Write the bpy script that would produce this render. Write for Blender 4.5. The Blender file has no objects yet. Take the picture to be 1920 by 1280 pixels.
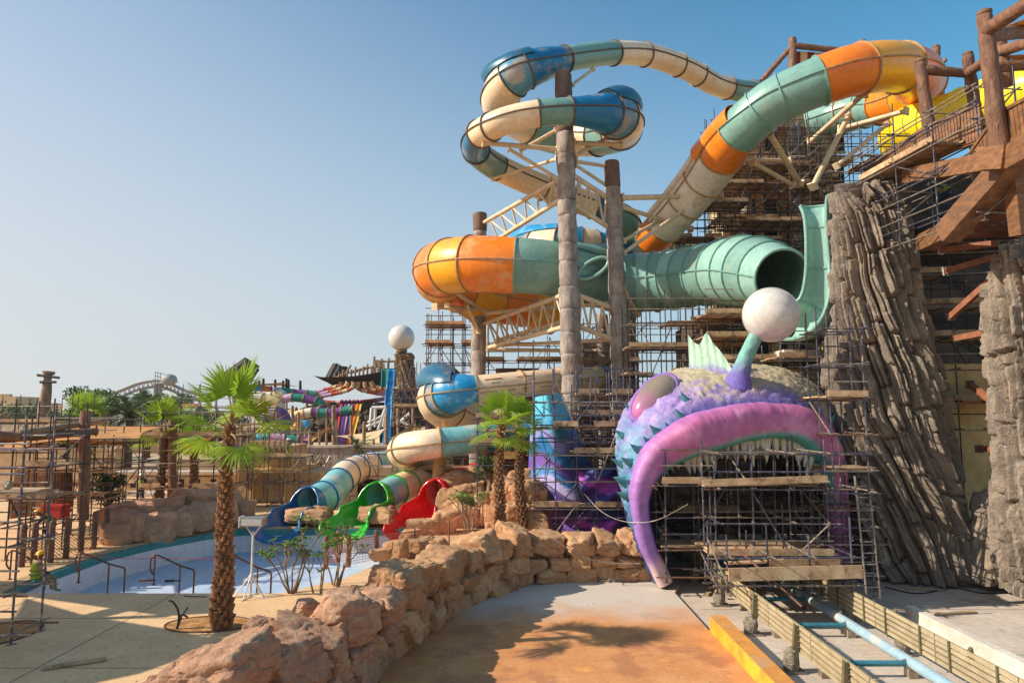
import bpy, math, random
import numpy as np
from mathutils import Vector, Matrix, Quaternion
from math import pi, sin, cos, radians, sqrt
random.seed(7)
scene = bpy.context.scene
COL = scene.collection
# ------------------------------------------------------------------ camera
FPX, PITCH, CAMZ = 1280.0, math.atan(135/1280.0), 5.0
cam = bpy.data.cameras.new('camera'); camo = bpy.data.objects.new('camera', cam); COL.objects.link(camo)
cam.sensor_width = 36; cam.lens = 24; cam.clip_end = 4000; cam.clip_start = .1
camo.location = (0, 0, CAMZ); camo.rotation_euler = (pi/2+PITCH, 0, 0)
scene.camera = camo
# ------------------------------------------------------------------ sky and sun
SUN_EL, SUN_AZ = radians(33), radians(-98)      # azimuth measured from +Y towards +X
world = bpy.data.worlds.new('World'); scene.world = world; world.use_nodes = True
wn = world.node_tree; bgn = wn.nodes['Background']
sky = wn.nodes.new('ShaderNodeTexSky'); sky.sky_type = 'NISHITA'; sky.sun_disc = False
sky.sun_elevation = SUN_EL; sky.sun_rotation = SUN_AZ
sky.altitude = 0; sky.air_density = 1.0; sky.dust_density = .5; sky.ozone_density = 1.2
bgn.inputs[1].default_value = 0.14
def wnode(t, **k):
    n = wn.nodes.new(t)
    for a, b in k.items(): setattr(n, a, b)
    return n
wtc = wnode('ShaderNodeTexCoord'); wsep = wnode('ShaderNodeSeparateXYZ'); wn.links.new(wtc.outputs['Generated'], wsep.inputs[0])
whz = wnode('ShaderNodeMapRange', interpolation_type='SMOOTHSTEP')      # pale dust haze, thickest at the horizon all the way round
for i, v in ((1, -.02), (2, .62), (3, .95), (4, 0.0)): whz.inputs[i].default_value = v
wn.links.new(wsep.outputs[2], whz.inputs[0])
wsx = wnode('ShaderNodeMapRange')                                       # haze is whiter on the sun's side
for i, v in ((1, .9), (2, -.9), (3, 0.0), (4, 1.0)): wsx.inputs[i].default_value = v
wn.links.new(wsep.outputs[0], wsx.inputs[0])
wzm = wnode('ShaderNodeMapRange')
for i, v in ((1, 0.0), (2, 1.0), (3, .36), (4, .98)): wzm.inputs[i].default_value = v
wn.links.new(wsx.outputs[0], wzm.inputs[0]); wn.links.new(wzm.outputs[0], whz.inputs[2])
whc = wnode('ShaderNodeMix', data_type='RGBA'); wn.links.new(wsx.outputs[0], whc.inputs[0])
whc.inputs[6].default_value = (1.9, 2.9, 3.7, 1); whc.inputs[7].default_value = (4.55, 4.45, 4.4, 1)
wti = wnode('ShaderNodeMix', data_type='RGBA', blend_type='MULTIPLY'); wti.inputs[0].default_value = 1
wn.links.new(sky.outputs[0], wti.inputs[6]); wtc2 = wnode('ShaderNodeMix', data_type='RGBA'); wn.links.new(wsx.outputs[0], wtc2.inputs[0]); wtc2.inputs[6].default_value = (.36, 1.06, 1.12, 1); wtc2.inputs[7].default_value = (.86, .96, 1.0, 1); wn.links.new(wtc2.outputs[2], wti.inputs[7])
wmx = wnode('ShaderNodeMix', data_type='RGBA'); wn.links.new(whz.outputs[0], wmx.inputs[0])
wn.links.new(wti.outputs[2], wmx.inputs[6]); wn.links.new(whc.outputs[2], wmx.inputs[7]); wn.links.new(wmx.outputs[2], bgn.inputs[0])
sl = bpy.data.lights.new('sun', 'SUN'); sl.energy = 5.0; sl.angle = radians(.55); sl.color = (1, .92, .80)
so = bpy.data.objects.new('sun', sl); COL.objects.link(so)
SUND = Vector((-sin(SUN_AZ)*cos(SUN_EL), -cos(SUN_AZ)*cos(SUN_EL), -sin(SUN_EL)))   # direction the light travels
so.rotation_euler = SUND.to_track_quat('-Z', 'Y').to_euler(); so.location = (-30, 0, 40)
vs = scene.view_settings; vs.view_transform = 'Standard'; vs.look = 'None'; vs.exposure = 0.28; vs.gamma = 1
scene.cycles.max_bounces = 6; scene.cycles.diffuse_bounces = 3; scene.cycles.glossy_bounces = 2
scene.cycles.transmission_bounces = 2; scene.cycles.transparent_max_bounces = 6; scene.cycles.volume_bounces = 0
scene.cycles.use_denoising = True; scene.cycles.caustics_reflective = False; scene.cycles.caustics_refractive = False
scene.cycles.sample_clamp_indirect = 4
# ------------------------------------------------------------------ helpers: place
CP, SP = cos(PITCH), sin(PITCH)
def P(px, py, Y):
    u = (px-960)/FPX; v = (640-py)/FPX
    k = Y/(CP-v*SP)
    return Vector((u*k, Y, CAMZ+k*(SP+v*CP)))
def G(px, py, z):
    u = (px-960)/FPX; v = (640-py)/FPX
    k = (z-CAMZ)/(SP+v*CP)
    return Vector((u*k, k*(CP-v*SP), z))
def S(px, Y): return px*Y/FPX           # pixels to metres at depth Y
def C(r, g=None, b=None):
    if g is None:
        h = r.lstrip('#'); r, g, b = int(h[0:2], 16), int(h[2:4], 16), int(h[4:6], 16)
    f = lambda c: (c/12.92 if c <= .04045 else ((c+.055)/1.055)**2.4)
    return (f(r/255), f(g/255), f(b/255))
# ------------------------------------------------------------------ helpers: numpy noise
def _h(ix, iy, iz, seed=0):
    n = (ix.astype(np.int64)*374761393+iy.astype(np.int64)*668265263+iz.astype(np.int64)*2147483647+seed*974634777) & 0xffffffff
    n = ((n ^ (n >> 13))*1274126177) & 0xffffffff
    n = ((n ^ (n >> 16))*2246822519) & 0xffffffff
    return ((n ^ (n >> 15)) & 0xffff)/65535.0
def noise3(x, y, z, seed=0):
    x, y, z = np.broadcast_arrays(np.asarray(x, float), np.asarray(y, float), np.asarray(z, float))
    xi, yi, zi = np.floor(x), np.floor(y), np.floor(z)
    fx, fy, fz = x-xi, y-yi, z-zi
    fx, fy, fz = fx*fx*(3-2*fx), fy*fy*(3-2*fy), fz*fz*(3-2*fz)
    r = 0
    for a in (0, 1):
        for b in (0, 1):
            for c in (0, 1):
                r = r + (fx if a else 1-fx)*(fy if b else 1-fy)*(fz if c else 1-fz)*_h(xi+a, yi+b, zi+c, seed)
    return r*2-1
def fbm(x, y, z, o=4, seed=0):
    r, a, f = 0, .5, 1.0
    for i in range(o):
        r = r+a*noise3(np.asarray(x)*f, np.asarray(y)*f, np.asarray(z)*f, seed+i*13); a *= .5; f *= 2.03
    return r
def sstep(a, b, x):
    t = np.clip((x-a)/(b-a), 0, 1); return t*t*(3-2*t)
# ------------------------------------------------------------------ helpers: materials
MATS = {}
def M(name, c1=(.5, .5, .5), c2=None, rough=.6, scale=2.0, c3=None, bump=0.0, bscale=25.0, metal=0.0, rnd=0.0, lo=.38, hi=.62,
      stretch=None, attr=False, spec=.5, coat=0.0, dirt=None, dirt_amt=.5, dscale=.8, transl=0.0, dist=.02, local=False):
    if name in MATS: return MATS[name]
    c1, c2, c3, dirt = (None if q is None else (min(.95, q[0]*1.06), q[1]*.98, q[2]*.9) for q in (c1, c2, c3, dirt))
    m = bpy.data.materials.new(name); m.use_nodes = True; nt = m.node_tree; N = nt.nodes; L = nt.links
    b = N['Principled BSDF']
    if local: src = N.new('ShaderNodeTexCoord').outputs['Object']
    else: src = N.new('ShaderNodeNewGeometry').outputs['Position']
    if stretch:
        mp = N.new('ShaderNodeMapping'); mp.inputs['Scale'].default_value = stretch; L.new(src, mp.inputs[0]); src = mp.outputs[0]
    def nz(sc, det=5, ro=.6):
        n = N.new('ShaderNodeTexNoise'); n.inputs['Scale'].default_value = sc; n.inputs['Detail'].default_value = det
        n.inputs['Roughness'].default_value = ro; L.new(src, n.inputs['Vector']); return n.outputs[0]
    def mix(f, a, bb, mode='MIX'):
        x = N.new('ShaderNodeMix'); x.data_type = 'RGBA'; x.blend_type = mode
        if hasattr(f, 'links'): L.new(f, x.inputs[0])
        else: x.inputs[0].default_value = f
        for i, q in ((6, a), (7, bb)):
            if hasattr(q, 'links'): L.new(q, x.inputs[i])
            else: x.inputs[i].default_value = (*q, 1)
        return x.outputs[2]
    if attr:
        at = N.new('ShaderNodeVertexColor'); at.layer_name = 'Col'; col = at.outputs[0]
        v = N.new('ShaderNodeMapRange'); L.new(nz(scale), v.inputs[0]); v.inputs[1].default_value = .25; v.inputs[2].default_value = .75
        v.inputs[3].default_value = .78; v.inputs[4].default_value = 1.18
        col = mix(1.0, col, v.outputs[0], 'MULTIPLY')
    elif c2 is not None:
        r = N.new('ShaderNodeValToRGB'); e = r.color_ramp.elements
        e[0].position = lo; e[0].color = (*c1, 1); e[1].position = hi; e[1].color = (*c2, 1)
        if c3 is not None:
            q = e.new(min(.98, hi+.16)); q.color = (*c3, 1)
        L.new(nz(scale), r.inputs[0]); col = r.outputs[0]
        fr = N.new('ShaderNodeMapRange'); L.new(nz(scale*9, 4), fr.inputs[0]); fr.inputs[1].default_value = .3; fr.inputs[2].default_value = .7
        fr.inputs[3].default_value = .86; fr.inputs[4].default_value = 1.12
        col = mix(1.0, col, fr.outputs[0], 'MULTIPLY')
    else: col = c1
    if dirt is not None:
        mr = N.new('ShaderNodeMapRange'); L.new(nz(dscale, 7, .62), mr.inputs[0]); mr.inputs[1].default_value = 1-dirt_amt; mr.inputs[2].default_value = 1-dirt_amt+.08
        mr.inputs[3].default_value = 0; mr.inputs[4].default_value = .75
        col = mix(mr.outputs[0], col, dirt)
    if rnd:
        oi = N.new('ShaderNodeObjectInfo'); v = N.new('ShaderNodeMapRange'); L.new(oi.outputs['Random'], v.inputs[0])
        v.inputs[3].default_value = 1-rnd; v.inputs[4].default_value = 1+rnd
        col = mix(1.0, col, v.outputs[0], 'MULTIPLY')
    if hasattr(col, 'links'): L.new(col, b.inputs['Base Color'])
    else: b.inputs['Base Color'].default_value = (*col, 1)
    rr = N.new('ShaderNodeMapRange'); L.new(nz(scale*4, 3), rr.inputs[0]); rr.inputs[1].default_value = .3; rr.inputs[2].default_value = .7
    rr.inputs[3].default_value = max(.02, rough-.1); rr.inputs[4].default_value = min(1, rough+.1); L.new(rr.outputs[0], b.inputs['Roughness'])
    b.inputs['Metallic'].default_value = metal; b.inputs['Specular IOR Level'].default_value = spec
    if coat: b.inputs['Coat Weight'].default_value = coat; b.inputs['Coat Roughness'].default_value = .15
    if bump:
        bp = N.new('ShaderNodeBump'); bp.inputs['Strength'].default_value = bump; bp.inputs['Distance'].default_value = dist
        L.new(nz(bscale, 6, .65), bp.inputs['Height']); L.new(bp.outputs[0], b.inputs['Normal'])
    if transl:
        t = N.new('ShaderNodeBsdfTranslucent'); ms = N.new('ShaderNodeMixShader'); ms.inputs[0].default_value = transl
        if hasattr(col, 'links'): L.new(col, t.inputs[0])
        else: t.inputs[0].default_value = (*col, 1)
        L.new(b.outputs[0], ms.inputs[1]); L.new(t.outputs[0], ms.inputs[2]); L.new(ms.outputs[0], N['Material Output'].inputs[0])
    MATS[name] = m; return m
# ------------------------------------------------------------------ helpers: mesh
class MB:
    def __init__(s): s.v = []; s.f = []; s.c = None
    def add(s, vs, fs):
        o = len(s.v); s.v.extend([tuple(q) for q in vs]); s.f.extend([tuple(i+o for i in f) for f in fs]); return s
    def box(s, c, d, rot=None):
        c = Vector(c); h = [x/2 for x in d]
        vs = [Vector((x*h[0], y*h[1], z*h[2])) for x in (-1, 1) for y in (-1, 1) for z in (-1, 1)]
        if rot is not None: vs = [rot @ q for q in vs]
        return s.add([q+c for q in vs], [(0, 1, 3, 2), (4, 6, 7, 5), (0, 4, 5, 1), (2, 3, 7, 6), (0, 2, 6, 4), (1, 5, 7, 3)])
    def beam(s, a, b, w, h, up=(0, 0, 1)):
        a, b = Vector(a), Vector(b); t = (b-a).normalized(); up = Vector(up)
        if abs(t.dot(up)) > .98: up = Vector((0, 1, 0))
        sd = t.cross(up).normalized(); u = sd.cross(t)
        q = [p+sd*x*w/2+u*y*h/2 for p in (a, b) for x, y in ((-1, -1), (1, -1), (1, 1), (-1, 1))]
        return s.add(q, [(3, 2, 1, 0), (4, 5, 6, 7), (0, 1, 5, 4), (1, 2, 6, 5), (2, 3, 7, 6), (3, 0, 4, 7)])
    def tube(s, pts, rad, n=10, cap=True, a0=0.0, a1=2*pi, up=(0, 0, 1), sq=1.0):
        pts = [Vector(p) for p in pts]; m = len(pts)
        if not hasattr(rad, '__len__'): rad = [rad]*m
        fr = frames(pts, up); closed = abs(a1-a0-2*pi) < 1e-6; k = n if closed else n+1; vs = []
        for p, (t, sd, u), r in zip(pts, fr, rad):
            for j in range(k):
                a = a0+(a1-a0)*j/n; vs.append(p+sd*cos(a)*r+u*sin(a)*r*sq)
        fs = []
        for i in range(m-1):
            for j in range(n):
                j2 = (j+1) % k; fs.append((i*k+j, i*k+j2, (i+1)*k+j2, (i+1)*k+j))
        if cap and closed: fs += [tuple(range(k))[::-1], tuple((m-1)*k+j for j in range(k))]
        return s.add(vs, fs)
    def grid(s, A, wrap=False):
        nu, nv = A.shape[:2]; vs = A.reshape(-1, 3); fs = []
        for i in range(nu-(0 if wrap else 1)):
            i2 = (i+1) % nu
            for j in range(nv-1): fs.append((i*nv+j, i2*nv+j, i2*nv+j+1, i*nv+j+1))
        return s.add(vs.tolist(), fs)
    def mesh(s, name, mat, smooth=35):
        me = bpy.data.meshes.new(name); me.from_pydata(s.v, [], s.f)
        if s.c is not None:
            a = me.color_attributes.new('Col', 'FLOAT_COLOR', 'POINT')
            cc = np.ones((len(s.v), 4), np.float32); cc[:, :3] = np.asarray(s.c, np.float32); a.data.foreach_set('color', cc.ravel())
        if mat: me.materials.append(mat)
        if smooth:
            me.shade_smooth()
            if smooth < 180: me.set_sharp_from_angle(angle=radians(smooth))
        me.update(); return me
def frames(pts, up=(0, 0, 1)):
    up0 = Vector(up); out = []; prev = None; m = len(pts)
    for i in range(m):
        t = (pts[min(i+1, m-1)]-pts[max(i-1, 0)])
        t = t.normalized() if t.length > 1e-9 else Vector((0, 0, 1))
        if prev is None:
            u0 = up0 if abs(t.dot(up0)) < .97 else Vector((0, 1, 0)); sd = t.cross(u0).normalized()
        else:
            sd = prev-t*prev.dot(t)
            if abs(t.dot(up0)) < .93:
                w = t.cross(up0).normalized()
                if w.dot(sd) < 0: w = -w
                sd = sd.normalized().lerp(w, .5)
            sd.normalize()
        prev = sd; out.append((t, sd, sd.cross(t)))
    return out
def crom(ctrl, n):
    A = [np.array(c, float) for c in ctrl]; A = [2*A[0]-A[1]]+A+[2*A[-1]-A[-2]]; out = []
    for i in range(1, len(A)-2):
        p0, p1, p2, p3 = A[i-1:i+3]
        for k in range(n):
            t = k/n; out.append(.5*((2*p1)+(-p0+p2)*t+(2*p0-5*p1+4*p2-p3)*t*t+(-p0+3*p1-3*p2+p3)*t**3))
    out.append(A[-2]); return out
# ------------------------------------------------------------------ helpers: objects
LOC = {}
def thing(name, label, cat, loc=(0, 0, 0), group=None):
    o = bpy.data.objects.new(name, None); o.empty_display_size = .3; COL.objects.link(o); o.location = loc
    LOC[o.name] = Vector(loc); o['label'] = label; o['category'] = cat
    if group: o['group'] = group
    return o
def tag(o, label=None, cat=None, group=None, kind=None):
    for k, v in (('label', label), ('category', cat), ('group', group), ('kind', kind)):
        if v: o[k] = v
    return o
def obj(name, mb, mat, parent=None, smooth=35):
    me = mb if isinstance(mb, bpy.types.Mesh) else mb.mesh(name, mat, smooth)
    o = bpy.data.objects.new(name, me); COL.objects.link(o)
    if parent is not None:
        o.parent = parent
        if parent.name in LOC: o.matrix_parent_inverse = Matrix.Translation(-LOC[parent.name])
    return o
SH = {}
def shared(kind, mat, n=8):
    key = (kind, mat.name, n)
    if key not in SH:
        mb = MB()
        if kind == 'cyl': mb.tube([(0, 0, 0), (0, 0, 1)], 1.0, n)
        elif kind == 'box': mb.box((0, 0, .5), (1, 1, 1))
        elif kind == 'cone': mb.tube([(0, 0, 0), (0, 0, 1)], [1.0, .02], n)
        SH[key] = mb.mesh(kind+'_'+mat.name, mat, 40 if kind != 'box' else 0)
    return SH[key]
def align(a, b, w, h, up=(0, 0, 1)):
    a, b = Vector(a), Vector(b); d = b-a; L = d.length; t = d/L; up = Vector(up)
    if abs(t.dot(up)) > .98: up = Vector((0, 1, 0))
    sd = t.cross(up).normalized(); u = sd.cross(t)
    m = Matrix(((sd.x*w, u.x*h, t.x*L, a.x), (sd.y*w, u.y*h, t.y*L, a.y), (sd.z*w, u.z*h, t.z*L, a.z), (0, 0, 0, 1)))
    return m
def inst(name, me, mtx, parent=None):
    o = bpy.data.objects.new(name, me); COL.objects.link(o)
    if parent is not None:
        o.parent = parent
        if parent.name in LOC: mtx = Matrix.Translation(-LOC[parent.name]) @ mtx
    o.matrix_basis = mtx
    return o
def pole(name, par, a, b, r, mat, n=8): return inst(name, shared('cyl', mat, n), align(a, b, r, r), par)
def bar(name, par, a, b, w, h, mat, up=(0, 0, 1)): return inst(name, shared('box', mat), align(a, b, w, h, up), par)
def copy_tree(o, parent=None, loc=None, rotz=0, sc=1, label=None):
    c = o.copy(); COL.objects.link(c); c.parent = parent
    if loc is not None: c.location = loc; c.rotation_euler = (0, 0, rotz); c.scale = (sc, sc, sc); LOC[c.name] = Vector(loc)
    if label: c['label'] = label
    for ch in list(o.children):
        k = ch.copy(); COL.objects.link(k); k.parent = c
        for g in list(ch.children):
            q = g.copy(); COL.objects.link(q); q.parent = k
    return c
def ball(mb, c, r, n=24, m=16, sq=(1, 1, 1), rot=None):
    c = Vector(c); vs = []
    for i in range(m+1):
        th = pi*i/m
        for j in range(n):
            a = 2*pi*j/n; q = Vector((sin(th)*cos(a)*r*sq[0], sin(th)*sin(a)*r*sq[1], cos(th)*r*sq[2]))
            if rot is not None: q = rot @ q
            vs.append(c+q)
    fs = [(i*n+j, (i+1)*n+j, (i+1)*n+(j+1) % n, i*n+(j+1) % n) for i in range(m) for j in range(n)]
    return mb.add(vs, fs)
# =================================================================== materials
m_sand = M('desert_ground', C(196, 172, 138), C(150, 126, 96), .9, .05, bump=.4, bscale=2)
m_deck = M('deck_concrete', C(226, 190, 146), C(208, 172, 128), .8, 1.1, c3=C(232, 200, 160), bump=.4, bscale=60, dist=.004, lo=.3, hi=.66)
m_path = M('ochre_stained_concrete', C(214, 156, 102), C(200, 136, 82), .75, 1.3, c3=C(226, 166, 92), bump=.5, bscale=45, dist=.004, lo=.3, hi=.6, dirt=C(172, 116, 80), dirt_amt=.47, dscale=.9)
def stain_fade(m, pale, y0, y1):     # the ochre stain stops short of the cave: bare concrete beyond
    nt = m.node_tree; N = nt.nodes; L = nt.links; b = N['Principled BSDF']; src = b.inputs['Base Color'].links[0].from_socket
    g = N.new('ShaderNodeNewGeometry'); sp_ = N.new('ShaderNodeSeparateXYZ'); L.new(g.outputs['Position'], sp_.inputs[0])
    n = N.new('ShaderNodeTexNoise'); n.inputs['Scale'].default_value = .8; n.inputs['Detail'].default_value = 6; L.new(g.outputs['Position'], n.inputs['Vector'])
    ma = N.new('ShaderNodeMath'); ma.operation = 'MULTIPLY_ADD'; L.new(n.outputs[0], ma.inputs[0]); ma.inputs[1].default_value = 3.2; L.new(sp_.outputs[1], ma.inputs[2])
    mr = N.new('ShaderNodeMapRange'); L.new(ma.outputs[0], mr.inputs[0]); mr.inputs[1].default_value = y0+1.6; mr.inputs[2].default_value = y1+1.6
    x = N.new('ShaderNodeMix'); x.data_type = 'RGBA'; L.new(mr.outputs[0], x.inputs[0]); L.new(src, x.inputs[6]); x.inputs[7].default_value = (*pale, 1); L.new(x.outputs[2], b.inputs['Base Color'])
stain_fade(m_path, C(204, 188, 170), 19.0, 21.2)
m_conc = M('pale_concrete', C(205, 193, 180), C(184, 170, 155), .85, .6, c3=C(214, 204, 192), bump=.25, bscale=50, dist=.004, lo=.3, hi=.66, dirt=C(160, 146, 130), dirt_amt=.42, dscale=.9)
m_concw = M('white_concrete', C(222, 216, 206), C(200, 192, 180), .85, 1.2, bump=.2, bscale=40, dist=.004)
m_yel = M('yellow_kerb_paint', C(238, 180, 52), C(222, 150, 40), .7, 1.5, dirt=C(205, 138, 62), dirt_amt=.5, dscale=2.2, bump=.2)
m_teal = M('teal_mosaic', C(52, 140, 140), C(40, 120, 124), .35, 14, c3=C(88, 168, 164), bump=.3, bscale=90, dist=.003)
m_poolw = M('pool_white_plaster', C(222, 224, 232), C(206, 208, 218), .6, 1.0, dirt=C(192, 186, 184), dirt_amt=.38, dscale=1.4)
m_poolf = M('pool_blue_floor', C(188, 206, 228), C(166, 190, 218), .55, .8, dirt=C(205, 210, 214), dirt_amt=.45, dscale=.7, stretch=(1, .35, 1))
m_cope = M('coping_stone', C(196, 168, 130), C(176, 148, 112), .8, 3, bump=.3)
m_soil = M('planter_sand', C(196, 148, 88), C(150, 104, 60), .95, 4, bump=.8, bscale=18, dist=.05)
m_rock = M('tan_rockwork', C(206, 164, 122), C(176, 134, 96), .9, 1.1, c3=C(218, 184, 146), bump=.8, bscale=22, dist=.05, rnd=.12, lo=.3, hi=.58, dirt=C(150, 100, 68), dirt_amt=.42, dscale=2.2)
m_rockp = M('pinkish_rockwork', C(200, 160, 130), C(172, 130, 102), .9, 1.3, c3=C(210, 178, 150), bump=.8, bscale=22, dist=.05, rnd=.12, lo=.3, hi=.6, dirt=C(150, 98, 76), dirt_amt=.4, dscale=2)
m_core = M('wall_mortar', C(120, 84, 56), C(88, 60, 40), .95, 3, bump=.6)
PZ = -.6     # level of the path; the pool deck is at 0
def poly(name, pts, z, mat, parent=None, thick=.15, kind='structure'):
    mb = MB(); n = len(pts); vs = [(p[0], p[1], z) for p in pts]+[(p[0], p[1], z-thick) for p in pts]
    mb.add(vs, [tuple(range(n))]+[(i+n, (i+1) % n+n, (i+1) % n, i) for i in range(n)])
    o = obj(name, mb, mat, parent, 0)
    if kind: o['kind'] = kind
    return o
# ---- the ground to the horizon
mb = MB(); mb.box((0, 900, -2.35), (6000, 4200, .5)); tag(obj('ground', mb, m_sand, None, 0), kind='structure')
# ---- pool
POOL = [(-14.35, 19.75), (-14.75, 22), (-14.75, 25), (-14.1, 27.4), (-13.0, 29.4), (-11.8, 30.5), (-4.2, 30.7), (-3.6, 29), (-4.3, 24), (-5.2, 21.3), (-6.5, 19.75)]
def ccw(p): return p
deck_out = [(-40, -2), (-5.2, -2), (-4.3, 12), (-3.7, 14.5), (-2.9, 17.6), (-1.7, 21.2), (.6, 24.3), (4.2, 24.6), (4.2, 60), (-40, 60)]
# the pool deck: a ring of quads round the pool basin, cut by hand into strips
mb = MB(); z = 0.0
pin = POOL; L = [(-40, -2), (-5.2, -2), (-4.3, 12), (-3.7, 14.5), (-2.9, 17.6), (-1.7, 21.2), (.6, 24.3), (4.2, 24.6), (4.2, 60), (-40, 60)]
mb.add([(-40, -2, z), (-5.2, -2, z), (-4.3, 12, z), (-3.7, 14.5, z), (-2.9, 17.6, z), (-2.5, 19.75, z), (-40, 19.75, z)], [(0, 1, 2, 3, 4, 5, 6)])
mb.add([(-40, 19.75, z), (-14.35, 19.75, z), (-14.75, 22, z), (-14.75, 25, z), (-14.1, 27.4, z), (-13.0, 29.4, z), (-11.8, 30.5, z), (-11.8, 60, z), (-40, 60, z)], [(0, 1, 2, 3, 4, 5, 6, 7, 8)])
mb.add([(-11.8, 30.5, z), (-4.2, 30.7, z), (-4.2, 60, z), (-11.8, 60, z)], [(0, 1, 2, 3)])
mb.add([(-6.5, 19.75, z), (-2.5, 19.75, z), (-1.7, 21.2, z), (.6, 24.3, z), (.6, 60, z), (-4.2, 60, z), (-4.2, 30.7, z), (-3.6, 29, z), (-4.3, 24, z), (-5.2, 21.3, z)], [(0, 1, 2, 3, 4, 5, 6, 7, 8, 9)])
mb.add([(.6, 24.3, z), (4.2, 24.6, z), (4.2, 60, z), (.6, 60, z)], [(0, 1, 2, 3)])
tag(obj('deck', mb, m_deck, None, 0), kind='structure')
pool = thing('pool', 'empty white-walled pool with pale blue floor and teal tiled edge', 'pool', (-9, 24, -1))
poly('pool_floor', [(-15.2, 19.3), (-3.2, 19.3), (-3.2, 31.2), (-15.2, 31.2)], -.95, m_poolf, pool, .1, None)
def ringwall(pts, z0, z1, t, mat, name, par, closed=True, off=0.0):
    n = len(pts); mb = MB(); seg = n if closed else n-1
    q = []
    for i in range(n):
        a = Vector(pts[(i-1) % n]).to_2d() if False else Vector((*pts[(i-1) % n], 0)); b = Vector((*pts[i], 0)); c = Vector((*pts[(i+1) % n], 0))
        if not closed and i == 0: a = b*2-c
        if not closed and i == n-1: c = b*2-a
        t1 = (b-a).normalized(); t2 = (c-b).normalized(); tt = (t1+t2).normalized(); nn = Vector((tt.y, -tt.x, 0))
        k = 1/max(.4, nn.dot(Vector((t1.y, -t1.x, 0)))); q.append((b+nn*off*k, b+nn*(off+t)*k))
    vs = []
    for a, b in q: vs += [(a.x, a.y, z0), (b.x, b.y, z0), (b.x, b.y, z1), (a.x, a.y, z1)]
    fs = []
    for i in range(seg):
        j = (i+1) % n
        for k in range(4): fs.append((i*4+k, i*4+(k+1) % 4, j*4+(k+1) % 4, j*4+k))
    if not closed: fs += [(3, 2, 1, 0), tuple((n-1)*4+k for k in range(4))]
    mb.add(vs, fs); return obj(name, mb, mat, par, 0)
far = POOL[0:9]
ringwall(far, -1.0, -.26, .2, m_poolw, 'pool_wall', pool, False, 0)
ringwall(far, -.26, -.015, .2, m_teal, 'tile_band', pool, False, .004)
ringwall([POOL[8], POOL[9], POOL[10], POOL[0]], -1.0, -.02, .1, m_poolw, 'pool_wall', pool, False, -.1)
ringwall(far, -.012, .035, .36, m_cope, 'coping', pool, False, -.30)
# underwater lights and depth plates on the left wall
m_steel = M('brushed_steel', C(170, 172, 175), C(140, 142, 146), .35, 6, metal=.9)
m_lens = M('lamp_lens', C(200, 206, 210), None, .2)
for (x, y) in ((-14.62, 20.9), (-14.735, 22.6), (-14.74, 24.6), (-14.2, 26.9), (-12.9, 29.5)):
    a = Vector((x, y, -.62)); nn = (Vector((-9, 24.5, -.62))-a); nn.z = 0; nn.normalize()
    o = pole('pool_light', pool, a-nn*.05, a+nn*.05, .15, m_steel, 20); pole('lens', pool, a+nn*.045, a+nn*.06, .11, m_lens, 16)
m_white = M('white_paint', C(232, 232, 228), C(214, 214, 210), .5, 3)
m_inkgrey = M('grey_ink', C(128, 132, 136), None, .6)
for i, (x, y) in enumerate(((-14.62, 25.4), (-14.66, 21.4), (-12.45, 29.98))):
    d = Vector((.25, .97, 0)) if i == 0 else (Vector((.02, 1, 0)) if i == 1 else Vector((.74, .67, 0)))
    a = Vector((x+.14, y, -.14)); pl = bar('depth_plate', pool, a-d*.28, a+d*.28, .012, .14, m_white)
    for k in range(3): bar('digit', pool, a-d*(.14-.14*k)+Vector((.009, 0, 0)), a-d*(.09-.14*k)+Vector((.009, 0, 0)), .006, .07, m_inkgrey)
# ---- path, apron, kerbs, trackbed
poly('path', [(-4.6, 4), (5.12, 4), (5.12, 22.2), (5.5, 23.2), (5.3, 25), (-.5, 25.5), (-2.2, 21.5), (-3.2, 17.5), (-4.4, 12)], PZ, m_path, None, 1.2)
poly('trackbed', [(5.12, 2), (11.1, 2), (11.1, 19.6), (26, 19.6), (26, 45), (5.12, 45)], PZ-.12, m_conc, None, 1.2)
poly('apron', [(11.1, 2), (26, 2), (26, 19.55), (11.1, 19.55)], PZ+.14, m_conc, None, 1.4)
mb = MB(); mb.box((10.98, 11, PZ+.08), (.22, 17.1, .5)); kw = thing('concrete_kerb', 'long white concrete kerb on the right edge of the coaster trackbed', 'kerb', (11, 11, PZ)); obj('kerb_body', mb, m_concw, kw, 0)
ky = thing('yellow_kerb', 'yellow painted concrete kerb between ochre path and coaster track', 'kerb', (5.3, 12, PZ))
mb = MB(); mb.box((5.33, 11.1, PZ+.06), (.4, 14.6, .62)); obj('kerb_body', mb, m_yel, ky, 0)
m_yelw = M('worn_kerb_top', C(214, 150, 70), C(196, 132, 62), .8, 2.5, dirt=C(186, 150, 112), dirt_amt=.5, dscale=2)
mb = MB(); mb.box((5.33, 11.1, PZ+.375), (.392, 14.59, .02)); obj('kerb_top', mb, m_yelw, ky, 0)
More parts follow.
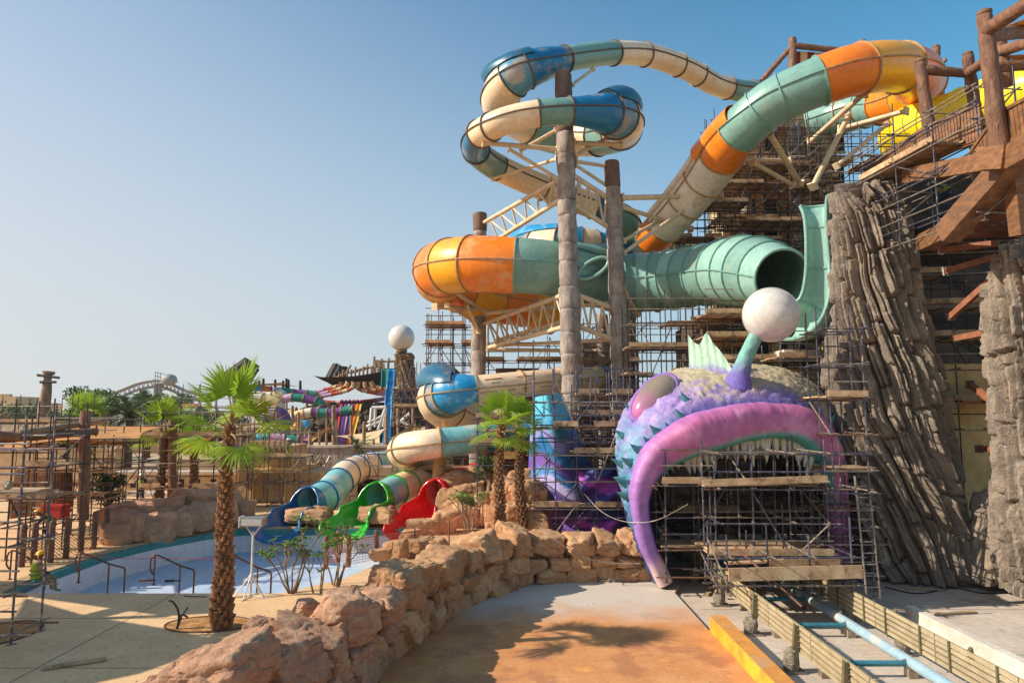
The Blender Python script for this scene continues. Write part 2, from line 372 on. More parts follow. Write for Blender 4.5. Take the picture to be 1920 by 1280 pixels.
# ---- boulders
def cubesphere(n):
    key = ('cs', n)
    if key in SH: return SH[key]
    idx = {}; V = []; F = []
    def vid(p):
        k = tuple(np.round(p, 5))
        if k not in idx: idx[k] = len(V); V.append(p)
        return idx[k]
    for ax in range(3):
        for sg in (-1, 1):
            for i in range(n):
                for j in range(n):
                    q = []
                    for (a, b) in ((i, j), (i+1, j), (i+1, j+1), (i, j+1)):
                        p = np.zeros(3); p[ax] = sg; p[(ax+1) % 3] = math.tan((a/n*2-1)*pi/4); p[(ax+2) % 3] = math.tan((b/n*2-1)*pi/4); q.append(vid(p))
                    F.append(tuple(q) if sg > 0 else tuple(q[::-1]))
    V = np.array(V); V /= np.linalg.norm(V, axis=1)[:, None]
    SH[key] = (V, F); return SH[key]
def boulder_mesh(seed, mat, n=12, box=.62, pn=20, rough=.05):
    key = ('boulder', seed, mat.name, n, box)
    if key in SH: return SH[key]
    V, F = cubesphere(n); rs = np.random.RandomState(seed)
    N = [np.array(a, float) for a in ((1, 0, 0), (-1, 0, 0), (0, 1, 0), (0, -1, 0), (0, 0, 1), (0, 0, -1))]; D = [1+.12*rs.randn()*.6 for _ in N]
    N = [a+rs.randn(3)*.16 for a in N]
    for k in range(9):
        a = rs.randn(3); a /= np.linalg.norm(a); N.append(a); D.append(1.04+.2*rs.rand())
    inv = 0
    for a, d in zip(N, D): inv = inv+np.maximum(0, V@(a/np.linalg.norm(a))/d)**pn
    r = inv**(-1/pn)
    W = V*r[:, None]
    o = seed*3.7
    f1 = fbm(W[:, 0]*1.1+o, W[:, 1]*1.1, W[:, 2]*1.1, 3, seed); f2 = fbm(W[:, 0]*3.2+o, W[:, 1]*3.2, W[:, 2]*3.2, 4, seed+3)
    crk = np.abs(noise3(W[:, 0]*1.3+o, W[:, 1]*1.3, W[:, 2]*1.9, seed+9)); crk = np.exp(-(crk/.07)**2)
    lay = np.abs(((W[:, 2]*1.7+.5*f1+seed*.37) % 1)-.5); lay = np.exp(-(lay/.05)**2)
    f3 = fbm(W[:, 0]*8+o, W[:, 1]*8, W[:, 2]*8, 3, seed+5)
    W = W*(1+.09*f1+rough*2.2*f2+.02*f3-.07*crk-.035*lay)[:, None]
    mb = MB(); mb.add(W.tolist(), F); SH[key] = mb.mesh('boulder', mat, 38); return SH[key]
def boulder(par, c, s, seed, mat, rz=0.0, tilt=0.0, n=12, name='boulder'):
    m = Matrix.Translation(Vector(c)) @ Matrix.Rotation(rz, 4, 'Z') @ Matrix.Rotation(tilt, 4, 'X') @ Matrix.Diagonal((s[0]/2, s[1]/2, s[2]/2, 1))
    return inst(name, boulder_mesh(seed % 17, mat, n), m, par)
# ---- rock wall between deck and path
wall = thing('rock_wall', 'long tan boulder wall curving between the pool deck and ochre path', 'rock wall', (-1.5, 19, PZ))
foot = [(-4.4, 10.2), (-3.75, 12.4), (-3.1, 14.5), (-2.35, 17.3), (-1.05, 20.9), (-.1, 22.5), (.95, 23.3), (2.6, 23.55), (4.5, 23.7)]
FP = [Vector((a[0], a[1], 0)) for a in crom(foot, 12)]
cum = [0]
for a, b in zip(FP, FP[1:]): cum.append(cum[-1]+(b-a).length)
def along(s):
    s = max(0, min(cum[-1]-1e-4, s)); i = max(j for j in range(len(cum)) if cum[j] <= s); i = min(i, len(FP)-2)
    t = (s-cum[i])/(cum[i+1]-cum[i]); d = (FP[i+1]-FP[i]).normalized(); return FP[i].lerp(FP[i+1], t), d
rr = random.Random(3)
mb = MB(); A = np.zeros((40, 4, 3))
for i in range(40):
    p, d = along(cum[-1]*i/39); nn = Vector((-d.y, d.x, 0))
    for j, (o, z) in enumerate(((.16, PZ-.05), (.3, .35), (1.0, .45), (1.25, -.2))): q = p+nn*o; A[i, j] = (q.x, q.y, z)
obj('wall_core', MB().grid(A), m_core, wall)
sd = 0
for course, (z0, hh, off, wlo, whi, dep) in enumerate(((PZ-.08, .52, .30, .55, 1.15, .8), (PZ+.38, .5, .36, .5, 1.1, .85), (PZ+.84, .74, .54, .75, 1.4, 1.25))):
    s = .1+.25*course
    while s < cum[-1]:
        w = rr.uniform(wlo, whi); p, d = along(s+w/2); nn = Vector((-d.y, d.x, 0)); h = hh*rr.uniform(.9, 1.28)
        if s+w/2 > cum[-1]-3.6: h *= .85
        c = p+nn*(off+rr.uniform(-.12, .12)); c.z = z0+h/2+(rr.uniform(-.03, .08) if course == 2 else 0)
        near = c.y < 18.5
        if course == 2 and near: w *= 1.1
        boulder(wall, c, (w*1.02, dep*rr.uniform(.8, 1.15), h*1.08), sd, m_rockp if (c.y < 17 and rr.random() < .75) else m_rock, math.atan2(d.y, d.x)+rr.uniform(-.16, .16), rr.uniform(-.14, .14), 34 if near else 20); sd += 1
        s += w*.97
# big top stones spilling onto the deck side at the near end
for (px, py, w, h, dp) in ((345, 1262, 2.0, 1.0, 1.5), (455, 1215, 1.5, 1.0, 1.3), (500, 1165, 1.9, .8, 1.2), (575, 1122, 1.3, .75, 1.1), (425, 1290, 1.5, .9, 1.2), (300, 1300, 1.8, .8, 1.5), (640, 1095, 1.2, .6, .9)):
    c = G(px, py+26, .28); c.z = .30
    boulder(wall, c, (w*.5, dp*.52, h*.72), sd, m_rockp, 1.3+rr.uniform(-.4, .4), rr.uniform(-.1, .1), 36); sd += 1
# rock groups round the pool
def rockpile(label, specs, mat, seed, cat='rocks'):
    r = random.Random(seed); cs = [G(px, py, 0) for (px, py, w, h) in specs]
    t = thing('rock_group', label, cat, cs[0])
    for k, (px, py, w, h) in enumerate(specs):
        c = cs[k].copy(); Y = c.y; ww = S(w, Y); hh = S(h, Y); c.z = hh*.5-.06
        boulder(t, c+Vector((0, ww*.35, 0)), (ww*1.12, ww*.9, hh*1.15), seed*5+k, mat, r.uniform(-.4, .4), r.uniform(-.12, .12), 10)
    return t
def stack(label, rows, mat, seed, Y0, name='rock_group'):
    """rows: (px, py_bottom, w, h, Y) with free height"""
    r = random.Random(seed); a = P(rows[0][0], rows[0][1], rows[0][4])
    t = thing(name, label, 'rocks', a)
    for k, (px, py, w, h, Y) in enumerate(rows):
        c = P(px, py-h/2, Y); boulder(t, c, (S(w, Y)*1.04, S(w, Y)*.9, S(h, Y)*1.08), seed*7+k, mat, r.uniform(-.35, .35), r.uniform(-.1, .1), 17)
    return t
stack('boulder bank left of the pool beside the rope net posts', [(225, 1020, 60, 50, 27.2), (282, 1015, 62, 48, 27.8), (335, 1000, 52, 36, 28.6), (378, 990, 50, 40, 29.2), (416, 985, 44, 40, 30), (455, 975, 40, 36, 31.5), (215, 985, 50, 34, 28.5), (262, 975, 62, 34, 28.8), (312, 968, 62, 32, 29.4), (362, 960, 56, 44, 30.3), (405, 955, 60, 36, 31.2), (248, 1005, 50, 44, 27.4), (305, 1006, 44, 44, 28), (355, 992, 44, 34, 28.9), (440, 982, 50, 32, 31.6), (195, 1000, 30, 40, 27.6)], m_rockp, 2, 28)
stack('two flat boulders between the blue and green pool slides', [(585, 978, 62, 24, 31), (560, 976, 44, 22, 31.4), (607, 974, 30, 26, 31.3)], m_rock, 3, 31)
stack('low boulders between the green and red pool slides', [(706, 976, 60, 26, 31), (685, 977, 26, 18, 30.9), (722, 966, 36, 18, 31.5)], m_rock, 4, 31)
stack('pile of tan boulders climbing beside the red pool slide', [(800, 1010, 50, 34, 29.4), (835, 995, 46, 40, 29.6), (870, 985, 44, 36, 29.8), (850, 965, 46, 46, 31), (880, 945, 52, 36, 32), (868, 920, 56, 34, 33), (905, 935, 50, 40, 33), (910, 965, 40, 44, 31), (780, 1012, 40, 20, 29), (895, 912, 44, 30, 34), (940, 930, 44, 50, 33), (920, 985, 50, 34, 30)], m_rock, 5, 31)
stack('tall tan boulders behind the pair of palms', [(965, 1000, 50, 60, 27), (985, 965, 50, 60, 28), (950, 960, 46, 54, 28.6), (1000, 1000, 44, 44, 26.5), (975, 925, 46, 40, 29.5), (932, 1000, 40, 46, 27.5), (1012, 960, 30, 50, 28)], m_rock, 6, 28)
stack('half-round boulders at the near edge of the pool behind the mesh fence', [(742, 1050, 44, 34, 23.6), (780, 1040, 40, 30, 24.4), (815, 1035, 34, 24, 25), (712, 1048, 34, 20, 23.4), (765, 1032, 34, 30, 25.2)], m_rock, 8, 24)
# =================================================================== water slides of the main tower
DUST = C(205, 176, 150)
def fg(name, rgb, dirt=None, amt=.5, rough=.38, dscale=.9):
    c = C(*rgb); c2 = tuple(min(1, x*1.14+.012) for x in c)
    return M(name, c, c2, rough, .6, dirt=dirt, dirt_amt=amt, dscale=dscale, coat=.25, bump=.05, bscale=4, dist=.02)
f_cream = fg('fibreglass_cream', (232, 208, 176), C(212, 180, 142), .38)
f_white = fg('fibreglass_offwhite', (226, 216, 204), C(205, 190, 172), .42)
f_teal = fg('fibreglass_teal', (118, 162, 154), C(150, 168, 150), .37)
f_tealp = fg('fibreglass_pale_teal', (140, 184, 174), None)
f_teald = fg('fibreglass_teal_dusty', (112, 155, 147), C(172, 160, 142), .42)
f_blue = fg('fibreglass_blue', (4, 108, 158), C(160, 150, 146), .44)
f_blued = fg('fibreglass_blue_faded', (70, 134, 164), C(176, 160, 150), .5, dscale=1.3)
f_blueb = fg('fibreglass_bright_blue', (24, 138, 196), C(176, 198, 208), .45)
f_navy = fg('fibreglass_dark_teal_blue', (16, 88, 118), C(120, 110, 110), .42)
f_or = fg('fibreglass_orange', (246, 128, 8), C(238, 150, 50), .38)
f_ord = fg('fibreglass_orange_peeling', (246, 126, 10), C(232, 172, 112), .45, dscale=.8)
f_yel = fg('fibreglass_amber', (250, 164, 8), C(240, 180, 70), .42)
f_lem = fg('fibreglass_lemon', (252, 214, 30), None)
f_aqua = fg('fibreglass_aqua', (118, 184, 188), C(196, 196, 180), .47)
f_green = fg('fibreglass_green', (40, 165, 40), None, rough=.25)
f_red = fg('fibreglass_red', (205, 16, 22), None, rough=.25)
f_redp = fg('fibreglass_dusty_red', (196, 120, 116), C(200, 170, 150), .5)
f_seam = M('flange_tan', C(190, 160, 110), C(150, 122, 86), .6, 5)
f_seamb = M('flange_dark', C(112, 92, 70), C(84, 70, 56), .6, 5)
m_cst = M('cream_steel', C(222, 202, 170), C(200, 178, 146), .5, 1.5, dirt=C(176, 150, 118), dirt_amt=.4, dscale=2)
def sl_path(ctrl, n=10):
    A = []
    for c in ctrl:
        p = P(c[0], c[1], c[2]); A.append((p.x, p.y, p.z, c[3]))
    return crom(A, n)
def slide(label, ctrl, cuts, flange=f_seam, seam=True, ring=0, cat='water slide', n=26, step=10, name='water_slide', grp=None, arc=None, fw=.06, seam_mat=None, over=1.0):
    D = sl_path(ctrl, step); pts = [Vector(d[:3]) for d in D]; rad = [max(.05, d[3]) for d in D]
    t = thing(name, label, cat, pts[len(pts)//2], grp)
    FR = frames(pts); last = len(pts)-1
    cuts = list(cuts)+[((len(ctrl)-1), None)]
    a0, a1 = (0, 2*pi) if arc is None else arc
    for k in range(len(cuts)-1):
        i0 = int(round(cuts[k][0]*step)); i1 = min(last, int(round(cuts[k+1][0]*step)))
        if i1 <= i0: continue
        mat = cuts[k][1]; pp = pts[i0:i1+1]; rr_ = rad[i0:i1+1]
        mb = MB(); vs = []; kk = n if arc is None else n+1
        for i in range(i0, i1+1):
            tt, sd, u = FR[i]
            for j in range(kk):
                a = a0+(a1-a0)*j/n; vs.append(pts[i]+(sd*cos(a)+u*sin(a))*rad[i])
        fs = []
        for i in range(i1-i0):
            for j in range(n):
                j2 = (j+1) % kk; fs.append((i*kk+j, i*kk+j2, (i+1)*kk+j2, (i+1)*kk+j))
        mb.add(vs, fs); sec = obj('tube_section', mb, mat, t, 180)
        fl = [i0] if k > 0 or ring == 0 else []
        if k == len(cuts)-2: fl.append(i1)
        if ring:
            dlen = 0
            for i in range(i0+1, i1):
                dlen += (pts[i]-pts[i-1]).length
                if dlen > ring: fl.append(i); dlen = 0
        for i in fl:
            tt, sd, u = FR[i]; r = rad[i]; w = fw
            mb = MB(); prof = [(-w/2, r*.995), (-w/2, r+.075*over), (w/2, r+.075*over), (w/2, r*.995)]; vs = []
            for j in range(kk):
                a = a0+(a1-a0)*j/n
                for (q, rq) in prof: vs.append(pts[i]+tt*q+(sd*cos(a)+u*sin(a))*rq)
            fs = []
            for j in range(n):
                j2 = (j+1) % kk
                for q in range(4): fs.append((j*4+q, j*4+(q+1) % 4, j2*4+(q+1) % 4, j2*4+q))
            mb.add(vs, fs); obj('flange', mb, flange, sec, 30)
        if seam and i1-i0 >= 2:
            for ang in ((0, pi) if arc is None else (a0, a1)):
                mb = MB(); vs = []
                for i in range(i0, i1+1):
                    tt, sd, u = FR[i]; e = sd*cos(ang)+u*sin(ang); f = tt.cross(e)
                    for (x, y) in ((rad[i]*.995, -.03), (rad[i]+.065*over, -.03), (rad[i]+.065*over, .03), (rad[i]*.995, .03)): vs.append(pts[i]+e*x+f*y)
                fs = []
                for i in range(i1-i0):
                    for q in range(4): fs.append((i*4+q, i*4+(q+1) % 4, (i+1)*4+(q+1) % 4, (i+1)*4+q))
                mb.add(vs, fs); obj('seam', mb, seam_mat or flange, sec, 30)
    return t, pts, rad, FR
def visor(par, pts, rad, FR, i0, i1, a0, a1, off0, off1, mat, name='visor', flip=False):
    """curved lip standing off a tube between path samples i0..i1 over angles a0..a1"""
    nu, nv = 16, 10; A = np.zeros((nu+1, nv+1, 3)); B = np.zeros((nu+1, nv+1, 3))
    for i in range(nu+1):
        a = a0+(a1-a0)*i/nu
        for j in range(nv+1):
            f = j/nv; q = i0+(i1-i0)*f; k = min(len(pts)-2, int(q)); w = q-k
            p = pts[k].lerp(pts[k+1], w); r = rad[k]*(1-w)+rad[k+1]*w; tt, sd, u = FR[k]
            e = sin(pi*i/nu)**.6
            o = r+.02+(off0+(off1-off0)*f*f)*e
            d = sd*cos(a)+u*sin(a); A[i, j] = p+d*o; B[i, j] = p+d*(o+.06)
    mb = MB(); mb.grid(A); mb.grid(B[:, ::-1]); 
    return obj(name, mb, mat, par, 60)
# --- A: the blue, teal and cream slide that winds round the top of the tall column
tA, pA, rA, fA = slide('high blue, teal and cream tube slide winding round the tall column top',
    [(1475, 165, 47, .72), (1410, 172, 45, .72), (1345, 160, 43, .70), (1285, 128, 41, .70), (1215, 104, 39, .68), (1150, 100, 37, .66), (1100, 105, 35.6, .66), (1058, 112, 34.6, .68), (1015, 122, 33.8, .86),
     (975, 138, 33.6, .98), (944, 168, 34.6, 1.02), (940, 202, 36.8, 1.02), (978, 233, 39.2, 1.0), (1045, 255, 40.2, 1.1), (1110, 258, 39.2, 1.1), (1160, 245, 36.8, 1.14), (1164, 224, 34, 1.12), (1138, 213, 32.6, 1.0), (1106, 210, 32.0, .8),
     (1068, 209, 31.6, .66), (1020, 212, 31.4, .64), (975, 219, 31.5, .64), (930, 234, 32, .66), (896, 256, 33.6, .70), (893, 283, 36, .72), (922, 308, 38, .76), (962, 328, 39.2, .76), (1020, 352, 40.2, .78), (1090, 378, 41.3, .8), (1140, 395, 42.2, .84), (1175, 415, 43.2, .86), (1172, 445, 45, .86), (1130, 462, 46, .8)],
    [(0, f_blue), (1.0, f_teald), (1.7, f_cream), (2.6, f_cream), (3.2, f_cream), (4.1, f_cream), (5.0, f_teal), (7.0, f_blue), (8.7, f_blued), (9.4, f_cream), (11, f_cream), (12.2, f_teald), (13.4, f_cream), (14.2, f_teald), (15.2, f_cream), (16.3, f_blued), (17.0, f_blue), (19, f_teald), (20.2, f_cream), (22.2, f_cream), (22.8, f_blue), (24.0, f_teald), (25.3, f_cream), (27, f_cream), (28.4, f_blue), (29.2, f_teald), (30.6, f_blueb)], flange=f_seamb, grp='tube slides of the tower')
visor(tA, pA, rA, fA, 84, 102, pi*.15, pi*.85, .05, .75, f_navy)
visor(tA, pA, rA, fA, 150, 171, pi*.18, pi*.82, .6, .1, f_navy)
# --- B: orange bowl turn and the long teal funnel
tB, pB, rB, fB = slide('huge orange and amber bowl turn running into a wide teal tube with open end',
    [(1040, 592, 47, 1.3), (985, 572, 46, 1.45), (925, 562, 44.5, 1.55), (872, 545, 42.8, 1.5), (832, 524, 40.5, 1.55), (828, 505, 37.9, 1.55), (862, 497, 36.2, 1.5), (900, 495, 35.5, 1.5), (950, 497, 35.2, 1.47), (1005, 500, 35.2, 1.45), (1055, 508, 35.6, 1.45), (1110, 522, 36.5, 1.5), (1170, 530, 37.2, 1.6), (1230, 528, 36.8, 1.62), (1290, 520, 35.4, 1.55), (1345, 512, 33.4, 1.55), (1392, 508, 31.2, 1.62), (1432, 512, 29.2, 1.45), (1466, 520, 27.6, 1.13)],
    [(0, f_yel), (1, f_or), (2, f_yel), (3.2, f_ord), (4.2, f_yel), (4.9, f_ord), (5.6, f_yel), (6.6, f_ord), (8.3, f_teald), (9.8, f_teal), (10.8, f_teal), (11.6, f_teald), (12.3, f_tealp), (13, f_teal), (13.5, f_tealp), (14, f_teal), (14.6, f_teald), (15.3, f_tealp), (16, f_tealp), (16.6, f_teal), (17.3, f_tealp)], flange=f_seam, grp='tube slides of the tower', n=32)
for o in [c for c in tB.children if c.name.startswith('tube_section')][8:]:
    for q in o.children: q.data.materials[0] = f_teal
mb = MB(); tt, sd, u = fB[-1]
mb.tube([pB[-1]+tt*.02+(sd*cos(a)+u*sin(a))*1.17 for a in np.linspace(0, 2*pi, 40)], .07, 8, False); obj('mouth_rim', mb, f_tealp, tB, 60)
visor(tB, pB, rB, fB, 96, 116, pi*.25, pi*.75, .1, .55, f_teal)
# scoop opening between the columns
tS = thing('slide_scoop', 'pale teal open scoop on the wide teal tube between two columns', 'water slide', P(1112, 505, 34.8), 'tube slides of the tower')
sc_c = P(1112, 503, 34.35); sa = (P(1139, 486, 34.35)-sc_c); sb_ = (P(1120, 514, 34.35)-sc_c)*1.05; A = np.zeros((36, 9, 3)); B = np.zeros((36, 9, 3))
for i in range(36):
    a = 2*pi*i/36
    for j in range(9):
        f = j/8; k = cos(f*pi/2*.96); A[i, j] = sc_c+(sa*cos(a)+sb_*sin(a))*k+Vector((.1, .75, -.2))*sin(f*pi/2); B[i, j] = sc_c+(sa*cos(a)+sb_*sin(a))*(1.0+.12*f)+Vector((.1, 1.4, -.15))*f
mb = MB(); mb.grid(A, True); obj('scoop_bowl', mb, f_teal, tS, 180); mb = MB(); mb.grid(B, True); obj('scoop_skirt', mb, f_teal, tS, 180)
mb = MB(); mb.tube([sc_c+sa*cos(a)+sb_*sin(a) for a in np.linspace(0, 2*pi, 40)], .09, 8, False); obj('scoop_rim', mb, f_tealp, tS, 60)
# --- vertical teal half-pipe beside the rock pillar
tV = thing('half_pipe', 'upright pale teal half-pipe curving up beside the rock pillar', 'water slide', P(1500, 600, 26.5), 'tube slides of the tower')
D = crom([(*P(x, y, Y), r) for x, y, Y, r in ((1470, 612, 28.6, .55), (1500, 604, 27.4, .7), (1524, 586, 26.8, .8), (1537, 555, 26.6, .74), (1540, 510, 26.6, .62), (1538, 460, 26.6, .55), (1536, 420, 26.6, .54), (1535, 395, 26.6, .6), (1534, 378, 26.6, .72))], 8)
vp = [Vector(d[:3]) for d in D]; VT = [(vp[min(i+1, len(vp)-1)]-vp[max(i-1, 0)]).normalized() for i in range(len(vp))]
def hp(i, a, ex):
    t = VT[i]; op = Vector((-.94, -.34, .1)); op = (op-t*op.dot(t)).normalized(); sd = t.cross(op).normalized(); d = sd*cos(a)-op*sin(a)
    return vp[i]+d*(D[i][3]+ex)
for k, (i0, i1) in enumerate(((0, 16), (16, 34), (34, 48), (48, 64))):
    A = np.array([[hp(i, -.3+(pi+.6)*j/22, 0) for j in range(23)] for i in range(i0, i1+1)]); B = np.array([[hp(i, -.3+(pi+.6)*j/22, .06) for j in range(23)] for i in range(i0, i1+1)])
    mb = MB(); mb.grid(A); mb.grid(B[:, ::-1]); sec = obj('trough_section', mb, f_tealp, tV, 60)
    for e in (-.3, pi+.3):
        mb = MB(); mb.tube([hp(i, e, .03) for i in range(i0, i1+1)], .085, 8); obj('trough_rim', mb, f_teal, sec, 60)
    mb = MB(); mb.tube([hp(i1, -.3+(pi+.6)*j/22, .03) for j in range(23)], .07, 8); obj('flange', mb, f_teal, sec, 60)
# --- C: large orange, teal and white tube on the right
tC, pC, rC, fC = slide('big orange, teal and white tube slide dropping from the right tower',
    [(1520, 236, 42, 1.15), (1568, 220, 41, 1.15), (1622, 203, 39.4, 1.15), (1672, 192, 37.2, 1.16), (1716, 172, 34.8, 1.18), (1722, 142, 32.4, 1.16), (1676, 126, 30.4, 1.14), (1612, 130, 29.4, 1.12), (1555, 146, 29.3, 1.1), (1500, 168, 29.7, 1.08), (1450, 192, 30.3, 1.07), (1405, 228, 31.2, 1.08), (1372, 262, 32.4, 1.12), (1348, 298, 33.8, 1.12), (1318, 340, 35.2, 1.1), (1285, 380, 36.6, 1.08), (1254, 415, 38, 1.06), (1232, 440, 39.4, 1.08), (1222, 463, 41.4, 1.12), (1240, 478, 43.4, 1.12), (1290, 484, 45, 1.05), (1340, 486, 46, 1.0)],
    [(0, f_teal), (1.2, f_teald), (2.0, f_teal), (2.7, f_or), (3.7, f_yel), (4.6, f_or), (5.8, f_yel), (7.0, f_or), (8.3, f_teal), (9.6, f_teal), (10.5, f_teal), (11.6, f_or), (12.9, f_white), (14, f_white), (15, f_white), (16.3, f_or), (17.3, f_teal), (18.4, f_teald), (19.3, f_teal)], flange=f_seam, grp='tube slides of the tower', n=30)
for o in tC.children:
    if o.name.startswith('tube_section') and o.data.materials[0] == f_teal:
        for q in o.children: q.data.materials[0] = f_teal
visor(tC, pC, rC, fC, 112, 132, pi*.55, pi*1.0, .08, .30, f_or)
mb = MB(); e = [pC[i]+(fC[i][1]*cos(2.6)+fC[i][2]*sin(2.6))*(rC[i]+.1) for i in range(129, 165, 3)]
mb.tube(e, .16, 8); obj('side_rail', mb, f_white, tC, 50)
# --- E: lemon tube
slide('bright lemon tube slide behind the log posts at upper right', [(1690, 262, 36, 1.1), (1712, 240, 34, 1.15), (1755, 228, 32.5, 1.15), (1805, 212, 31, 1.12), (1860, 190, 29.5, 1.1), (1925, 172, 28, 1.1), (1990, 150, 27, 1.1)],
      [(0, f_lem), (1, f_lem), (2, f_lem), (3.1, f_lem), (4.2, f_lem)], flange=f_lem, grp='tube slides of the tower', seam=False)
# --- F: blue and cream tube behind the columns
tF, pF, rF, fF = slide('blue and cream wide tube seen behind the two tall columns', [(1225, 502, 47, .9), (1180, 486, 46, 1.1), (1130, 474, 45, 1.3), (1080, 466, 44.5, 1.45), (1030, 466, 45, 1.45), (990, 475, 46.5, 1.4), (965, 500, 49, 1.3)],
      [(0, f_cream), (.8, f_blue), (1.5, f_blueb), (2.4, f_cream), (2.9, f_blue), (3.6, f_cream), (4.4, f_blued), (5.2, f_cream)], flange=f_seamb, grp='tube slides of the tower')
visor(tF, pF, rF, fF, 36, 52, pi*.25, pi*.75, .1, .55, f_blueb, flip=True)
# --- G: lower loops
tG, pG, rG, fG = slide('cream slotted tube with bright blue bell turn beside the scaffold lattice',
      [(1165, 702, 40, .55), (1120, 707, 38.5, .58), (1060, 712, 36.6, .62), (1000, 718, 35.4, .66), (940, 724, 34.7, .68), (893, 729, 34.4, .70), (866, 733, 34.4, .9), (842, 738, 34.8, 1.1), (824, 748, 36.4, 1.18), (840, 768, 38.8, 1.12), (905, 788, 40.5, .95), (960, 792, 40.5, .85), (1010, 800, 39, .8), (1040, 812, 36.5, .72), (1010, 818, 34.6, .68), (960, 818, 33.6, .66), (905, 821, 33.0, .68), (850, 827, 32.6, .68), (800, 833, 32.4, .70), (762, 840, 33.2, .74), (755, 848, 35, .74), (780, 852, 37, .7), (830, 860, 38.5, .66)],
      [(0, f_blue), (1.0, f_cream), (2.2, f_cream), (3.4, f_cream), (5, f_blueb), (6.9, f_blued), (7.3, f_cream), (9, f_cream), (11, f_blue), (13, f_blueb), (15, f_blueb), (16, f_aqua), (17.5, f_cream), (19, f_cream), (20.5, f_cream)], flange=f_seam, grp='tube slides of the tower')
visor(tG, pG, rG, fG, 63, 80, pi*.15, pi*.85, .08, .75, f_navy)
# red, green and blue slots on the cream tube
rs = random.Random(5)
slots = [M('slot_red', C(170, 40, 40)), M('slot_green', C(60, 120, 50)), M('slot_teal', C(30, 110, 130)), M('slot_orange', C(215, 120, 50))]
for k in range(22):
    i = 22+int(k*1.25); a = rs.choice((pi*1.0, pi*1.1, pi*.9, pi*.8)); tt, sd, u = fG[i]
    if sd.y < 0: a = pi-a
    d = sd*cos(a)+u*sin(a); q = pG[i]+d*(rG[i]+.006)
    bar('slot', tG, q-tt*.22, q+tt*.22, .02, .05, slots[k % 4], d)
# --- three pool slides
def poolslide(label, ctrl, cuts, col, troughctrl, flange):
    t, p, r, f = slide(label, ctrl, cuts, flange=flange, grp='short slides into the pool', over=.8, seam=False)
    D = sl_path(troughctrl, 8); pts = [Vector(d[:3]) for d in D]; rad = [d[3] for d in D]; F = frames(pts)
    m = len(pts); n = 20; mb = MB(); A = np.zeros((m, n+1, 3)); B = np.zeros((m, n+1, 3))
    for i in range(m):
        fr_ = i/(m-1); tt, sd, u = F[i]; half = pi*(.98-.46*sstep(0, .16, fr_)-.10*sstep(.5, .6, fr_)-.06*sstep(.85, 1, fr_)); flare = 1+.22*sstep(.4, 1, fr_)
        for j in range(n+1):
            a = -pi/2+half*(j/n*2-1); A[i, j] = pts[i]+(sd*cos(a)*flare+u*sin(a))*rad[i]; B[i, j] = pts[i]+(sd*cos(a)*flare+u*sin(a))*(rad[i]+.05)
    mb.grid(A); mb.grid(B[:, ::-1])
    tr = obj('runout_trough', mb, col, t, 60)
    for e in (0, n):
        mb = MB(); mb.tube([Vector(.5*(A[i, e]+B[i, e])) for i in range(m)], .055, 6); obj('trough_rim', mb, col, tr, 60)
    mb = MB(); mb.tube([Vector(.5*(A[-1, j]+B[-1, j])) for j in range(n+1)], .05, 6); obj('trough_lip', mb, col, tr, 60)
    return t
f_blue2 = fg('pool_slide_blue', (10, 96, 150), None, rough=.3)
poolslide('short blue and cream slide dropping into the pool, leftmost of three',
    [(760, 868, 42, .75), (700, 872, 39.5, .75), (655, 885, 37.2, .75), (634, 905, 35.2, .75), (612, 928, 33.4, .75), (584, 943, 32.2, .75)],
    [(0, f_blueb), (.6, f_aqua), (1.1, f_cream), (1.6, f_cream), (2.2, f_cream), (3, f_aqua), (4.2, f_aqua)], f_blue2, [(584, 943, 32.2, .76), (560, 951, 31.4, .78), (540, 959, 30.8, .8), (522, 969, 30.2, .84), (512, 980, 29.6, .9)], f_blue2)
poolslide('short green and cream slide dropping into the pool, middle of three',
    [(840, 890, 38.5, .72), (805, 897, 36.8, .74), (770, 908, 35, .74), (740, 920, 33.6, .74), (712, 934, 32.4, .74)],
    [(0, f_cream), (.7, f_cream), (1.4, f_cream), (2.2, f_cream), (3.0, f_aqua)], f_green, [(712, 934, 32.4, .76), (690, 945, 31.5, .78), (668, 954, 30.8, .8), (650, 966, 30.2, .84), (640, 980, 29.6, .9)], f_green)
poolslide('short glossy red slide dropping into the pool, rightmost of three',
    [(890, 892, 35.5, .6), (862, 903, 34.2, .64), (840, 914, 33.2, .66), (822, 925, 32.4, .68)],
    [(0, f_redp), (1, f_redp), (2, f_redp)], f_red, [(822, 925, 32.4, .7), (806, 938, 31.7, .74), (786, 951, 31, .8), (770, 967, 30.2, .86), (760, 982, 29.6, .94)], f_red)
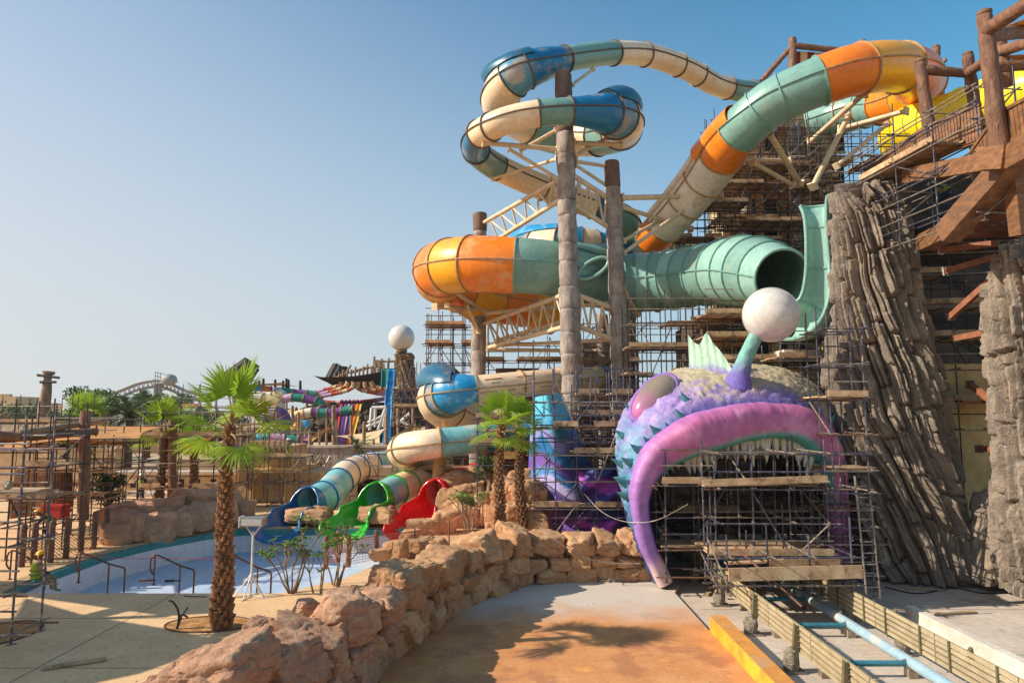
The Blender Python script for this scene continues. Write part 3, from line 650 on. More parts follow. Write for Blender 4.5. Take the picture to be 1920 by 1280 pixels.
# =================================================================== columns and trusses
m_col = M('column_concrete_bark', C(172, 162, 154), C(132, 122, 116), .88, 2.2, c3=C(200, 192, 182), bump=.9, bscale=8, dist=.06, dirt=C(128, 104, 84), dirt_amt=.45, dscale=2.6, stretch=(1, 1, .5))
m_colt = M('column_wood_brown', C(126, 100, 86), C(104, 82, 70), .85, 2, bump=.5, bscale=9, dist=.05, stretch=(1, 1, .25))
m_joint = M('column_joint', C(108, 94, 84), None, .9)
def column(label, a, b, r0, r1, n=10, seed=0, topmat=None, ntop=2):
    a, b = Vector(a), Vector(b)
    if a.z > 0: a = a+(a-b)*(a.z/(b.z-a.z)); n = n+2
    t = thing('column', label, 'column', a, 'tall log-like slide columns'); rs = np.random.RandomState(seed)
    cuts = np.cumsum(rs.uniform(.7, 1.3, n)); cuts = np.r_[0, cuts/cuts[-1]]
    for k in range(n):
        p0 = a.lerp(b, cuts[k]); p1 = a.lerp(b, cuts[k+1]); ra = r0+(r1-r0)*cuts[k]; rb = r0+(r1-r0)*cuts[k+1]
        m = 14; A = np.zeros((22, m, 3))
        for i in range(22):
            an = 2*pi*i/22
            for j in range(m):
                f = j/(m-1); p = p0.lerp(p1, f); r = ra+(rb-ra)*f
                e = min(f, 1-f)*(p1-p0).length; edge = -.05*math.exp(-e/.05)
                A[i, j] = (p.x+cos(an)*(r+edge), p.y+sin(an)*(r+edge), p.z)
        nz = fbm(A[..., 0]*1.7+seed, A[..., 1]*1.7, A[..., 2]*.9, 3, seed+k)*.09
        ctr = np.array([(a.lerp(b, cuts[k]+(cuts[k+1]-cuts[k])*j/(m-1)).x, a.lerp(b, cuts[k]+(cuts[k+1]-cuts[k])*j/(m-1)).y) for j in range(m)])
        d = A[..., :2]-ctr[None]; A[..., :2] += d/np.linalg.norm(d, axis=2)[..., None]*nz[..., None]
        mb = MB(); mb.grid(A, True)
        if k == n-1: mb.f.append(tuple(i*m+m-1 for i in range(22)))
        obj('drum', mb, topmat if (topmat and k >= n-ntop) else m_col, t, 50)
    return t
c1b, c1t = P(1079, 960, 33.4), P(1056, 138, 33.4)
column('tallest bark-textured column carrying the high slide loops', c1b, c1t, .57, .43, 19, 1, m_colt, 3)
c2b, c2t = P(1172, 900, 34.3), P(1147, 303, 34.3)
column('second tall column right of the tallest, flat broken top', c2b, c2t, .51, .40, 14, 2, m_colt, 1)
c3b, c3t = P(896, 790, 43.5), P(900, 400, 43.5)
column('shorter column behind the orange bowl turn', c3b, c3t, .5, .45, 9, 3, m_colt, 1)
column('column in the scaffold behind the low truss', P(1132, 800, 43), P(1128, 590, 43), .45, .42, 6, 4)
column('pale column behind the second tall column, by the wide teal tube', P(1180, 760, 45), P(1178, 560, 45), .5, .5, 6, 5)
def truss(label, t0, t1, b0, b1, bays, r=.13, rb=.06, depth=None, grp='cream steel lattice trusses'):
    t = thing('steel_truss', label, 'truss', t0, grp); t0, t1, b0, b1 = map(Vector, (t0, t1, b0, b1))
    pole('chord', t, t0, t1, r, m_cst, 12); pole('chord', t, b0, b1, r, m_cst, 12)
    for k in range(bays):
        f0, f1, fm = k/bays, (k+1)/bays, (k+.5)/bays
        pole('web', t, b0.lerp(b1, f0), t0.lerp(t1, fm), rb, m_cst); pole('web', t, t0.lerp(t1, fm), b0.lerp(b1, f1), rb, m_cst)
    if depth:
        d = Vector(depth); m0 = (t0+b0)/2+d; m1 = (t1+b1)/2+d; pole('chord', t, m0, m1, r, m_cst, 12)
        for k in range(bays):
            pole('web', t, b0.lerp(b1, k/bays), m0.lerp(m1, (k+.5)/bays), rb, m_cst); pole('web', t, t0.lerp(t1, (k+.5)/bays), m0.lerp(m1, (k+.5)/bays), rb, m_cst)
    return t
truss('upper lattice truss rising from the short column to the tallest column', P(908, 417, 43.2), P(1052, 335, 33.6), P(934, 448, 42.2), P(1055, 372, 33.6), 6)
truss('upper lattice truss from the tallest to the second column', P(1076, 330, 33.4), P(1146, 375, 34.4), P(1078, 385, 33.4), P(1150, 432, 34.4), 4)
truss('lower lattice truss from the short column to the tallest column', P(908, 607, 43.2), P(1056, 553, 33.5), P(914, 652, 43.2), P(1060, 612, 33.5), 7, depth=(.6, 1.2, -.2))
truss('lower lattice truss from the tallest to the second column', P(1080, 552, 33.4), P(1158, 581, 34.4), P(1086, 612, 33.4), P(1160, 640, 34.4), 4)
def strut(label, a, b, r=.12, sq=False, grp='cream steel struts'):
    t = thing('steel_strut', label, 'strut', a, grp); a, b = Vector(a), Vector(b); d = (b-a).normalized()
    if sq: bar('beam', t, a, b, r*2, r*2, m_cst)
    else: pole('pipe', t, a, b, r, m_cst, 10)
    bar('end_plate', t, a-d*.03, a+d*.06, r*3, r*3, m_cst); bar('end_plate', t, b-d*.06, b+d*.03, r*3, r*3, m_cst)
    return t
for L_, a, b, r in (('strut under the left cream turn running to the tallest column', (905, 268, 32.6), (1045, 280, 33.4), .12),
    ('diagonal strut from the tallest column up to the cream underside', (975, 283, 34), (1042, 245, 33.6), .1), ('long diagonal strut below the high left turn', (955, 280, 33), (1046, 335, 33.4), .09),
    ('strut from the tallest column down to the lower cream tube', (925, 335, 38), (1045, 298, 33.6), .09), ('strut under the right blue bowl turn', (1075, 268, 33.4), (1165, 272, 34.5), .12), ('short knee brace right of the tallest column', (1078, 292, 33.4), (1140, 258, 34.6), .1),
    ('strut linking the two tall columns near the top', (1080, 303, 33.4), (1138, 312, 34.4), .09), ('slanting strut linking the two tall columns', (1080, 310, 33.4), (1140, 350, 34.4), .09), ('short brace from column top to the high teal tube', (1072, 160, 33.4), (1112, 130, 35), .08),
    ('long level strut from the second column to the white tube', (1166, 371, 34.3), (1352, 367, 36.5), .14), ('falling strut from the second column past the white tube', (1166, 388, 34.3), (1295, 430, 38.5), .12),
    ('rising strut from the second column to the white tube', (1168, 475, 34.3), (1330, 360, 36.5), .1), ('lower rising strut from the second column', (1168, 452, 34.3), (1262, 400, 38.5), .1), ('level pipe under the orange bowl turn', (912, 587, 42), (1150, 568, 34.4), .12),
    ('bracket arm under the left edge of the orange bowl', (815, 575, 38.5), (905, 580, 42.8), .14), ('knee brace under the orange bowl', (850, 545, 37.5), (898, 578, 42.8), .12), ('steep brace below the orange bowl', (875, 570, 40.5), (898, 622, 43), .11), ('outer bracket below the orange bowl', (838, 572, 38), (884, 600, 42.8), .1),
    ('level pipe below the lower truss', (914, 655, 43), (1120, 658, 42), .12), ('second level pipe below the lower truss', (930, 648, 42), (1160, 636, 34.5), .1), ('brace from second column to the wide teal tube', (1168, 540, 34.3), (1196, 590, 36), .1),
    ('bracing strut from the amber tube down to the scaffold', (1620, 176, 30), (1520, 265, 34), .13), ('long strut under the amber tube', (1700, 208, 31), (1575, 242, 34), .12), ('steep strut left of the rock pillar top', (1590, 220, 32), (1524, 350, 30), .13), ('straight strut behind the rock pillar top', (1665, 232, 31), (1568, 312, 30), .1),
    ('forked strut under the teal tube, left arm', (1442, 250, 31.6), (1500, 345, 34), .14), ('forked strut under the teal tube, right arm', (1388, 300, 33.5), (1480, 302, 34.5), .12), ('level strut under the orange tube', (1412, 305, 33), (1488, 348, 34), .12)):
    strut('cream steel '+L_, P(*a), P(*b), r)
# =================================================================== fish-head cave
m_fish = M('airbrushed_fish_skin', attr=True, scale=5, rough=.55, bump=.7, bscale=11, dist=.06)
m_lip = M('airbrushed_lip', attr=True, scale=3.5, rough=.5, bump=.4, bscale=16, dist=.03)
m_tooth = M('tooth_white', C(226, 222, 208), C(200, 190, 170), .35, 6)
m_spike = M('teal_spike', C(84, 150, 152), C(60, 112, 130), .5, 4)
m_eye = M('glossy_eye', attr=True, scale=1.0, rough=.08, coat=1.0)
m_ball = M('white_ball', C(214, 211, 208), C(207, 203, 199), .22, .5, coat=.4)
m_stalk = M('stalk_skin', attr=True, scale=8, rough=.6, bump=.8, bscale=22, dist=.05)
lipc = [(1247, 1092, 13), (1213, 1015, 15), (1200, 945, 17), (1209, 892, 22), (1238, 852, 30), (1292, 820, 35), (1345, 803, 36), (1400, 791, 34), (1448, 788, 32), (1503, 798, 34), (1540, 832, 31), (1560, 880, 25), (1568, 940, 20), (1571, 1000, 18), (1577, 1062, 17)]
silc = [(1212, 1085), (1188, 1000), (1171, 930), (1160, 875), (1160, 815), (1180, 760), (1222, 716), (1292, 693), (1390, 686), (1470, 694), (1530, 728), (1562, 790), (1580, 870), (1587, 960), (1594, 1050)]
def fishY(px): return 22.7+(px-1200)/380*1.9
NSUB = 22
NS = 14*NSUB+1
lp = crom([(*P(x, y, fishY(x)-(.5 if 5 <= i <= 10 else .2)), S(r, 23.3)) for i, (x, y, r) in enumerate(lipc)], NSUB)
sp = crom([tuple(P(x, y, fishY(x)+2.9)) for x, y in silc], NSUB)
bp_ = crom([tuple(P(1390+(x-1390)*.8, y+40+(20 if y < 760 else 0), fishY(x)+6.5)) for x, y in silc], NSUB)
lp, sp, bp_ = map(np.array, (lp, sp, bp_)); LPt, LR = lp[:, :3], lp[:, 3]
fn = np.array((-.27, .963, 0.0)); ctr = np.array(P(1400, 960, 24.0))
tan = np.gradient(LPt, axis=0); tan /= np.linalg.norm(tan, axis=1)[:, None]
outw = np.cross(tan, fn); outw /= np.linalg.norm(outw, axis=1)[:, None]
if np.sum(outw*(LPt-ctr)) < 0: outw = -outw
ss = np.linspace(0, 1, NS)
NPH = 36; phi = np.radians(np.linspace(235, -45, NPH))
cph = np.sign(np.cos(phi))*np.abs(np.cos(phi))**.72; sph = np.sign(np.sin(phi))*np.abs(np.sin(phi))**.8
lipA = LPt[:, None]+LR[:, None, None]*(outw[:, None]*cph[None, :, None]*1.02-fn*sph[None, :, None]*.92)
wr = fbm(lipA[..., 0]*1.2, lipA[..., 1]*1.2, lipA[..., 2]*1.2, 3, 4)*.05+.018*np.abs(noise3(ss*120, 0, 0, 3))[:, None]*sstep(.1, .6, np.cos(phi))[None]
lipA = lipA+(lipA-LPt[:, None])/np.maximum(LR, .05)[:, None, None]*wr[..., None]
def lerpc(a, b, f): return np.asarray(a)[None, None]*(1-f[..., None])+np.asarray(b)[None, None]*f[..., None]
pink, lilac, cyan, navy, mag = C(198, 108, 154), C(160, 118, 190), C(92, 176, 172), C(30, 42, 92), C(190, 70, 140)
F1 = np.ones((NS, NPH)); pd = np.degrees(phi)[None]*F1; sv = ss[:, None]*F1
nz = fbm(lipA[..., 0]*2, lipA[..., 1]*2, lipA[..., 2]*2, 4, 8)
col = np.ones((NS, NPH, 3))*np.array(pink)
def blend(col, c, f): return col*(1-f[..., None])+np.array(c)*f[..., None]
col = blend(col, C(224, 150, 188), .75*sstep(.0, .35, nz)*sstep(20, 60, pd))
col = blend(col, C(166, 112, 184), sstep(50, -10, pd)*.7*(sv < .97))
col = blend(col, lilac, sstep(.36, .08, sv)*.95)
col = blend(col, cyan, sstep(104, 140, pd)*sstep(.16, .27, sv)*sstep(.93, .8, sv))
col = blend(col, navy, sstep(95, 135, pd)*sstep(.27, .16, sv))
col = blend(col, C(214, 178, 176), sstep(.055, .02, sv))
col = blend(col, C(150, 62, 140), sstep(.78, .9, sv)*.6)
fish = thing('fish_cave', 'huge purple fish head with pink lips and teeth forming a cave mouth', 'fish sculpture', P(1400, 1085, 24))
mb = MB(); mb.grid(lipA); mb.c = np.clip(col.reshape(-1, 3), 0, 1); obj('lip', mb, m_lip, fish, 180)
# head skin
A0 = LPt+LR[:, None]*(outw*.72+fn*.62); B0, C0 = sp, bp_
mid = A0*.5+B0*.5+np.array((0, -.35, .18))*sstep(.1, .3, ss)[:, None]*sstep(.98, .8, ss)[:, None]
NT = 90; hd = np.zeros((NS, NT, 3)); hm = (A0, mid, B0, (B0+C0)/2+np.array((0, 0, .25))*sstep(.2, .5, ss)[:, None]*sstep(1, .7, ss)[:, None], C0)
ctl = np.stack((2*hm[0]-hm[1],)+hm+(2*hm[4]-hm[3],))
for j in range(NT):
    q = 4*j/(NT-1); i = min(3, int(q)); t = q-i; p0, p1, p2, p3 = ctl[i:i+4]
    hd[:, j] = .5*((2*p1)+(-p0+p2)*t+(2*p0-5*p1+4*p2-p3)*t*t+(-p0+3*p1-3*p2+p3)*t**3)
T = np.linspace(0, 1, NT)[None]*np.ones((NS, 1)); SV = ss[:, None]*np.ones((1, NT))
X, Y_, Z = hd[..., 0], hd[..., 1], hd[..., 2]
n1 = fbm(X*1.5, Y_*1.5, Z*1.5, 4, 21); n2 = fbm(X*4.5, Y_*4.5, Z*4.5, 3, 22)
rid = 1-np.abs(noise3(X*3.4+Y_*2, Z*5.2, Y_*1.2, 30)); wrk = 1-np.abs(noise3((X-Z)*4.5, (X+Z)*1.1, Y_, 33))
crust = sstep(.40, .48, SV)*sstep(.82, .74, SV)*sstep(.07, .2, T+.12*n1)
cob = 1-np.abs(noise3(X*6.5, Y_*6.5, Z*6.5, 61)); disp = .06*n1+crust*(.13*np.maximum(0, n2)+.05*cob**2)+.085*(wrk**3)*(1-crust)*sstep(.04, .12, T)+.05*rid**5+.03*cob**3
dirn = hd-ctr; dirn /= np.linalg.norm(dirn, axis=2)[..., None]
hd = hd+dirn*(disp*sstep(0, .05, T))[..., None]
lav, per, cyn, dk = C(156, 126, 184), C(112, 112, 172), C(100, 168, 186), C(38, 56, 108)
hc = np.ones((NS, NT, 3))*np.array(lav)
hc = blend(hc, C(186, 154, 208), sstep(.0, .4, n1))
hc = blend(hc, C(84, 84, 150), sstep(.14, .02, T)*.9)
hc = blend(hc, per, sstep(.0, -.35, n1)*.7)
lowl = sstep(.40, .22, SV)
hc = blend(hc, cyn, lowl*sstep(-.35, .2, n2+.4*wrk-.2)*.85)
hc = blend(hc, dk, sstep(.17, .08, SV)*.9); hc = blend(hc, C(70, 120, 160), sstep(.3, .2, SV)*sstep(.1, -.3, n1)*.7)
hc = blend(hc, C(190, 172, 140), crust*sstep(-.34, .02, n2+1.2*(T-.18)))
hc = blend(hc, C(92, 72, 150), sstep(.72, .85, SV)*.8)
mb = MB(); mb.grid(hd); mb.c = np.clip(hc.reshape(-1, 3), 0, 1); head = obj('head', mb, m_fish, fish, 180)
# mouth lining
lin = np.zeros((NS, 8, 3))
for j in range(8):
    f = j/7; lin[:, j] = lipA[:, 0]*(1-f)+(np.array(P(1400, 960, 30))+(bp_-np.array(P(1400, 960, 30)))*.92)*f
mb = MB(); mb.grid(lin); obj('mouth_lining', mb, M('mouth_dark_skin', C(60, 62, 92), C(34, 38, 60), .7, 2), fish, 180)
# teeth
def proj(p): 
    y = p[1]*CP+(p[2]-CAMZ)*SP; z = -p[1]*SP+(p[2]-CAMZ)*CP
    return (960+p[0]/y*FPX, 640-z/y*FPX)
rt = random.Random(11); k = 0; s = .335
while s < .80:
    i = int(s*(NS-1)); base = LPt[i]+LR[i]*(-outw[i]*.86+fn*.22); top = .5+.5*sin((s-.335)/.465*pi)
    L_ = rt.uniform(.44, .6)+.42*top*rt.random(); d = Vector((-outw[i]*.55+np.array((rt.uniform(-.12, .12), -.05, -.75)))).normalized()
    b = Vector(base); r = .07+.06*L_/.8
    mb = MB(); mb.tube([b-d*.08, b+d*L_*.35, b+d*L_*.7+Vector((0, -.02, 0)), b+d*L_+Vector((0, -.05, 0))], [r*1.1, r, r*.6, .008], 9); obj('tooth', mb, m_tooth, fish, 60)
    s += rt.uniform(.016, .025)
for s in np.linspace(.2, .33, 8):
    i = int(s*(NS-1)); b = Vector(LPt[i]+LR[i]*(-outw[i]*.9+fn*.2)); d = Vector(-outw[i]*.8+np.array((.1, -.1, -.3))).normalized()
    mb = MB(); mb.tube([b-d*.05, b+d*.15, b+d*.3], [.05, .04, .006], 8); obj('tooth', mb, m_tooth, fish, 60)
# spikes on the cheek
hv = hd.reshape(-1, 3); yy = hv[:, 1]*CP+(hv[:, 2]-CAMZ)*SP; hpx = 960+hv[:, 0]/yy*FPX; hpy = 640-(-hv[:, 1]*SP+(hv[:, 2]-CAMZ)*CP)/yy*FPX
for (px, py, r, L_) in ((1284, 748, .14, .3), (1275, 779, .14, .3), (1230, 810, .16, .34), (1198, 843, .17, .4), (1182, 868, .17, .4), (1164, 869, .15, .4), (1166, 902, .2, .42), (1176, 928, .2, .42), (1168, 815, .14, .34), (1185, 770, .16, .4), (1516, 754, .14, .36), (1572, 826, .15, .4), (1556, 792, .13, .34), (1252, 800, .1, .2), (1214, 826, .1, .22), (1192, 905, .13, .25)):
    q = (hpx-px)**2+(hpy-py)**2+((yy-21)*2.5)**2; i = int(np.argmin(q)); b = hv[i]; d = Vector(b-ctr); d = (d.normalized()+Vector((-.25, -.35, .05))).normalized(); b = Vector(b)
    mb = MB(); mb.tube([b-d*.12, b+d*L_*.4, b+d*L_+Vector((0, 0, .05))], [r*1.25, r*.62, .012], 10); obj('spike', mb, m_spike, fish, 50)
# eyes
def eye(c, maj, fac, ra, rb, rc):
    a = Vector(maj).normalized(); f = Vector(fac); f = (f-a*f.dot(a)).normalized(); b = a.cross(f); R_ = Matrix((a, b, f)).transposed()
    mb = MB(); ball(mb, c, 1, 32, 20, (ra, rb, rc), R_); v = np.array(mb.v)-np.array(c); u = v@np.array(a)/ra; w = v@np.array(b)/rb
    f_ = v@np.array(f)/rc
    cc = np.ones((len(v), 3))*np.array(C(150, 130, 110)); cc = cc*(1-sstep(.2, -.7, u)[:, None])+np.array(C(196, 110, 160))*sstep(.2, -.7, u)[:, None]
    ring = np.exp(-((np.sqrt(u*u+w*w)-.55)/.1)**2)*.5; cc = cc*(1-ring[:, None])+np.array(C(110, 120, 90))*ring[:, None]
    mb.c = cc; e = obj('eye', mb, m_eye, fish, 180)
    mb = MB(); mb.tube([Vector(c)+a*cos(t)*ra*1.02+b*sin(t)*rb*1.02 for t in np.linspace(0, 2*pi, 40)], .11, 8, False); v = np.array(mb.v)
    mb.c = np.ones((len(v), 3))*np.array(C(150, 110, 180)); obj('eyelid', mb, m_fish, e, 180)
eye(P(1226, 746, 24.55), (.74, .25, .80), (-.50, -.82, .28), 1.08, .58, .42)
eye(P(1522, 742, 26.6), (-.5, .1, .85), (.8, -.55, .3), .8, .5, .4)
# dorsal fin
A = np.zeros((25, 14, 3)); tips = [(1290, 627), (1300, 640), (1312, 645), (1324, 624), (1338, 644), (1354, 662), (1374, 694)]; Fc = np.zeros((25, 14, 3))
tp = crom([(x, y) for x, y in tips], 4)
for i in range(25):
    f = i/24; bx, by = 1293+82*f, 705-4*f
    for j in range(14):
        g = j/13; tx, ty = tp[i]; Y0 = 26.0+.035*sin(i*1.57)*(.3+.7*g)-1.1*f
        A[i, j] = P(bx+(tx-bx)*g, by+(ty-by)*g, Y0)
        Fc[i, j] = np.array(C(150, 130, 190))*(1-sstep(.05, .45, g))+np.array(C(186, 220, 190))*sstep(.05, .45, g)
mb = MB(); mb.grid(A); mb.grid(A+np.array((.03, .12, 0))); mb.c = np.concatenate((Fc.reshape(-1, 3),)*2); obj('dorsal_fin', mb, m_fish, fish, 50)
# lure stalk and ball
st = crom([(*P(1382, 726, 24.7), .62), (*P(1387, 706, 24.6), .40), (*P(1394, 682, 24.5), .29), (*P(1405, 655, 24.3), .26), (*P(1420, 625, 24.1), .25)], 8)
mb = MB(); mb.tube([q[:3] for q in st], [q[3] for q in st], 22); v = np.array(mb.v); zz = (v[:, 2]-v[:, 2].min())/(v[:, 2].max()-v[:, 2].min())
v += fbm(v[:, 0]*7, v[:, 1]*7, v[:, 2]*7, 3, 5)[:, None]*.05*np.array((1, 1, .3)); mb.v = [tuple(q) for q in v]
f = sstep(.25, .6, zz)[:, None]; mb.c = np.array(C(120, 100, 175))*(1-f)+np.array(C(128, 186, 172))*f; obj('lure_stalk', mb, m_stalk, fish, 180)
mb = MB(); ball(mb, P(1445, 590, 24), S(52, 24), 48, 32); lure = obj('lure_ball', mb, m_ball, fish, 180)
# =================================================================== painted body behind the scaffold
lf = [(1004, 744), (996, 790), (992, 850), (990, 910), (990, 960), (990, 1010)]; rf = [(1050, 736), (1074, 790), (1098, 850), (1128, 910), (1165, 955), (1205, 1000)]
NU, NV = 60, 90; A = np.zeros((NU, NV, 3)); lc = np.array(crom(lf, 18))[:NV]; rc_ = np.array(crom(rf, 18))[:NV]
for j in range(NV):
    for i in range(NU):
        f = i/(NU-1); px = lc[j, 0]+(rc_[j, 0]-lc[j, 0])*f; py = lc[j, 1]+(rc_[j, 1]-lc[j, 1])*f
        A[i, j] = P(px, py, 29.6-1.9*sin(pi*min(1, f*1.02))**.7-.6*(j/NV)*f)
X, Y_, Z = A[..., 0], A[..., 1], A[..., 2]; A[..., 1] -= .12*np.sin(Z*3.0+X*.9)+.15*fbm(X, Y_, Z, 3, 40)
V = np.linspace(0, 1, NV)[None]*np.ones((NU, 1)); U = np.linspace(0, 1, NU)[:, None]*np.ones((1, NV))
q = V+.05*np.sin(U*7)+.05*fbm(X*1.2, Y_, Z*1.2, 3, 41); bc = np.ones((NU, NV, 3))*np.array(C(96, 190, 214))
for a, b, c in ((.12, .2, C(60, 160, 196)), (.26, .3, C(150, 150, 210)), (.34, .37, C(30, 120, 176)), (.43, .46, C(110, 74, 158)), (.52, .55, C(60, 130, 190)), (.58, .61, C(178, 166, 216)), (.66, .7, C(70, 50, 130)), (.76, .8, C(50, 70, 150)), (.83, .88, C(150, 70, 180)), (.93, .97, C(110, 70, 165))): bc = blend(bc, c, sstep(a, b, q))
bc = blend(bc, C(24, 96, 156), sstep(.55, .95, U)*sstep(.2, .4, V)*.8)
body = thing('painted_body', 'blue and purple banded sculpted fish body behind scaffold left of the fish head', 'fish sculpture', P(1080, 1000, 28))
mb = MB(); mb.grid(A); mb.c = np.clip(bc.reshape(-1, 3), 0, 1); obj('body_skin', mb, m_fish, body, 180)
A = np.zeros((20, 30, 3))
for i in range(20):
    for j in range(30):
        A[i, j] = P(1085+115*i/19, 885+120*j/29-20*(i/19), 27.0-.5*sin(pi*i/19)+.2*sin(j*.5+i*.4))
X, Y_, Z = A[..., 0], A[..., 1], A[..., 2]; n1 = fbm(X*1.3, Y_, Z*2.4, 4, 50); wv = np.sin(Z*4+X*1.5+3*n1)
bc = np.ones((20, 30, 3))*np.array(C(74, 46, 130)); bc = blend(bc, C(176, 70, 180), sstep(.2, .8, wv)); bc = blend(bc, C(30, 50, 120), sstep(-.2, -.9, wv))
mb = MB(); mb.grid(A); mb.c = np.clip(bc.reshape(-1, 3), 0, 1); obj('side_fin', mb, m_fish, body, 180)
# =================================================================== rock pillars
m_bark = M('bark_rockwork', C(170, 156, 140), C(124, 114, 103), .92, 1.6, c3=C(194, 178, 158), bump=1.0, bscale=15, dist=.08, lo=.3, hi=.6, dirt=C(172, 152, 130), dirt_amt=.42, dscale=1.0)
def strata(label, rows, seed, nu=300, nv=330, slant=.2, w0=.42, name='rock_pillar', amp=.5, arc=2*pi, mat=None, res_top=.8, group=None, cat='rock pillar', parent=None):
    """rows: (z, cx, cy, rx, ry)"""
    R = np.array(rows, float); z0, z1 = R[0, 0], R[-1, 0]
    vv = np.linspace(0, 1, nv); zz = z0+(z1-z0)*vv; cx, cy, rx, ry = (np.interp(zz, R[:, 0], R[:, k]) for k in (1, 2, 3, 4))
    uu = np.linspace(0, arc, nu, endpoint=arc < 6.2)
    U, Zg = np.meshgrid(uu, zz, indexing='ij'); RX = rx[None]*np.ones((nu, 1)); RY = ry[None]*np.ones((nu, 1))
    bx = cx[None]+np.cos(U)*RX; by = cy[None]+np.sin(U)*RY
    circ = (RX+RY).mean()/2*U
    wx = .55*fbm(bx*.45, by*.45, Zg*.25, 3, seed); wz = .5*fbm(bx*.8, by*.8, Zg*.5, 3, seed+4)
    a = (circ+slant*Zg+wx)/w0; i = np.floor(a); jit = _h(i, i*0, i*0, seed)*.5-.25
    t = a-i; ln = 1.1+2.4*_h(i, i*0+3, i*0, seed); b = (Zg+wz)/ln+_h(i, i*0+7, i*0, seed)*9; j = np.floor(b); s = b-j
    h = _h(i, j, i*0+1, seed)
    et = np.minimum(t, 1-t)*w0; es = np.minimum(s, 1-s)*ln
    edge = sstep(0, .15, et)*sstep(0, .13, es); dome = np.sqrt(np.clip(1-(2*t-1)**2, 0, 1))
    a2 = (circ+slant*Zg+wx*1.3)/(w0*.38); i2 = np.floor(a2); t2 = a2-i2; ln2 = .6+1.3*_h(i2, i2*0+3, i2*0, seed+5); b2 = (Zg+wz*.7)/ln2+_h(i2, i2*0+7, i2*0, seed+5)*9; j2 = np.floor(b2); s2 = b2-j2
    h2 = _h(i2, j2, i2*0+1, seed+5); e2 = sstep(0, .35, np.minimum(t2, 1-t2))*sstep(0, .25, np.minimum(s2, 1-s2)*ln2/.3)
    big = fbm(bx*.35, by*.35, Zg*.18, 2, seed+11)
    d = amp*(.55*h+.35*edge*dome-.25)+.22*(h2-.5)*e2+.07*e2+.5*amp*big+.07*fbm(bx*3, by*3, Zg*3, 4, seed+6)-.2*np.exp(-(et/.045)**2)-.08*np.exp(-(np.minimum(t2, 1-t2)*w0*.38/.03)**2)-.10*np.exp(-(es/.05)**2)
    if mat is None or True:
        jag = .9*_h(i, i*0, i*0+5, seed)+.25*_h(i2, i2*0, i2*0+5, seed)
    zt = Zg-jag*(sstep(.86, 1, vv)[None])*res_top
    kk = 1+d/np.minimum(RX, RY); close = 1-.93*sstep(.975, 1.0, vv)[None]**2
    A = np.stack((cx[None]+(bx-cx[None])*kk*close, cy[None]+(by-cy[None])*kk*close, zt), 2)
    mb = MB(); mb.grid(A, arc > 6.2)
    if parent is not None: return obj(name, mb, mat or m_bark, parent, 50)
    t_ = thing(name, label, cat, (R[0, 1], R[0, 2], z0), group); obj('rock_face', mb, mat or m_bark, t_, 28); return t_
def row(pxl, pxr, py, Y, d=1.0, inset=17):
    pxl += inset; pxr -= inset*.8
    a, b = P(pxl, py, Y), P(pxr, py, Y); r = (b.x-a.x)/2; return (a.z, (a.x+b.x)/2, Y+r*d*.8, r, r*d)
strata('tall grey bark-like rock pillar right of the fish head', [row(1655, 1862, 1092, 23.6), row(1634, 1850, 1000, 23.8), row(1620, 1832, 900, 23.9), row(1600, 1812, 790, 24), row(1590, 1790, 680, 24.1), row(1586, 1756, 580, 24.2), row(1587, 1742, 480, 24.3), row(1583, 1726, 400, 24.3), row(1574, 1712, 318, 24.4)], 3, 520, 420)
strata('grey rock pillar cut by the right edge of the picture', [row(1950, 2200, 1130, 19.5), row(1940, 2180, 950, 19.6), row(1925, 2150, 800, 19.7), row(1912, 2120, 620, 19.9), row(1914, 2090, 500, 20), row(1912, 2060, 428, 20)], 9, 240, 280, slant=.1)
strata('low rounded rock outcrop between the two rock pillars', [row(1836, 1960, 1100, 22.5), row(1838, 1960, 1020, 22.6), row(1846, 1950, 950, 22.8), row(1850, 1940, 905, 23)], 14, 160, 90, slant=.05, w0=1.0, name='rock_outcrop', amp=.3)
strata('narrow rock flank left of the tall pillar behind the scaffold', [row(1612, 1680, 1085, 25.5), row(1600, 1670, 950, 25.6), row(1590, 1650, 800, 25.7), row(1575, 1640, 700, 25.8), row(1570, 1620, 640, 25.8)], 21, 120, 200, slant=.2, w0=.5)
# =================================================================== scaffolding
m_pole = M('scaffold_blue_steel', C(62, 70, 96), C(92, 88, 96), .5, 5, c3=C(120, 100, 84), metal=.35, rnd=.35, dirt=C(176, 160, 140), dirt_amt=.44, dscale=6)
m_poled = M('scaffold_dark_steel', C(50, 50, 58), C(80, 68, 60), .55, 4, metal=.3, rnd=.3, dirt=C(130, 108, 84), dirt_amt=.42, dscale=6)
m_galv = M('scaffold_galvanised', C(168, 158, 146), C(132, 122, 112), .45, 6, metal=.5, rnd=.25, dirt=C(120, 88, 64), dirt_amt=.4, dscale=5)
m_rust = M('scaffold_rusty', C(134, 96, 74), C(104, 78, 66), .6, 6, metal=.2, rnd=.25)
m_plank = M('scaffold_plank', C(198, 172, 138), C(168, 138, 104), .88, 2.5, c3=C(208, 186, 154), bump=.5, bscale=30, dist=.015, rnd=.26, dirt=C(118, 94, 72), dirt_amt=.46, dscale=4)
m_clip = M('coupler_zinc', C(160, 150, 138), C(118, 108, 100), .45, 8, metal=.5)
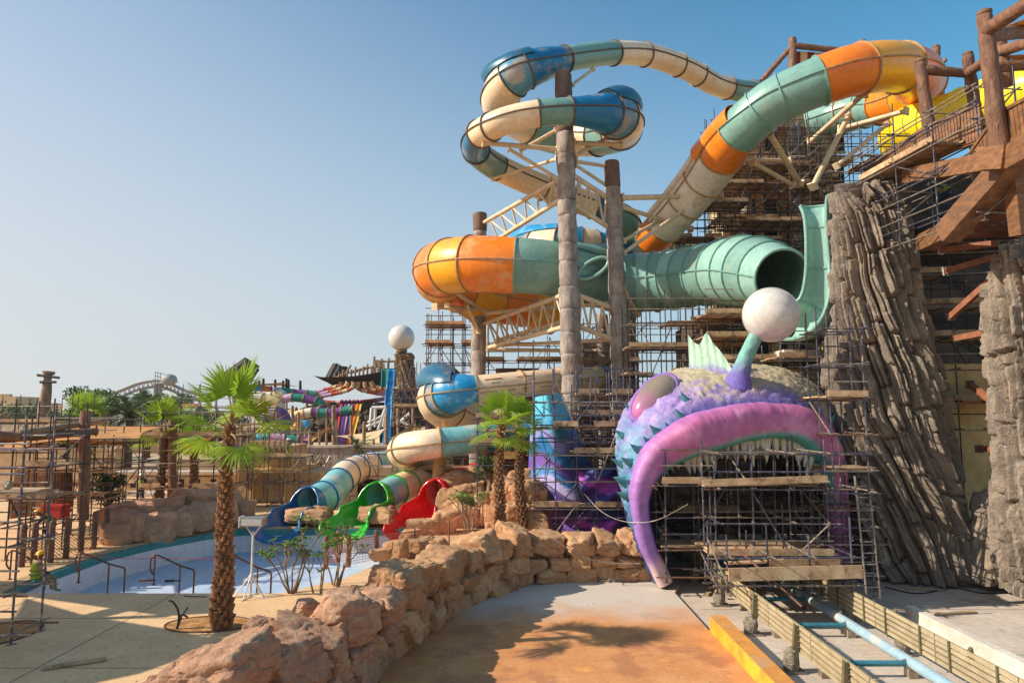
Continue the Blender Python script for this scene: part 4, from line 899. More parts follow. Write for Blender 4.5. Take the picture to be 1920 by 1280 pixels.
def scaffold(label, o, size, nx, ny, lift, ang=0.0, decks=(), seed=0, dens=1.0, r=.027, top=.9, guard=True, half=True, poles=None, grp='scaffolds round the slides', plank_fill=.85, brace=.5, ledg=None, name='scaffold', deckmat=None, clips=True, ladder=None, ground=0.0):
    W, D, H = size; rr_ = random.Random(seed); o = Vector(o); ux = Vector((cos(ang), sin(ang), 0)); uy = Vector((-sin(ang), cos(ang), 0))
    t = thing(name, label, 'scaffold', o, grp); Q = lambda x, y, z: o+ux*x+uy*y+Vector((0, 0, z))
    poles = poles or m_pole; ledg = ledg or m_galv; deckmat = deckmat or m_plank
    nl = max(1, int(H/lift)); xs = [W*i/nx for i in range(nx+1)]; ys = [D*j/ny for j in range(ny+1)] if ny else [0]
    cb = MB(); hs = {}
    for i, x in enumerate(xs):
        for j, y in enumerate(ys):
            h = H+rr_.uniform(-.1, 1)*top; hs[i, j] = h; gz = min(0, ground-o.z) if o.z > ground+.3 else 0; pole('upright_pole', t, Q(x, y, gz), Q(x+rr_.uniform(-.04, .04), y, h), r, poles)
            inst('base_plate', shared('box', m_clip), align(Q(x, y, gz-.005), Q(x, y, gz+.02), .15, .15), t)
    lev = [.18]+[lift*(k+1) for k in range(nl)]
    for k, z in enumerate(lev):
        for j, y in enumerate(ys):
            if rr_.random() < dens: pole('ledger', t, Q(-.15-rr_.random()*.3, y-.05, z), Q(W+.15+rr_.random()*.3, y-.05, z+rr_.uniform(-.03, .03)), r*.93, rr_.choice((ledg, ledg, poles, m_rust)))
        for i, x in enumerate(xs):
            if ny and rr_.random() < dens*.9: pole('transom', t, Q(x+.05, -.2-rr_.random()*.2, z+.05), Q(x+.05, D+.2, z+.05), r*.93, rr_.choice((ledg, poles)))
            if clips:
                for y in ys: cb.box(Q(x, y-.03, z+.02), (.075, .08, .075))
    if half:
        for k, z in enumerate(lev[:-1]):
            if rr_.random() < .75*dens: pole('ledger', t, Q(-.1, -.05, z+lift*.5), Q(W+.1, -.05, z+lift*.5), r*.93, rr_.choice((ledg, poles)))
    for k in range(nl):
        for i in range(nx):
            if rr_.random() < brace*.6:
                j = rr_.choice((0, len(ys)-1)); y = ys[j]-.08; z0, z1 = lev[k], lev[k]+lift*rr_.choice((.95, 1.0, 1.9)); z1 = min(z1, H+.3)
                a, b = (xs[i], xs[i+1]) if rr_.random() < .5 else (xs[i+1], xs[i]); pole('brace', t, Q(a, y, z0), Q(b, y, z1), r*.9, rr_.choice((ledg, poles)))
        if ny and rr_.random() < brace:
            x = rr_.choice(xs); pole('brace', t, Q(x, 0, lev[k]), Q(x, D, min(lev[k]+lift, H)), r*.9, ledg)
    for k in decks:
        if k >= len(lev): continue
        z = lev[k]+.09
        for i in range(nx):
            if rr_.random() > plank_fill: continue
            np_ = 3 if D > .9 else 2
            for q in range(np_):
                w = D/np_; y = w*(q+.5); bar('plank', t, Q(xs[i]-.1+rr_.uniform(-.1, .1), y, z+.012*((i+q) % 2)), Q(xs[i+1]+.1+rr_.uniform(-.1, .2), y, z+.012*((i+q) % 2)), w*.94, .045, deckmat)
            if rr_.random() < .8: bar('toe_board', t, Q(xs[i]-.08, -.09, z+.1), Q(xs[i+1]+.08, -.09, z+.1), .035, .2, deckmat)
        if guard and rr_.random() < .9:
            for g in (.55, 1.05): pole('guard_rail', t, Q(-.1, -.06, z+g), Q(W+.1, -.06, z+g), r*.93, rr_.choice((ledg, poles)))
    if ladder is not None:
        for s in (-.2, .2): pole('ladder_stile', t, Q(ladder+s, -.25, 0), Q(ladder+s, .1, H*.95), .03, ledg)
        nr = int(H*.95/.3)
        for q in range(1, nr): f = q/nr; pole('ladder_rung', t, Q(ladder-.2, -.25+.35*f, H*.95*f), Q(ladder+.2, -.25+.35*f, H*.95*f), .02, ledg)
    if clips and cb.v: c = obj('couplers', cb, m_clip, t, 0); c['kind'] = 'stuff'
    return t
def sc(label, pxl, pxr, pyb, pyt, Y, depth, nx, ny, lift, decks=(), **k):
    a, b, c = P(pxl, pyb, Y), P(pxr, pyb, Y), P((pxl+pxr)/2, pyt, Y)
    return scaffold(label, (a.x, Y, a.z), (b.x-a.x, depth, max(.5, c.z-a.z)), nx, ny, lift, decks=decks, **k)
# in and before the fish mouth
sc('tall scaffold of blue poles in the middle of the fish mouth', 1345, 1560, 1112, 850, 20.6, 2.4, 3, 2, 1.0, (1,), seed=1, ladder=None, top=.5, brace=.8)
sc('scaffold tower inside the left half of the fish mouth', 1250, 1335, 1092, 880, 22.2, 1.3, 1, 1, 1.0, (1, 3), seed=2, top=.6)
sc('low scaffold bridge over the coaster track', 1365, 1600, 1110, 1010, 18.9, 1.8, 3, 1, .9, (), seed=3, top=.7)
sc('scaffold with a ladder right of the fish mouth', 1560, 1640, 1118, 880, 20.8, 1.8, 1, 1, 1.0, (3,), seed=4, ladder=1.1)
sc('scaffold tower against the left of the tall rock pillar', 1572, 1640, 1090, 610, 22.3, 1.6, 1, 2, 1.15, (3, 5), seed=5, plank_fill=1, guard=False, brace=.2)
sc('deep scaffold far inside the fish mouth', 1275, 1545, 1060, 845, 27, 2.5, 5, 2, 1.0, (2, 4), seed=6, poles=m_poled, ledg=m_poled)
# bridge deck over the track
t = thing('bridge_platform', 'thick tan scaffold platform across the coaster track before the fish mouth', 'platform', P(1480, 1075, 19))
for k in range(5): bar('plank', t, P(1364, 1074, 18.85+.3*k), P(1618, 1068, 18.85+.3*k), .28, .06, m_plank)
bar('toe_board', t, P(1366, 1077, 18.7), P(1616, 1071, 18.7), .05, .34, m_plank); bar('toe_board', t, P(1440, 1056, 20.2), P(1575, 1052, 20.2), .04, .2, m_plank)
for k in range(4): bar('plank', t, P(1360+10*k, 1055, 20.4+.3*k), P(1470+6*k, 1050, 20.4+.3*k), .28, .05, m_plank)
# tall deck in the mouth
t = thing('mouth_platform', 'wide tan scaffold platform just under the fish teeth', 'platform', P(1440, 905, 20.5))
for k in range(7): bar('plank', t, P(1318, 910, 20.5+.32*k), P(1552, 902, 20.5+.32*k), .3, .05, m_plank)
bar('toe_board', t, P(1318, 905, 20.42), P(1552, 897, 20.42), .04, .2, m_plank)
# right of the fish, behind it, and up the tower
sc('scaffold behind the right side of the fish head', 1480, 1600, 1080, 640, 27.2, 2.0, 3, 1, 1.2, (4, 5, 6, 7), seed=8)
sc('broad scaffold behind the fish fin and lure ball', 1185, 1420, 800, 560, 31.5, 2.2, 6, 2, 1.2, (2, 3, 4, 5), seed=9, poles=m_poled)
sc('scaffold under the open end of the wide teal tube', 1330, 1560, 720, 590, 29.5, 2.4, 5, 2, 1.0, (1, 2, 3), seed=10, poles=m_poled)
sc('tall dense scaffold on the face of the slide tower', 1345, 1560, 560, 235, 39.5, 2.2, 7, 2, 1.15, (1, 2, 3, 4, 5, 6, 7), seed=11, poles=m_poled, ledg=m_poled, plank_fill=.6, brace=.9)
sc('second dense scaffold layer deeper in the slide tower', 1350, 1580, 560, 215, 42.5, 2.0, 8, 1, 1.3, (2, 4, 6), seed=12, poles=m_poled, ledg=m_rust, brace=.9)
sc('scaffold behind the amber tube left of the rock pillar top', 1520, 1720, 330, 225, 33, 2.5, 5, 2, 1.0, (1,), seed=13, poles=m_poled, plank_fill=.5)
sc('light scaffold bridge below the white tube', 1268, 1352, 480, 395, 40.5, 1.8, 3, 1, 1.1, (1,), seed=14, poles=m_poled)
# middle: in front of the painted body and round the columns
scaffold('scaffold before the painted fish body left of the fish head', P(1004, 1005, 26.2), (S(190, 26.2), 1.7, 5.6), 5, 1, 1.0, decks=(1, 3, 4), seed=15, plank_fill=.75, brace=.9)
sc('upper scaffold at the foot of the tallest column', 895, 1130, 880, 770, 30.5, 2, 6, 1, 1.1, (1, 2), seed=16)
sc('scaffold between the tall columns and the fish eye', 1090, 1185, 900, 720, 29.5, 2.0, 3, 1, .9, (1, 3, 4), seed=17)
sc('lattice scaffold tower at the left under the orange bowl', 797, 888, 860, 590, 45, 2.5, 4, 2, 1.25, (2, 4, 6, 7), seed=18, brace=1.0, r=.03, ledg=m_rust, plank_fill=.7)
sc('lattice scaffold behind the short column', 885, 1060, 850, 640, 46.5, 2.2, 6, 1, 1.25, (1, 3, 5), seed=19, brace=1.0, r=.03, ledg=m_rust, plank_fill=.7)
sc('scaffold under the lower cream loop beside the red pool slide', 790, 935, 920, 850, 35.5, 2.2, 4, 1, 1.0, (1,), seed=20, poles=m_poled)
sc('dense scaffold behind the second tall column', 1070, 1200, 860, 600, 41, 2.0, 5, 1, 1.15, (1, 3, 5), seed=21, poles=m_poled, brace=.9)
sc('scaffold left of the blue bell turn', 738, 800, 870, 700, 48, 2.0, 3, 1, 1.3, (1, 3), seed=22, ledg=m_rust, r=.03)
# right: before the wooden stairs and below the balcony
scaffold('scaffold stair beside the wooden balcony railing', (13.15, 24.8, 10.6), (5.4, 1.3, 4.2), 3, 1, 1.0, ang=radians(-83), decks=(1, 3), seed=23, top=.9, plank_fill=.6, ground=10.6)
scaffold('scaffold below the wooden balcony behind the rock pillar', (14.0, 25.8, 4.2), (5.0, 1.8, 7.4), 4, 1, 1.2, ang=radians(-12), decks=(1, 3, 4, 5), seed=24, poles=m_poled)
# left side
sc('foreground scaffold at the left edge of the picture', -100, 20, 1208, 772, 14.8, .9, 1, 1, 1.0, (3,), seed=30, r=.024, poles=m_pole, ledg=m_galv, top=.6, brace=0, grp='scaffolds left of the pool')
sc('scaffold under the timber canopy behind the net posts', 62, 205, 985, 815, 29, 2.0, 4, 1, 1.1, (1, 3), seed=31, poles=m_poled, grp='scaffolds left of the pool')
sc('long scaffold behind the small palm', 262, 430, 965, 770, 35.5, 2.2, 5, 1, 1.3, (1, 3), seed=32, poles=m_poled, grp='scaffolds left of the pool')
sc('scaffold on the sandstone building beyond the pool', 440, 560, 955, 805, 37.2, 1.8, 4, 1, 1.35, (2, 4), seed=33, brace=.9, grp='scaffolds left of the pool')
sc('near scaffold at far left beside the fence planks', -20, 80, 1000, 790, 24, 2.0, 3, 1, 1.1, (1, 2, 4), seed=34, poles=m_poled, grp='scaffolds left of the pool')
sc('scaffold before the beige far wall left of the small palm', 130, 262, 950, 800, 38, 2.0, 4, 1, 1.2, (1, 3), seed=35, poles=m_poled, grp='scaffolds left of the pool')
sc('thin scaffold poles by the arched plaster housing', 655, 760, 935, 850, 37.5, 1.5, 4, 0, 1.2, (), seed=36, grp='scaffolds left of the pool', top=.2)
sc('distant scaffold behind the canopy at far left', 0, 130, 830, 760, 46, 2.5, 4, 1, 1.3, (1,), seed=37, poles=m_poled, grp='scaffolds left of the pool')
sc('distant scaffold behind the near fan palm', 340, 470, 800, 735, 47, 2.5, 4, 1, 1.3, (1,), seed=38, poles=m_poled, grp='scaffolds left of the pool')
# =================================================================== tower and buildings behind the slides
m_wood = M('brown_timber', C(140, 100, 66), C(104, 72, 47), .6, 2.6, c3=C(160, 120, 82), bump=.3, bscale=12, dist=.02, stretch=(1, 1, 3.5), rnd=.12)
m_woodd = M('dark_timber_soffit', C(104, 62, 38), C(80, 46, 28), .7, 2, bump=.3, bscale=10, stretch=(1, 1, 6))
m_log = M('carved_log', C(144, 106, 80), C(106, 74, 55), .65, 5, c3=C(178, 144, 116), bump=1.0, bscale=9, dist=.08, rnd=.1, stretch=(1, 1, .35))
m_logg = M('weathered_log', C(164, 136, 106), C(128, 104, 80), .8, 2.2, bump=.6, bscale=7, dist=.05, rnd=.15)
m_plas = M('ochre_plaster', C(222, 190, 134), C(204, 168, 110), .85, .8, bump=.2, bscale=9, dirt=C(186, 150, 104), dirt_amt=.45, dscale=.8)
m_beige = M('beige_render', C(206, 180, 142), C(184, 156, 118), .9, .7, bump=.3, bscale=9, dirt=C(160, 132, 100), dirt_amt=.43, dscale=.9)
m_dark = M('shade_and_joint_dark', C(52, 44, 38), C(38, 33, 30), .9, 2)  # near-black stands in for shade in openings and interiors; also colours stone joints
m_brownrock = M('dark_brown_rock', C(92, 78, 66), C(64, 54, 46), .9, .6, bump=.7, bscale=5, dist=.1)
m_prop = M('reddish_prop_timber', C(150, 98, 70), C(126, 78, 54), .7, 3, rnd=.15)
m_sail = M('tan_sailcloth', C(222, 178, 112), C(206, 160, 96), .8, 2, transl=.35)
m_saill = M('pale_sailcloth', C(226, 208, 172), C(212, 192, 154), .8, 2, transl=.35)
m_saill2 = M('orange_sailcloth', C(232, 186, 124), C(218, 168, 106), .8, 2, transl=.45)
def pbox(name, par, pxl, pxr, pyt, pyb, Y, depth, mat):
    a, b = P(pxl, pyt, Y), P(pxr, pyb, Y); mb = MB(); mb.box(((a.x+b.x)/2, Y+depth/2, (a.z+b.z)/2), (b.x-a.x, depth, a.z-b.z)); return obj(name, mb, mat, par, 0)
tw = thing('slide_tower', 'ochre plastered slide tower behind dense scaffold at upper right', 'tower', P(1460, 700, 46))
pbox('wall', tw, 1372, 1600, 210, 900, 46, 6, m_plas); pbox('wall', tw, 1352, 1378, 330, 900, 45.6, 3, m_beige)
rb_ = random.Random(4)
for fl in range(5):
    y = 235+fl*62; pbox('floor_slab', tw, 1362, 1604, y-6, y+3, 44.6, 1.4, m_beige)
    for k in range(5):
        x = 1392+k*42; w = pbox('window', tw, x, x+24, y+12, y+48, 45.93, .3, m_dark); pbox('window_sill', tw, x-3, x+27, y+48, y+52, 45.8, .2, m_beige)
for x in (1380, 1422, 1464, 1506, 1548): pbox('pilaster', tw, x, x+7, 215, 700, 45.75, .3, m_beige)
lat = thing('lattice_screen', 'reddish brown lattice screen panel on the left edge of the slide tower', 'screen', P(1358, 440, 44.5))
for k in range(8): bar('slat', lat, P(1346+k*3.6, 362, 44.5), P(1346+k*3.6, 432, 44.5), .06, .04, m_prop)
for k in range(14): bar('slat', lat, P(1344, 364+k*5.2, 44.46), P(1374, 364+k*5.2, 44.46), .03, .07, m_prop)
for k, x in enumerate((1490, 1398)):
    column(('round grey tower column behind the forked strut', 'round grey tower column at the left of the slide tower')[k], P(x, 560, 43.8), P(x, (235, 330)[k], 43.8), .42, .4, 6, 31+k)
# striped awning and log roof frame on the tower
m_st1, m_st2 = M('awning_red', C(140, 44, 40), C(122, 36, 34), .8, 3), M('awning_cream', C(226, 200, 154), C(210, 182, 136), .8, 3)
aw = thing('striped_awning', 'red and cream striped awning under logs on the tower roof', 'awning', P(1520, 130, 44))
for k in range(8):
    a = P(1488+k*13, 96+k*.8, 42.6); b = P(1501+k*13, 97+k*.8, 42.6); c = P(1501+k*13, 122, 42.8); d = P(1488+k*13, 121, 42.8)
    mb = MB(); o_ = Vector((0, .06, 0)); mb.add([a, b, c, d, a+o_, b+o_, c+o_, d+o_], [(0, 1, 2, 3), (7, 6, 5, 4), (0, 4, 5, 1), (3, 2, 6, 7)]); obj('valance_stripe', mb, (m_st1, m_st2)[k % 2], aw, 0)
for k in range(7):
    f0, f1 = k/7, (k+1)/7; q = lambda f: (P(1500-50*f, 112+38*f, 43), P(1580-30*f, 122+30*f, 46))
    a, b = q(f0); d, c = q(f1); mb = MB(); o_ = Vector((0, 0, -.05)); mb.add([a, b, c, d, a+o_, b+o_, c+o_, d+o_], [(0, 1, 2, 3), (7, 6, 5, 4), (0, 3, 7, 4), (1, 5, 6, 2)]); obj('roof_stripe', mb, (m_st2, m_st1)[k % 2], aw, 0)
def logmesh(par, name, a, b, r0, r1=None, mat=None, seed=0, knob=False, n=12):
    a, b = Vector(a), Vector(b); r1 = r1 or r0*.92; m = 14; L_ = (b-a).length; pts = []; rad = []
    rs = random.Random(seed)
    for i in range(m+1):
        f = i/m; pts.append(a.lerp(b, f)+Vector((rs.uniform(-1, 1), rs.uniform(-1, 1), 0))*r0*.07); rad.append((r0+(r1-r0)*f)*rs.uniform(.94, 1.06))
    if knob:
        d = (b-a).normalized(); pts[-1] = b-d*r1*.9; rad[-1] = r1*.95
        for q, k in ((.85, .82), (.72, .82), (.62, .95), (.25, .9), (.0, .5)): pts.append(b-d*r1*q); rad.append(r1*k)
    mb = MB(); mb.tube(pts, rad, n); return obj(name, mb, mat or m_log, par, 60)
rf_ = thing('roof_frame', 'brown log frame on the roof of the slide tower', 'log frame', P(1490, 130, 42.4))
for k, (a, b, r) in enumerate((((1485, 150, 42.4), (1486, 70, 42.4), .26), ((1617, 120, 42.4), (1617, 75, 42.4), .22), ((1756, 140, 42), (1755, 85, 42), .26))): logmesh(rf_, 'post', P(*a), P(*b), r, seed=k, knob=True)
for k, (a, b, r) in enumerate((((1488, 86, 42.3), (1622, 100, 42.3), .2), ((1428, 152, 43), (1484, 88, 42.4), .18), ((1620, 96, 42.3), (1755, 104, 42), .2))): logmesh(rf_, 'rail', P(*a), P(*b), r, seed=9+k)
cab = thing('timber_cabin', 'small brown boarded cabin behind the amber bend', 'cabin', P(1760, 200, 36))
for k in range(12): bar('board', cab, P(1741+k*2.6, 180, 36), P(1741+k*2.6, 150, 36), .065, .08, m_wood)
pbox('base_wall', cab, 1738, 1790, 178, 235, 35.6, 2, m_beige)
fl_ = thing('flood_lamp', 'small brown double floodlight on the tower roof post', 'lamp', P(1766, 122, 41.5)); 
for q in (0, 1): bar('lamp_head', fl_, P(1762+q*5, 122-q*6, 41.4), P(1771+q*3, 118-q*6, 41.2), .22, .18, m_wood)
pole('bracket', fl_, P(1757, 118, 41.9), P(1765, 119, 41.4), .04, m_wood)
# backing masses
bk = thing('rockwork_building', 'dark rockwork building behind the fish head and scaffolds', 'building', P(1400, 900, 34))
pbox('wall', bk, 1225, 1560, 790, 1075, 33.5, 10, m_dark); pbox('wall', bk, 1180, 1345, 735, 960, 44, 8, m_brownrock); pbox('wall', bk, 1330, 1580, 590, 800, 38, 8, m_brownrock)  # first wall near-black: the cave's inner darkness is put into its colour
for k in range(7): pbox('plaster_panel', bk, 1345+k*33, 1345+k*33+26, 640+6*(k % 3), 760, 37.7, .4, (m_plas, m_beige, m_brownrock)[k % 3])
pbox('ledge_slab', bk, 1470, 1572, 655, 668, 28.6, 2.5, m_concw); pbox('ledge_slab', bk, 1500, 1560, 690, 730, 30, 2, m_plas)
mbk = thing('plant_building', 'brown service building behind the scaffolds below the orange bowl', 'building', P(1000, 900, 50))
pbox('wall', mbk, 800, 1200, 735, 930, 50, 8, m_brownrock); pbox('wall', mbk, 930, 1010, 690, 800, 49, 3, m_brownrock); pbox('wall', mbk, 1095, 1200, 640, 800, 49.5, 3, m_brownrock)
for k in range(6): pbox('wall_panel', mbk, 820+k*62, 850+k*62, 770+8*(k % 2), 860, 49.6, .6, (m_beige, m_col, m_plas)[k % 3])
pi_ = thing('slide_post', 'ochre steel post under the lower cream loop', 'post', P(822, 915, 34)); pole('post_shaft', pi_, P(822, 915, 34), P(824, 855, 34), .32, m_plas, 18); pole('collar', pi_, P(824, 862, 34), P(824, 850, 34), .4, m_plas, 18)
pi_ = thing('slide_post', 'ochre steel post under the blue bell turn', 'post', P(842, 835, 39.5)); pole('post_shaft', pi_, P(842, 835, 39.5), P(842, 790, 39.5), .3, m_plas, 18); pole('collar', pi_, P(842, 798, 39.5), P(842, 790, 39.5), .4, m_plas, 18)
# right building: plaster wall, near-black box coloured as the shaded open storey, props
rbld = thing('side_building', 'ochre plastered building with a dark open storey behind the rock pillars', 'building', (16, 26, PZ))
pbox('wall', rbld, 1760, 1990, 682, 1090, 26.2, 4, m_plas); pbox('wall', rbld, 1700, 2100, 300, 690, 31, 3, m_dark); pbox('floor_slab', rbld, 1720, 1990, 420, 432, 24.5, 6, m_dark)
for k, (a, b) in enumerate((((1764, 469, 23), (1872, 456, 21.5)), ((1773, 509, 23.5), (1869, 481, 22)), ((1782, 594, 24), (1862, 522, 22)), ((1792, 634, 24), (1872, 619, 22)), ((1819, 721, 24.6), (1893, 776, 21.8)), ((1836, 841, 24.6), (1902, 841, 22)), ((1868, 920, 24), (1903, 896, 22)))):
    t = thing('timber_prop', ('reddish timber prop highest between the rock pillars', 'pair of long timber props under the highest one', 'steep timber prop in the dark gap between the rock pillars', 'low level prop at the foot of the dark gap', 'slanting prop across the ochre wall', 'level prop across the ochre wall', 'short prop at the foot of the ochre wall')[k], 'prop', P(*a), 'timber props between rock pillars')
    bar('timber', t, P(*a), P(*b), .16, .2, m_prop); d = (P(*b)-P(*a)).normalized(); bar('end_plate', t, P(*a)-d*.04, P(*a)+d*.02, .26, .3, m_galv)
pw = thing('white_pipe', 'white drain pipe under the balcony soffit', 'pipe', P(1820, 440, 23)); pole('pipe_run', pw, P(1816, 437, 23), P(1920, 440, 23), .09, m_concw); pole('elbow', pw, P(1816, 437, 23), P(1808, 428, 23), .09, m_concw)
# timber balcony
bal = thing('timber_balcony', 'brown timber balcony with slatted railing at upper right', 'balcony', P(1880, 300, 19))
bar('corner_block', bal, P(1852, 298, 18.6), P(1905, 294, 17.6), .75, .62, m_wood)
bar('fascia_beam', bal, P(1895, 296, 17.7), P(2010, 232, 14.8), .4, .62, m_wood); bar('fascia_beam', bal, P(1868, 300, 18.5), P(1700, 330, 23.6), .35, .5, m_wood)
bar('diagonal_strut', bal, P(1896, 304, 18.3), P(1776, 440, 20.8), .6, .62, m_wood); bar('strut_foot', bal, P(1808, 420, 20.3), P(1734, 456, 23.2), .55, .55, m_wood)
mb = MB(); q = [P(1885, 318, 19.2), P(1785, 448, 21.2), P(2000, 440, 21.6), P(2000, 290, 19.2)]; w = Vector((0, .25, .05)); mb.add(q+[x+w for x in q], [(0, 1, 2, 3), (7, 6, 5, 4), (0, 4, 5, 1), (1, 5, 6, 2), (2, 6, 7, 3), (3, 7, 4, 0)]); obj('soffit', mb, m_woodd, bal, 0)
bar('prop_post', bal, P(1903, 300, 18.6), P(1918, 440, 18.9), .46, .46, m_wood)
def railing(par, t0, t1, b0, b1, n, horiz=False):
    t0, t1, b0, b1 = P(*t0), P(*t1), P(*b0), P(*b1); bar('handrail', par, t0, t1, .12, .09, m_wood); bar('bottom_rail', par, b0, b1, .1, .09, m_wood)
    for k in range(n): f = (k+.5)/n; bar('rail_board', par, b0.lerp(b1, f), t0.lerp(t1, f), (t1-t0).length/n*.78, .04, m_wood, up=(t1-t0).normalized().cross(Vector((0, 0, 1))))
railing(bal, (1819, 288, 19.8), (1862, 229, 18.6), (1825, 332, 19.8), (1868, 288, 18.6), 7)
railing(bal, (1884, 207, 18.2), (1990, 150, 15.8), (1892, 264, 18.2), (2000, 222, 15.8), 12)
railing(bal, (1641, 306, 24.9), (1736, 238, 22.6), (1652, 322, 24.9), (1745, 296, 22.6), 22)
railing(bal, (1742, 236, 22.5), (1838, 196, 20.6), (1750, 296, 22.5), (1842, 262, 20.6), 16)
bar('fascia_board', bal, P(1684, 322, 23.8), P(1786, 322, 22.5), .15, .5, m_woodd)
# log pergola right
pg = thing('log_pergola', 'brown log posts and rails standing over the balcony', 'pergola', P(1868, 270, 18.3))
for k, (a, b, r) in enumerate((((1874, 276, 18.3), (1845, 18, 18.0), .24), ((1752, 320, 23.5), (1724, 110, 23.2), .22), ((1832, 240, 23.5), (1814, 97, 23.2), .22), ((1888, 165, 22), (1872, 66, 21.8), .24))): logmesh(pg, 'post', P(*a), P(*b), r, r*.85, seed=20+k, knob=True)
for k, (a, b, r) in enumerate((((1730, 131, 23.2), (1816, 138, 23.2), .17), ((1815, 137, 23.2), (1852, 112, 21), .17), ((1850, 57, 18), (1960, -15, 16), .2), ((1852, 66, 18.1), (1950, 58, 20), .2), ((1876, 96, 21.8), (1960, 72, 20), .19), ((1850, 128, 21), (1950, 120, 21), .18))): logmesh(pg, 'rail', P(*a), P(*b), r, seed=40+k)
def sail(label, pts, mat, sag=.25, name='shade_sail', n=12, grp='shade sails'):
    q = [Vector(p) for p in pts]; t = thing(name, label, 'shade sail', q[0], grp)
    if len(q) == 3: q = [q[0], q[1], q[2], q[2].lerp(q[0], .02)]
    A = np.zeros((n+1, n+1, 3))
    for i in range(n+1):
        for j in range(n+1):
            u, v = i/n, j/n; uu = .5+(u-.5)*(1-.22*sin(pi*v)); vv = .5+(v-.5)*(1-.22*sin(pi*u))
            p = (q[0]*(1-uu)*(1-vv)+q[1]*uu*(1-vv)+q[2]*uu*vv+q[3]*(1-uu)*vv); p = p-Vector((0, 0, sag*sin(pi*u)*sin(pi*v))); A[i, j] = p
    mb = MB(); mb.grid(A); mb.grid(A[:, ::-1]-np.array((0, 0, .012))); obj('sailcloth', mb, mat, t, 180)
    mb = MB(); ed = [A[i, 0] for i in range(n+1)]+[A[n, j] for j in range(1, n+1)]+[A[i, n] for i in range(n-1, -1, -1)]+[A[0, j] for j in range(n-1, -1, -1)]
    mb.tube([Vector(e) for e in ed], .018, 5, False); obj('edge_rope', mb, m_log, t, 60); return t
sail('tan shade sail corner over the balcony at the right edge', [P(1880, 52, 19), P(1960, 15, 17), P(1980, 45, 21), P(1900, 60, 22)], m_sail, .1)
sail('lower tan shade sail over the balcony at the right edge', [P(1890, 105, 21), P(1960, 92, 20), P(1980, 130, 23), P(1895, 126, 23)], m_sail, .1)
# =================================================================== left: canopy, fences, sandstone building
can = thing('timber_canopy', 'brown log canopy frame at the left beyond the rope net', 'canopy', P(160, 960, 27))
for k, (a, b, r) in enumerate((((156, 975, 27), (160, 770, 27), .2), ((322, 955, 36), (324, 762, 36), .22), ((-40, 980, 24), (-40, 790, 24), .2))): logmesh(can, 'post', P(*a), P(*b), r, seed=50+k)
for k, (a, b, r) in enumerate((((35, 812, 24.5), (192, 790, 28), .12), ((-60, 828, 24), (183, 808, 27), .16), ((-60, 812, 23), (38, 818, 24), .16), ((-40, 826, 24), (95, 814, 26), .16), ((110, 820, 30), (160, 829, 27), .09))): logmesh(can, 'rail', P(*a), P(*b), r, seed=60+k, mat=m_log if k else m_logg)
sail('orange shade sail stretched left of the small palm', [P(40, 834, 25), P(262, 822, 26.5), P(322, 799, 36), P(90, 793, 33)], m_saill2, .12)
sail('orange shade sail hanging low at the left edge', [P(-90, 852, 22.5), P(60, 846, 23.5), P(90, 812, 31), P(-80, 808, 30)], m_saill2, .12)
sail('small orange sail behind the near palm trunk', [P(330, 830, 38), P(395, 818, 38), P(400, 850, 42), P(345, 852, 42)], m_saill2, .15)
fn_ = thing('plank_fence', 'curved brown plank fence at the left under the scaffold', 'fence', P(60, 960, 30))
for k in range(22): bar('fence_plank', fn_, P(20+k*5.4, 972-k*.6, 30+.3*sin(k*.3)), P(20+k*5.4, 905-k*1.2+random.uniform(-1, 1), 30+.3*sin(k*.3)), .12, .04, m_wood)
for y in (918, 950): bar('fence_rail', fn_, P(20, y, 30.05), P(134, y-16, 30.3), .05, .12, m_wood)
fn_ = thing('plank_fence', 'upper brown plank fence behind the curved one at the left', 'fence', P(60, 915, 33))
for k in range(20): bar('fence_plank', fn_, P(30+k*5, 912, 33), P(30+k*5, 880+random.uniform(-1, 1), 33), .11, .04, m_wood)
sb = thing('sandstone_building', 'sandstone building with arch and crenellated parapet beyond the pool', 'building', P(500, 950, 39))
pbox('wall', sb, 448, 540, 880, 962, 39.2, 4, m_beige); pbox('upper_wall', sb, 452, 545, 835, 882, 39.6, 3, m_beige); pbox('cornice', sb, 446, 552, 879, 886, 38.9, 4.4, m_plas); pbox('side_wall', sb, 539, 600, 884, 962, 39.9, 3, m_beige); pbox('parapet', sb, 455, 540, 834, 840, 39.3, .4, m_plas)
for k in range(7): pbox('merlon', sb, 462+k*11, 469+k*11, 826, 834, 39.3, .5, m_beige)
for k in range(8): a = P(462+k*10.5, 845, 39.35); bar('corbel', sb, a, a+Vector((0, 0, .28)), .14, .3, m_beige)
a = P(503, 945, 39.15); mb = MB(); pr = [(-.85, 0), (-.85, 1.0)]+[(-.85*cos(t), 1.0+.85*sin(t)) for t in np.linspace(0, pi, 12)][1:-1]+[(.85, 1.0), (.85, 0)]
mb.add([(a.x+x, a.y+q, a.z+z) for q in (0, .3) for x, z in pr], [tuple(range(len(pr)))]+[(i, i+1, i+1+len(pr), i+len(pr)) for i in range(len(pr)-1)]); obj('blind_arch', mb, M('arch_shadow_plaster', C(176, 150, 112), C(160, 132, 96), .9, 2), sb, 0)
mb = MB(); mb.tube([(a.x+x*1.08, a.y-.02, a.z+z*1.04) for x, z in pr], .07, 6); obj('arch_moulding', mb, m_plas, sb, 0)
for k in range(9):
    for j in range(3):
        if (k+j) % 3: bar('stone_joint', sb, P(452+k*10+5*(j % 2), 862-j*9, 39.59), P(460+k*10+5*(j % 2), 862-j*9, 39.59), .012, .02, m_dark)
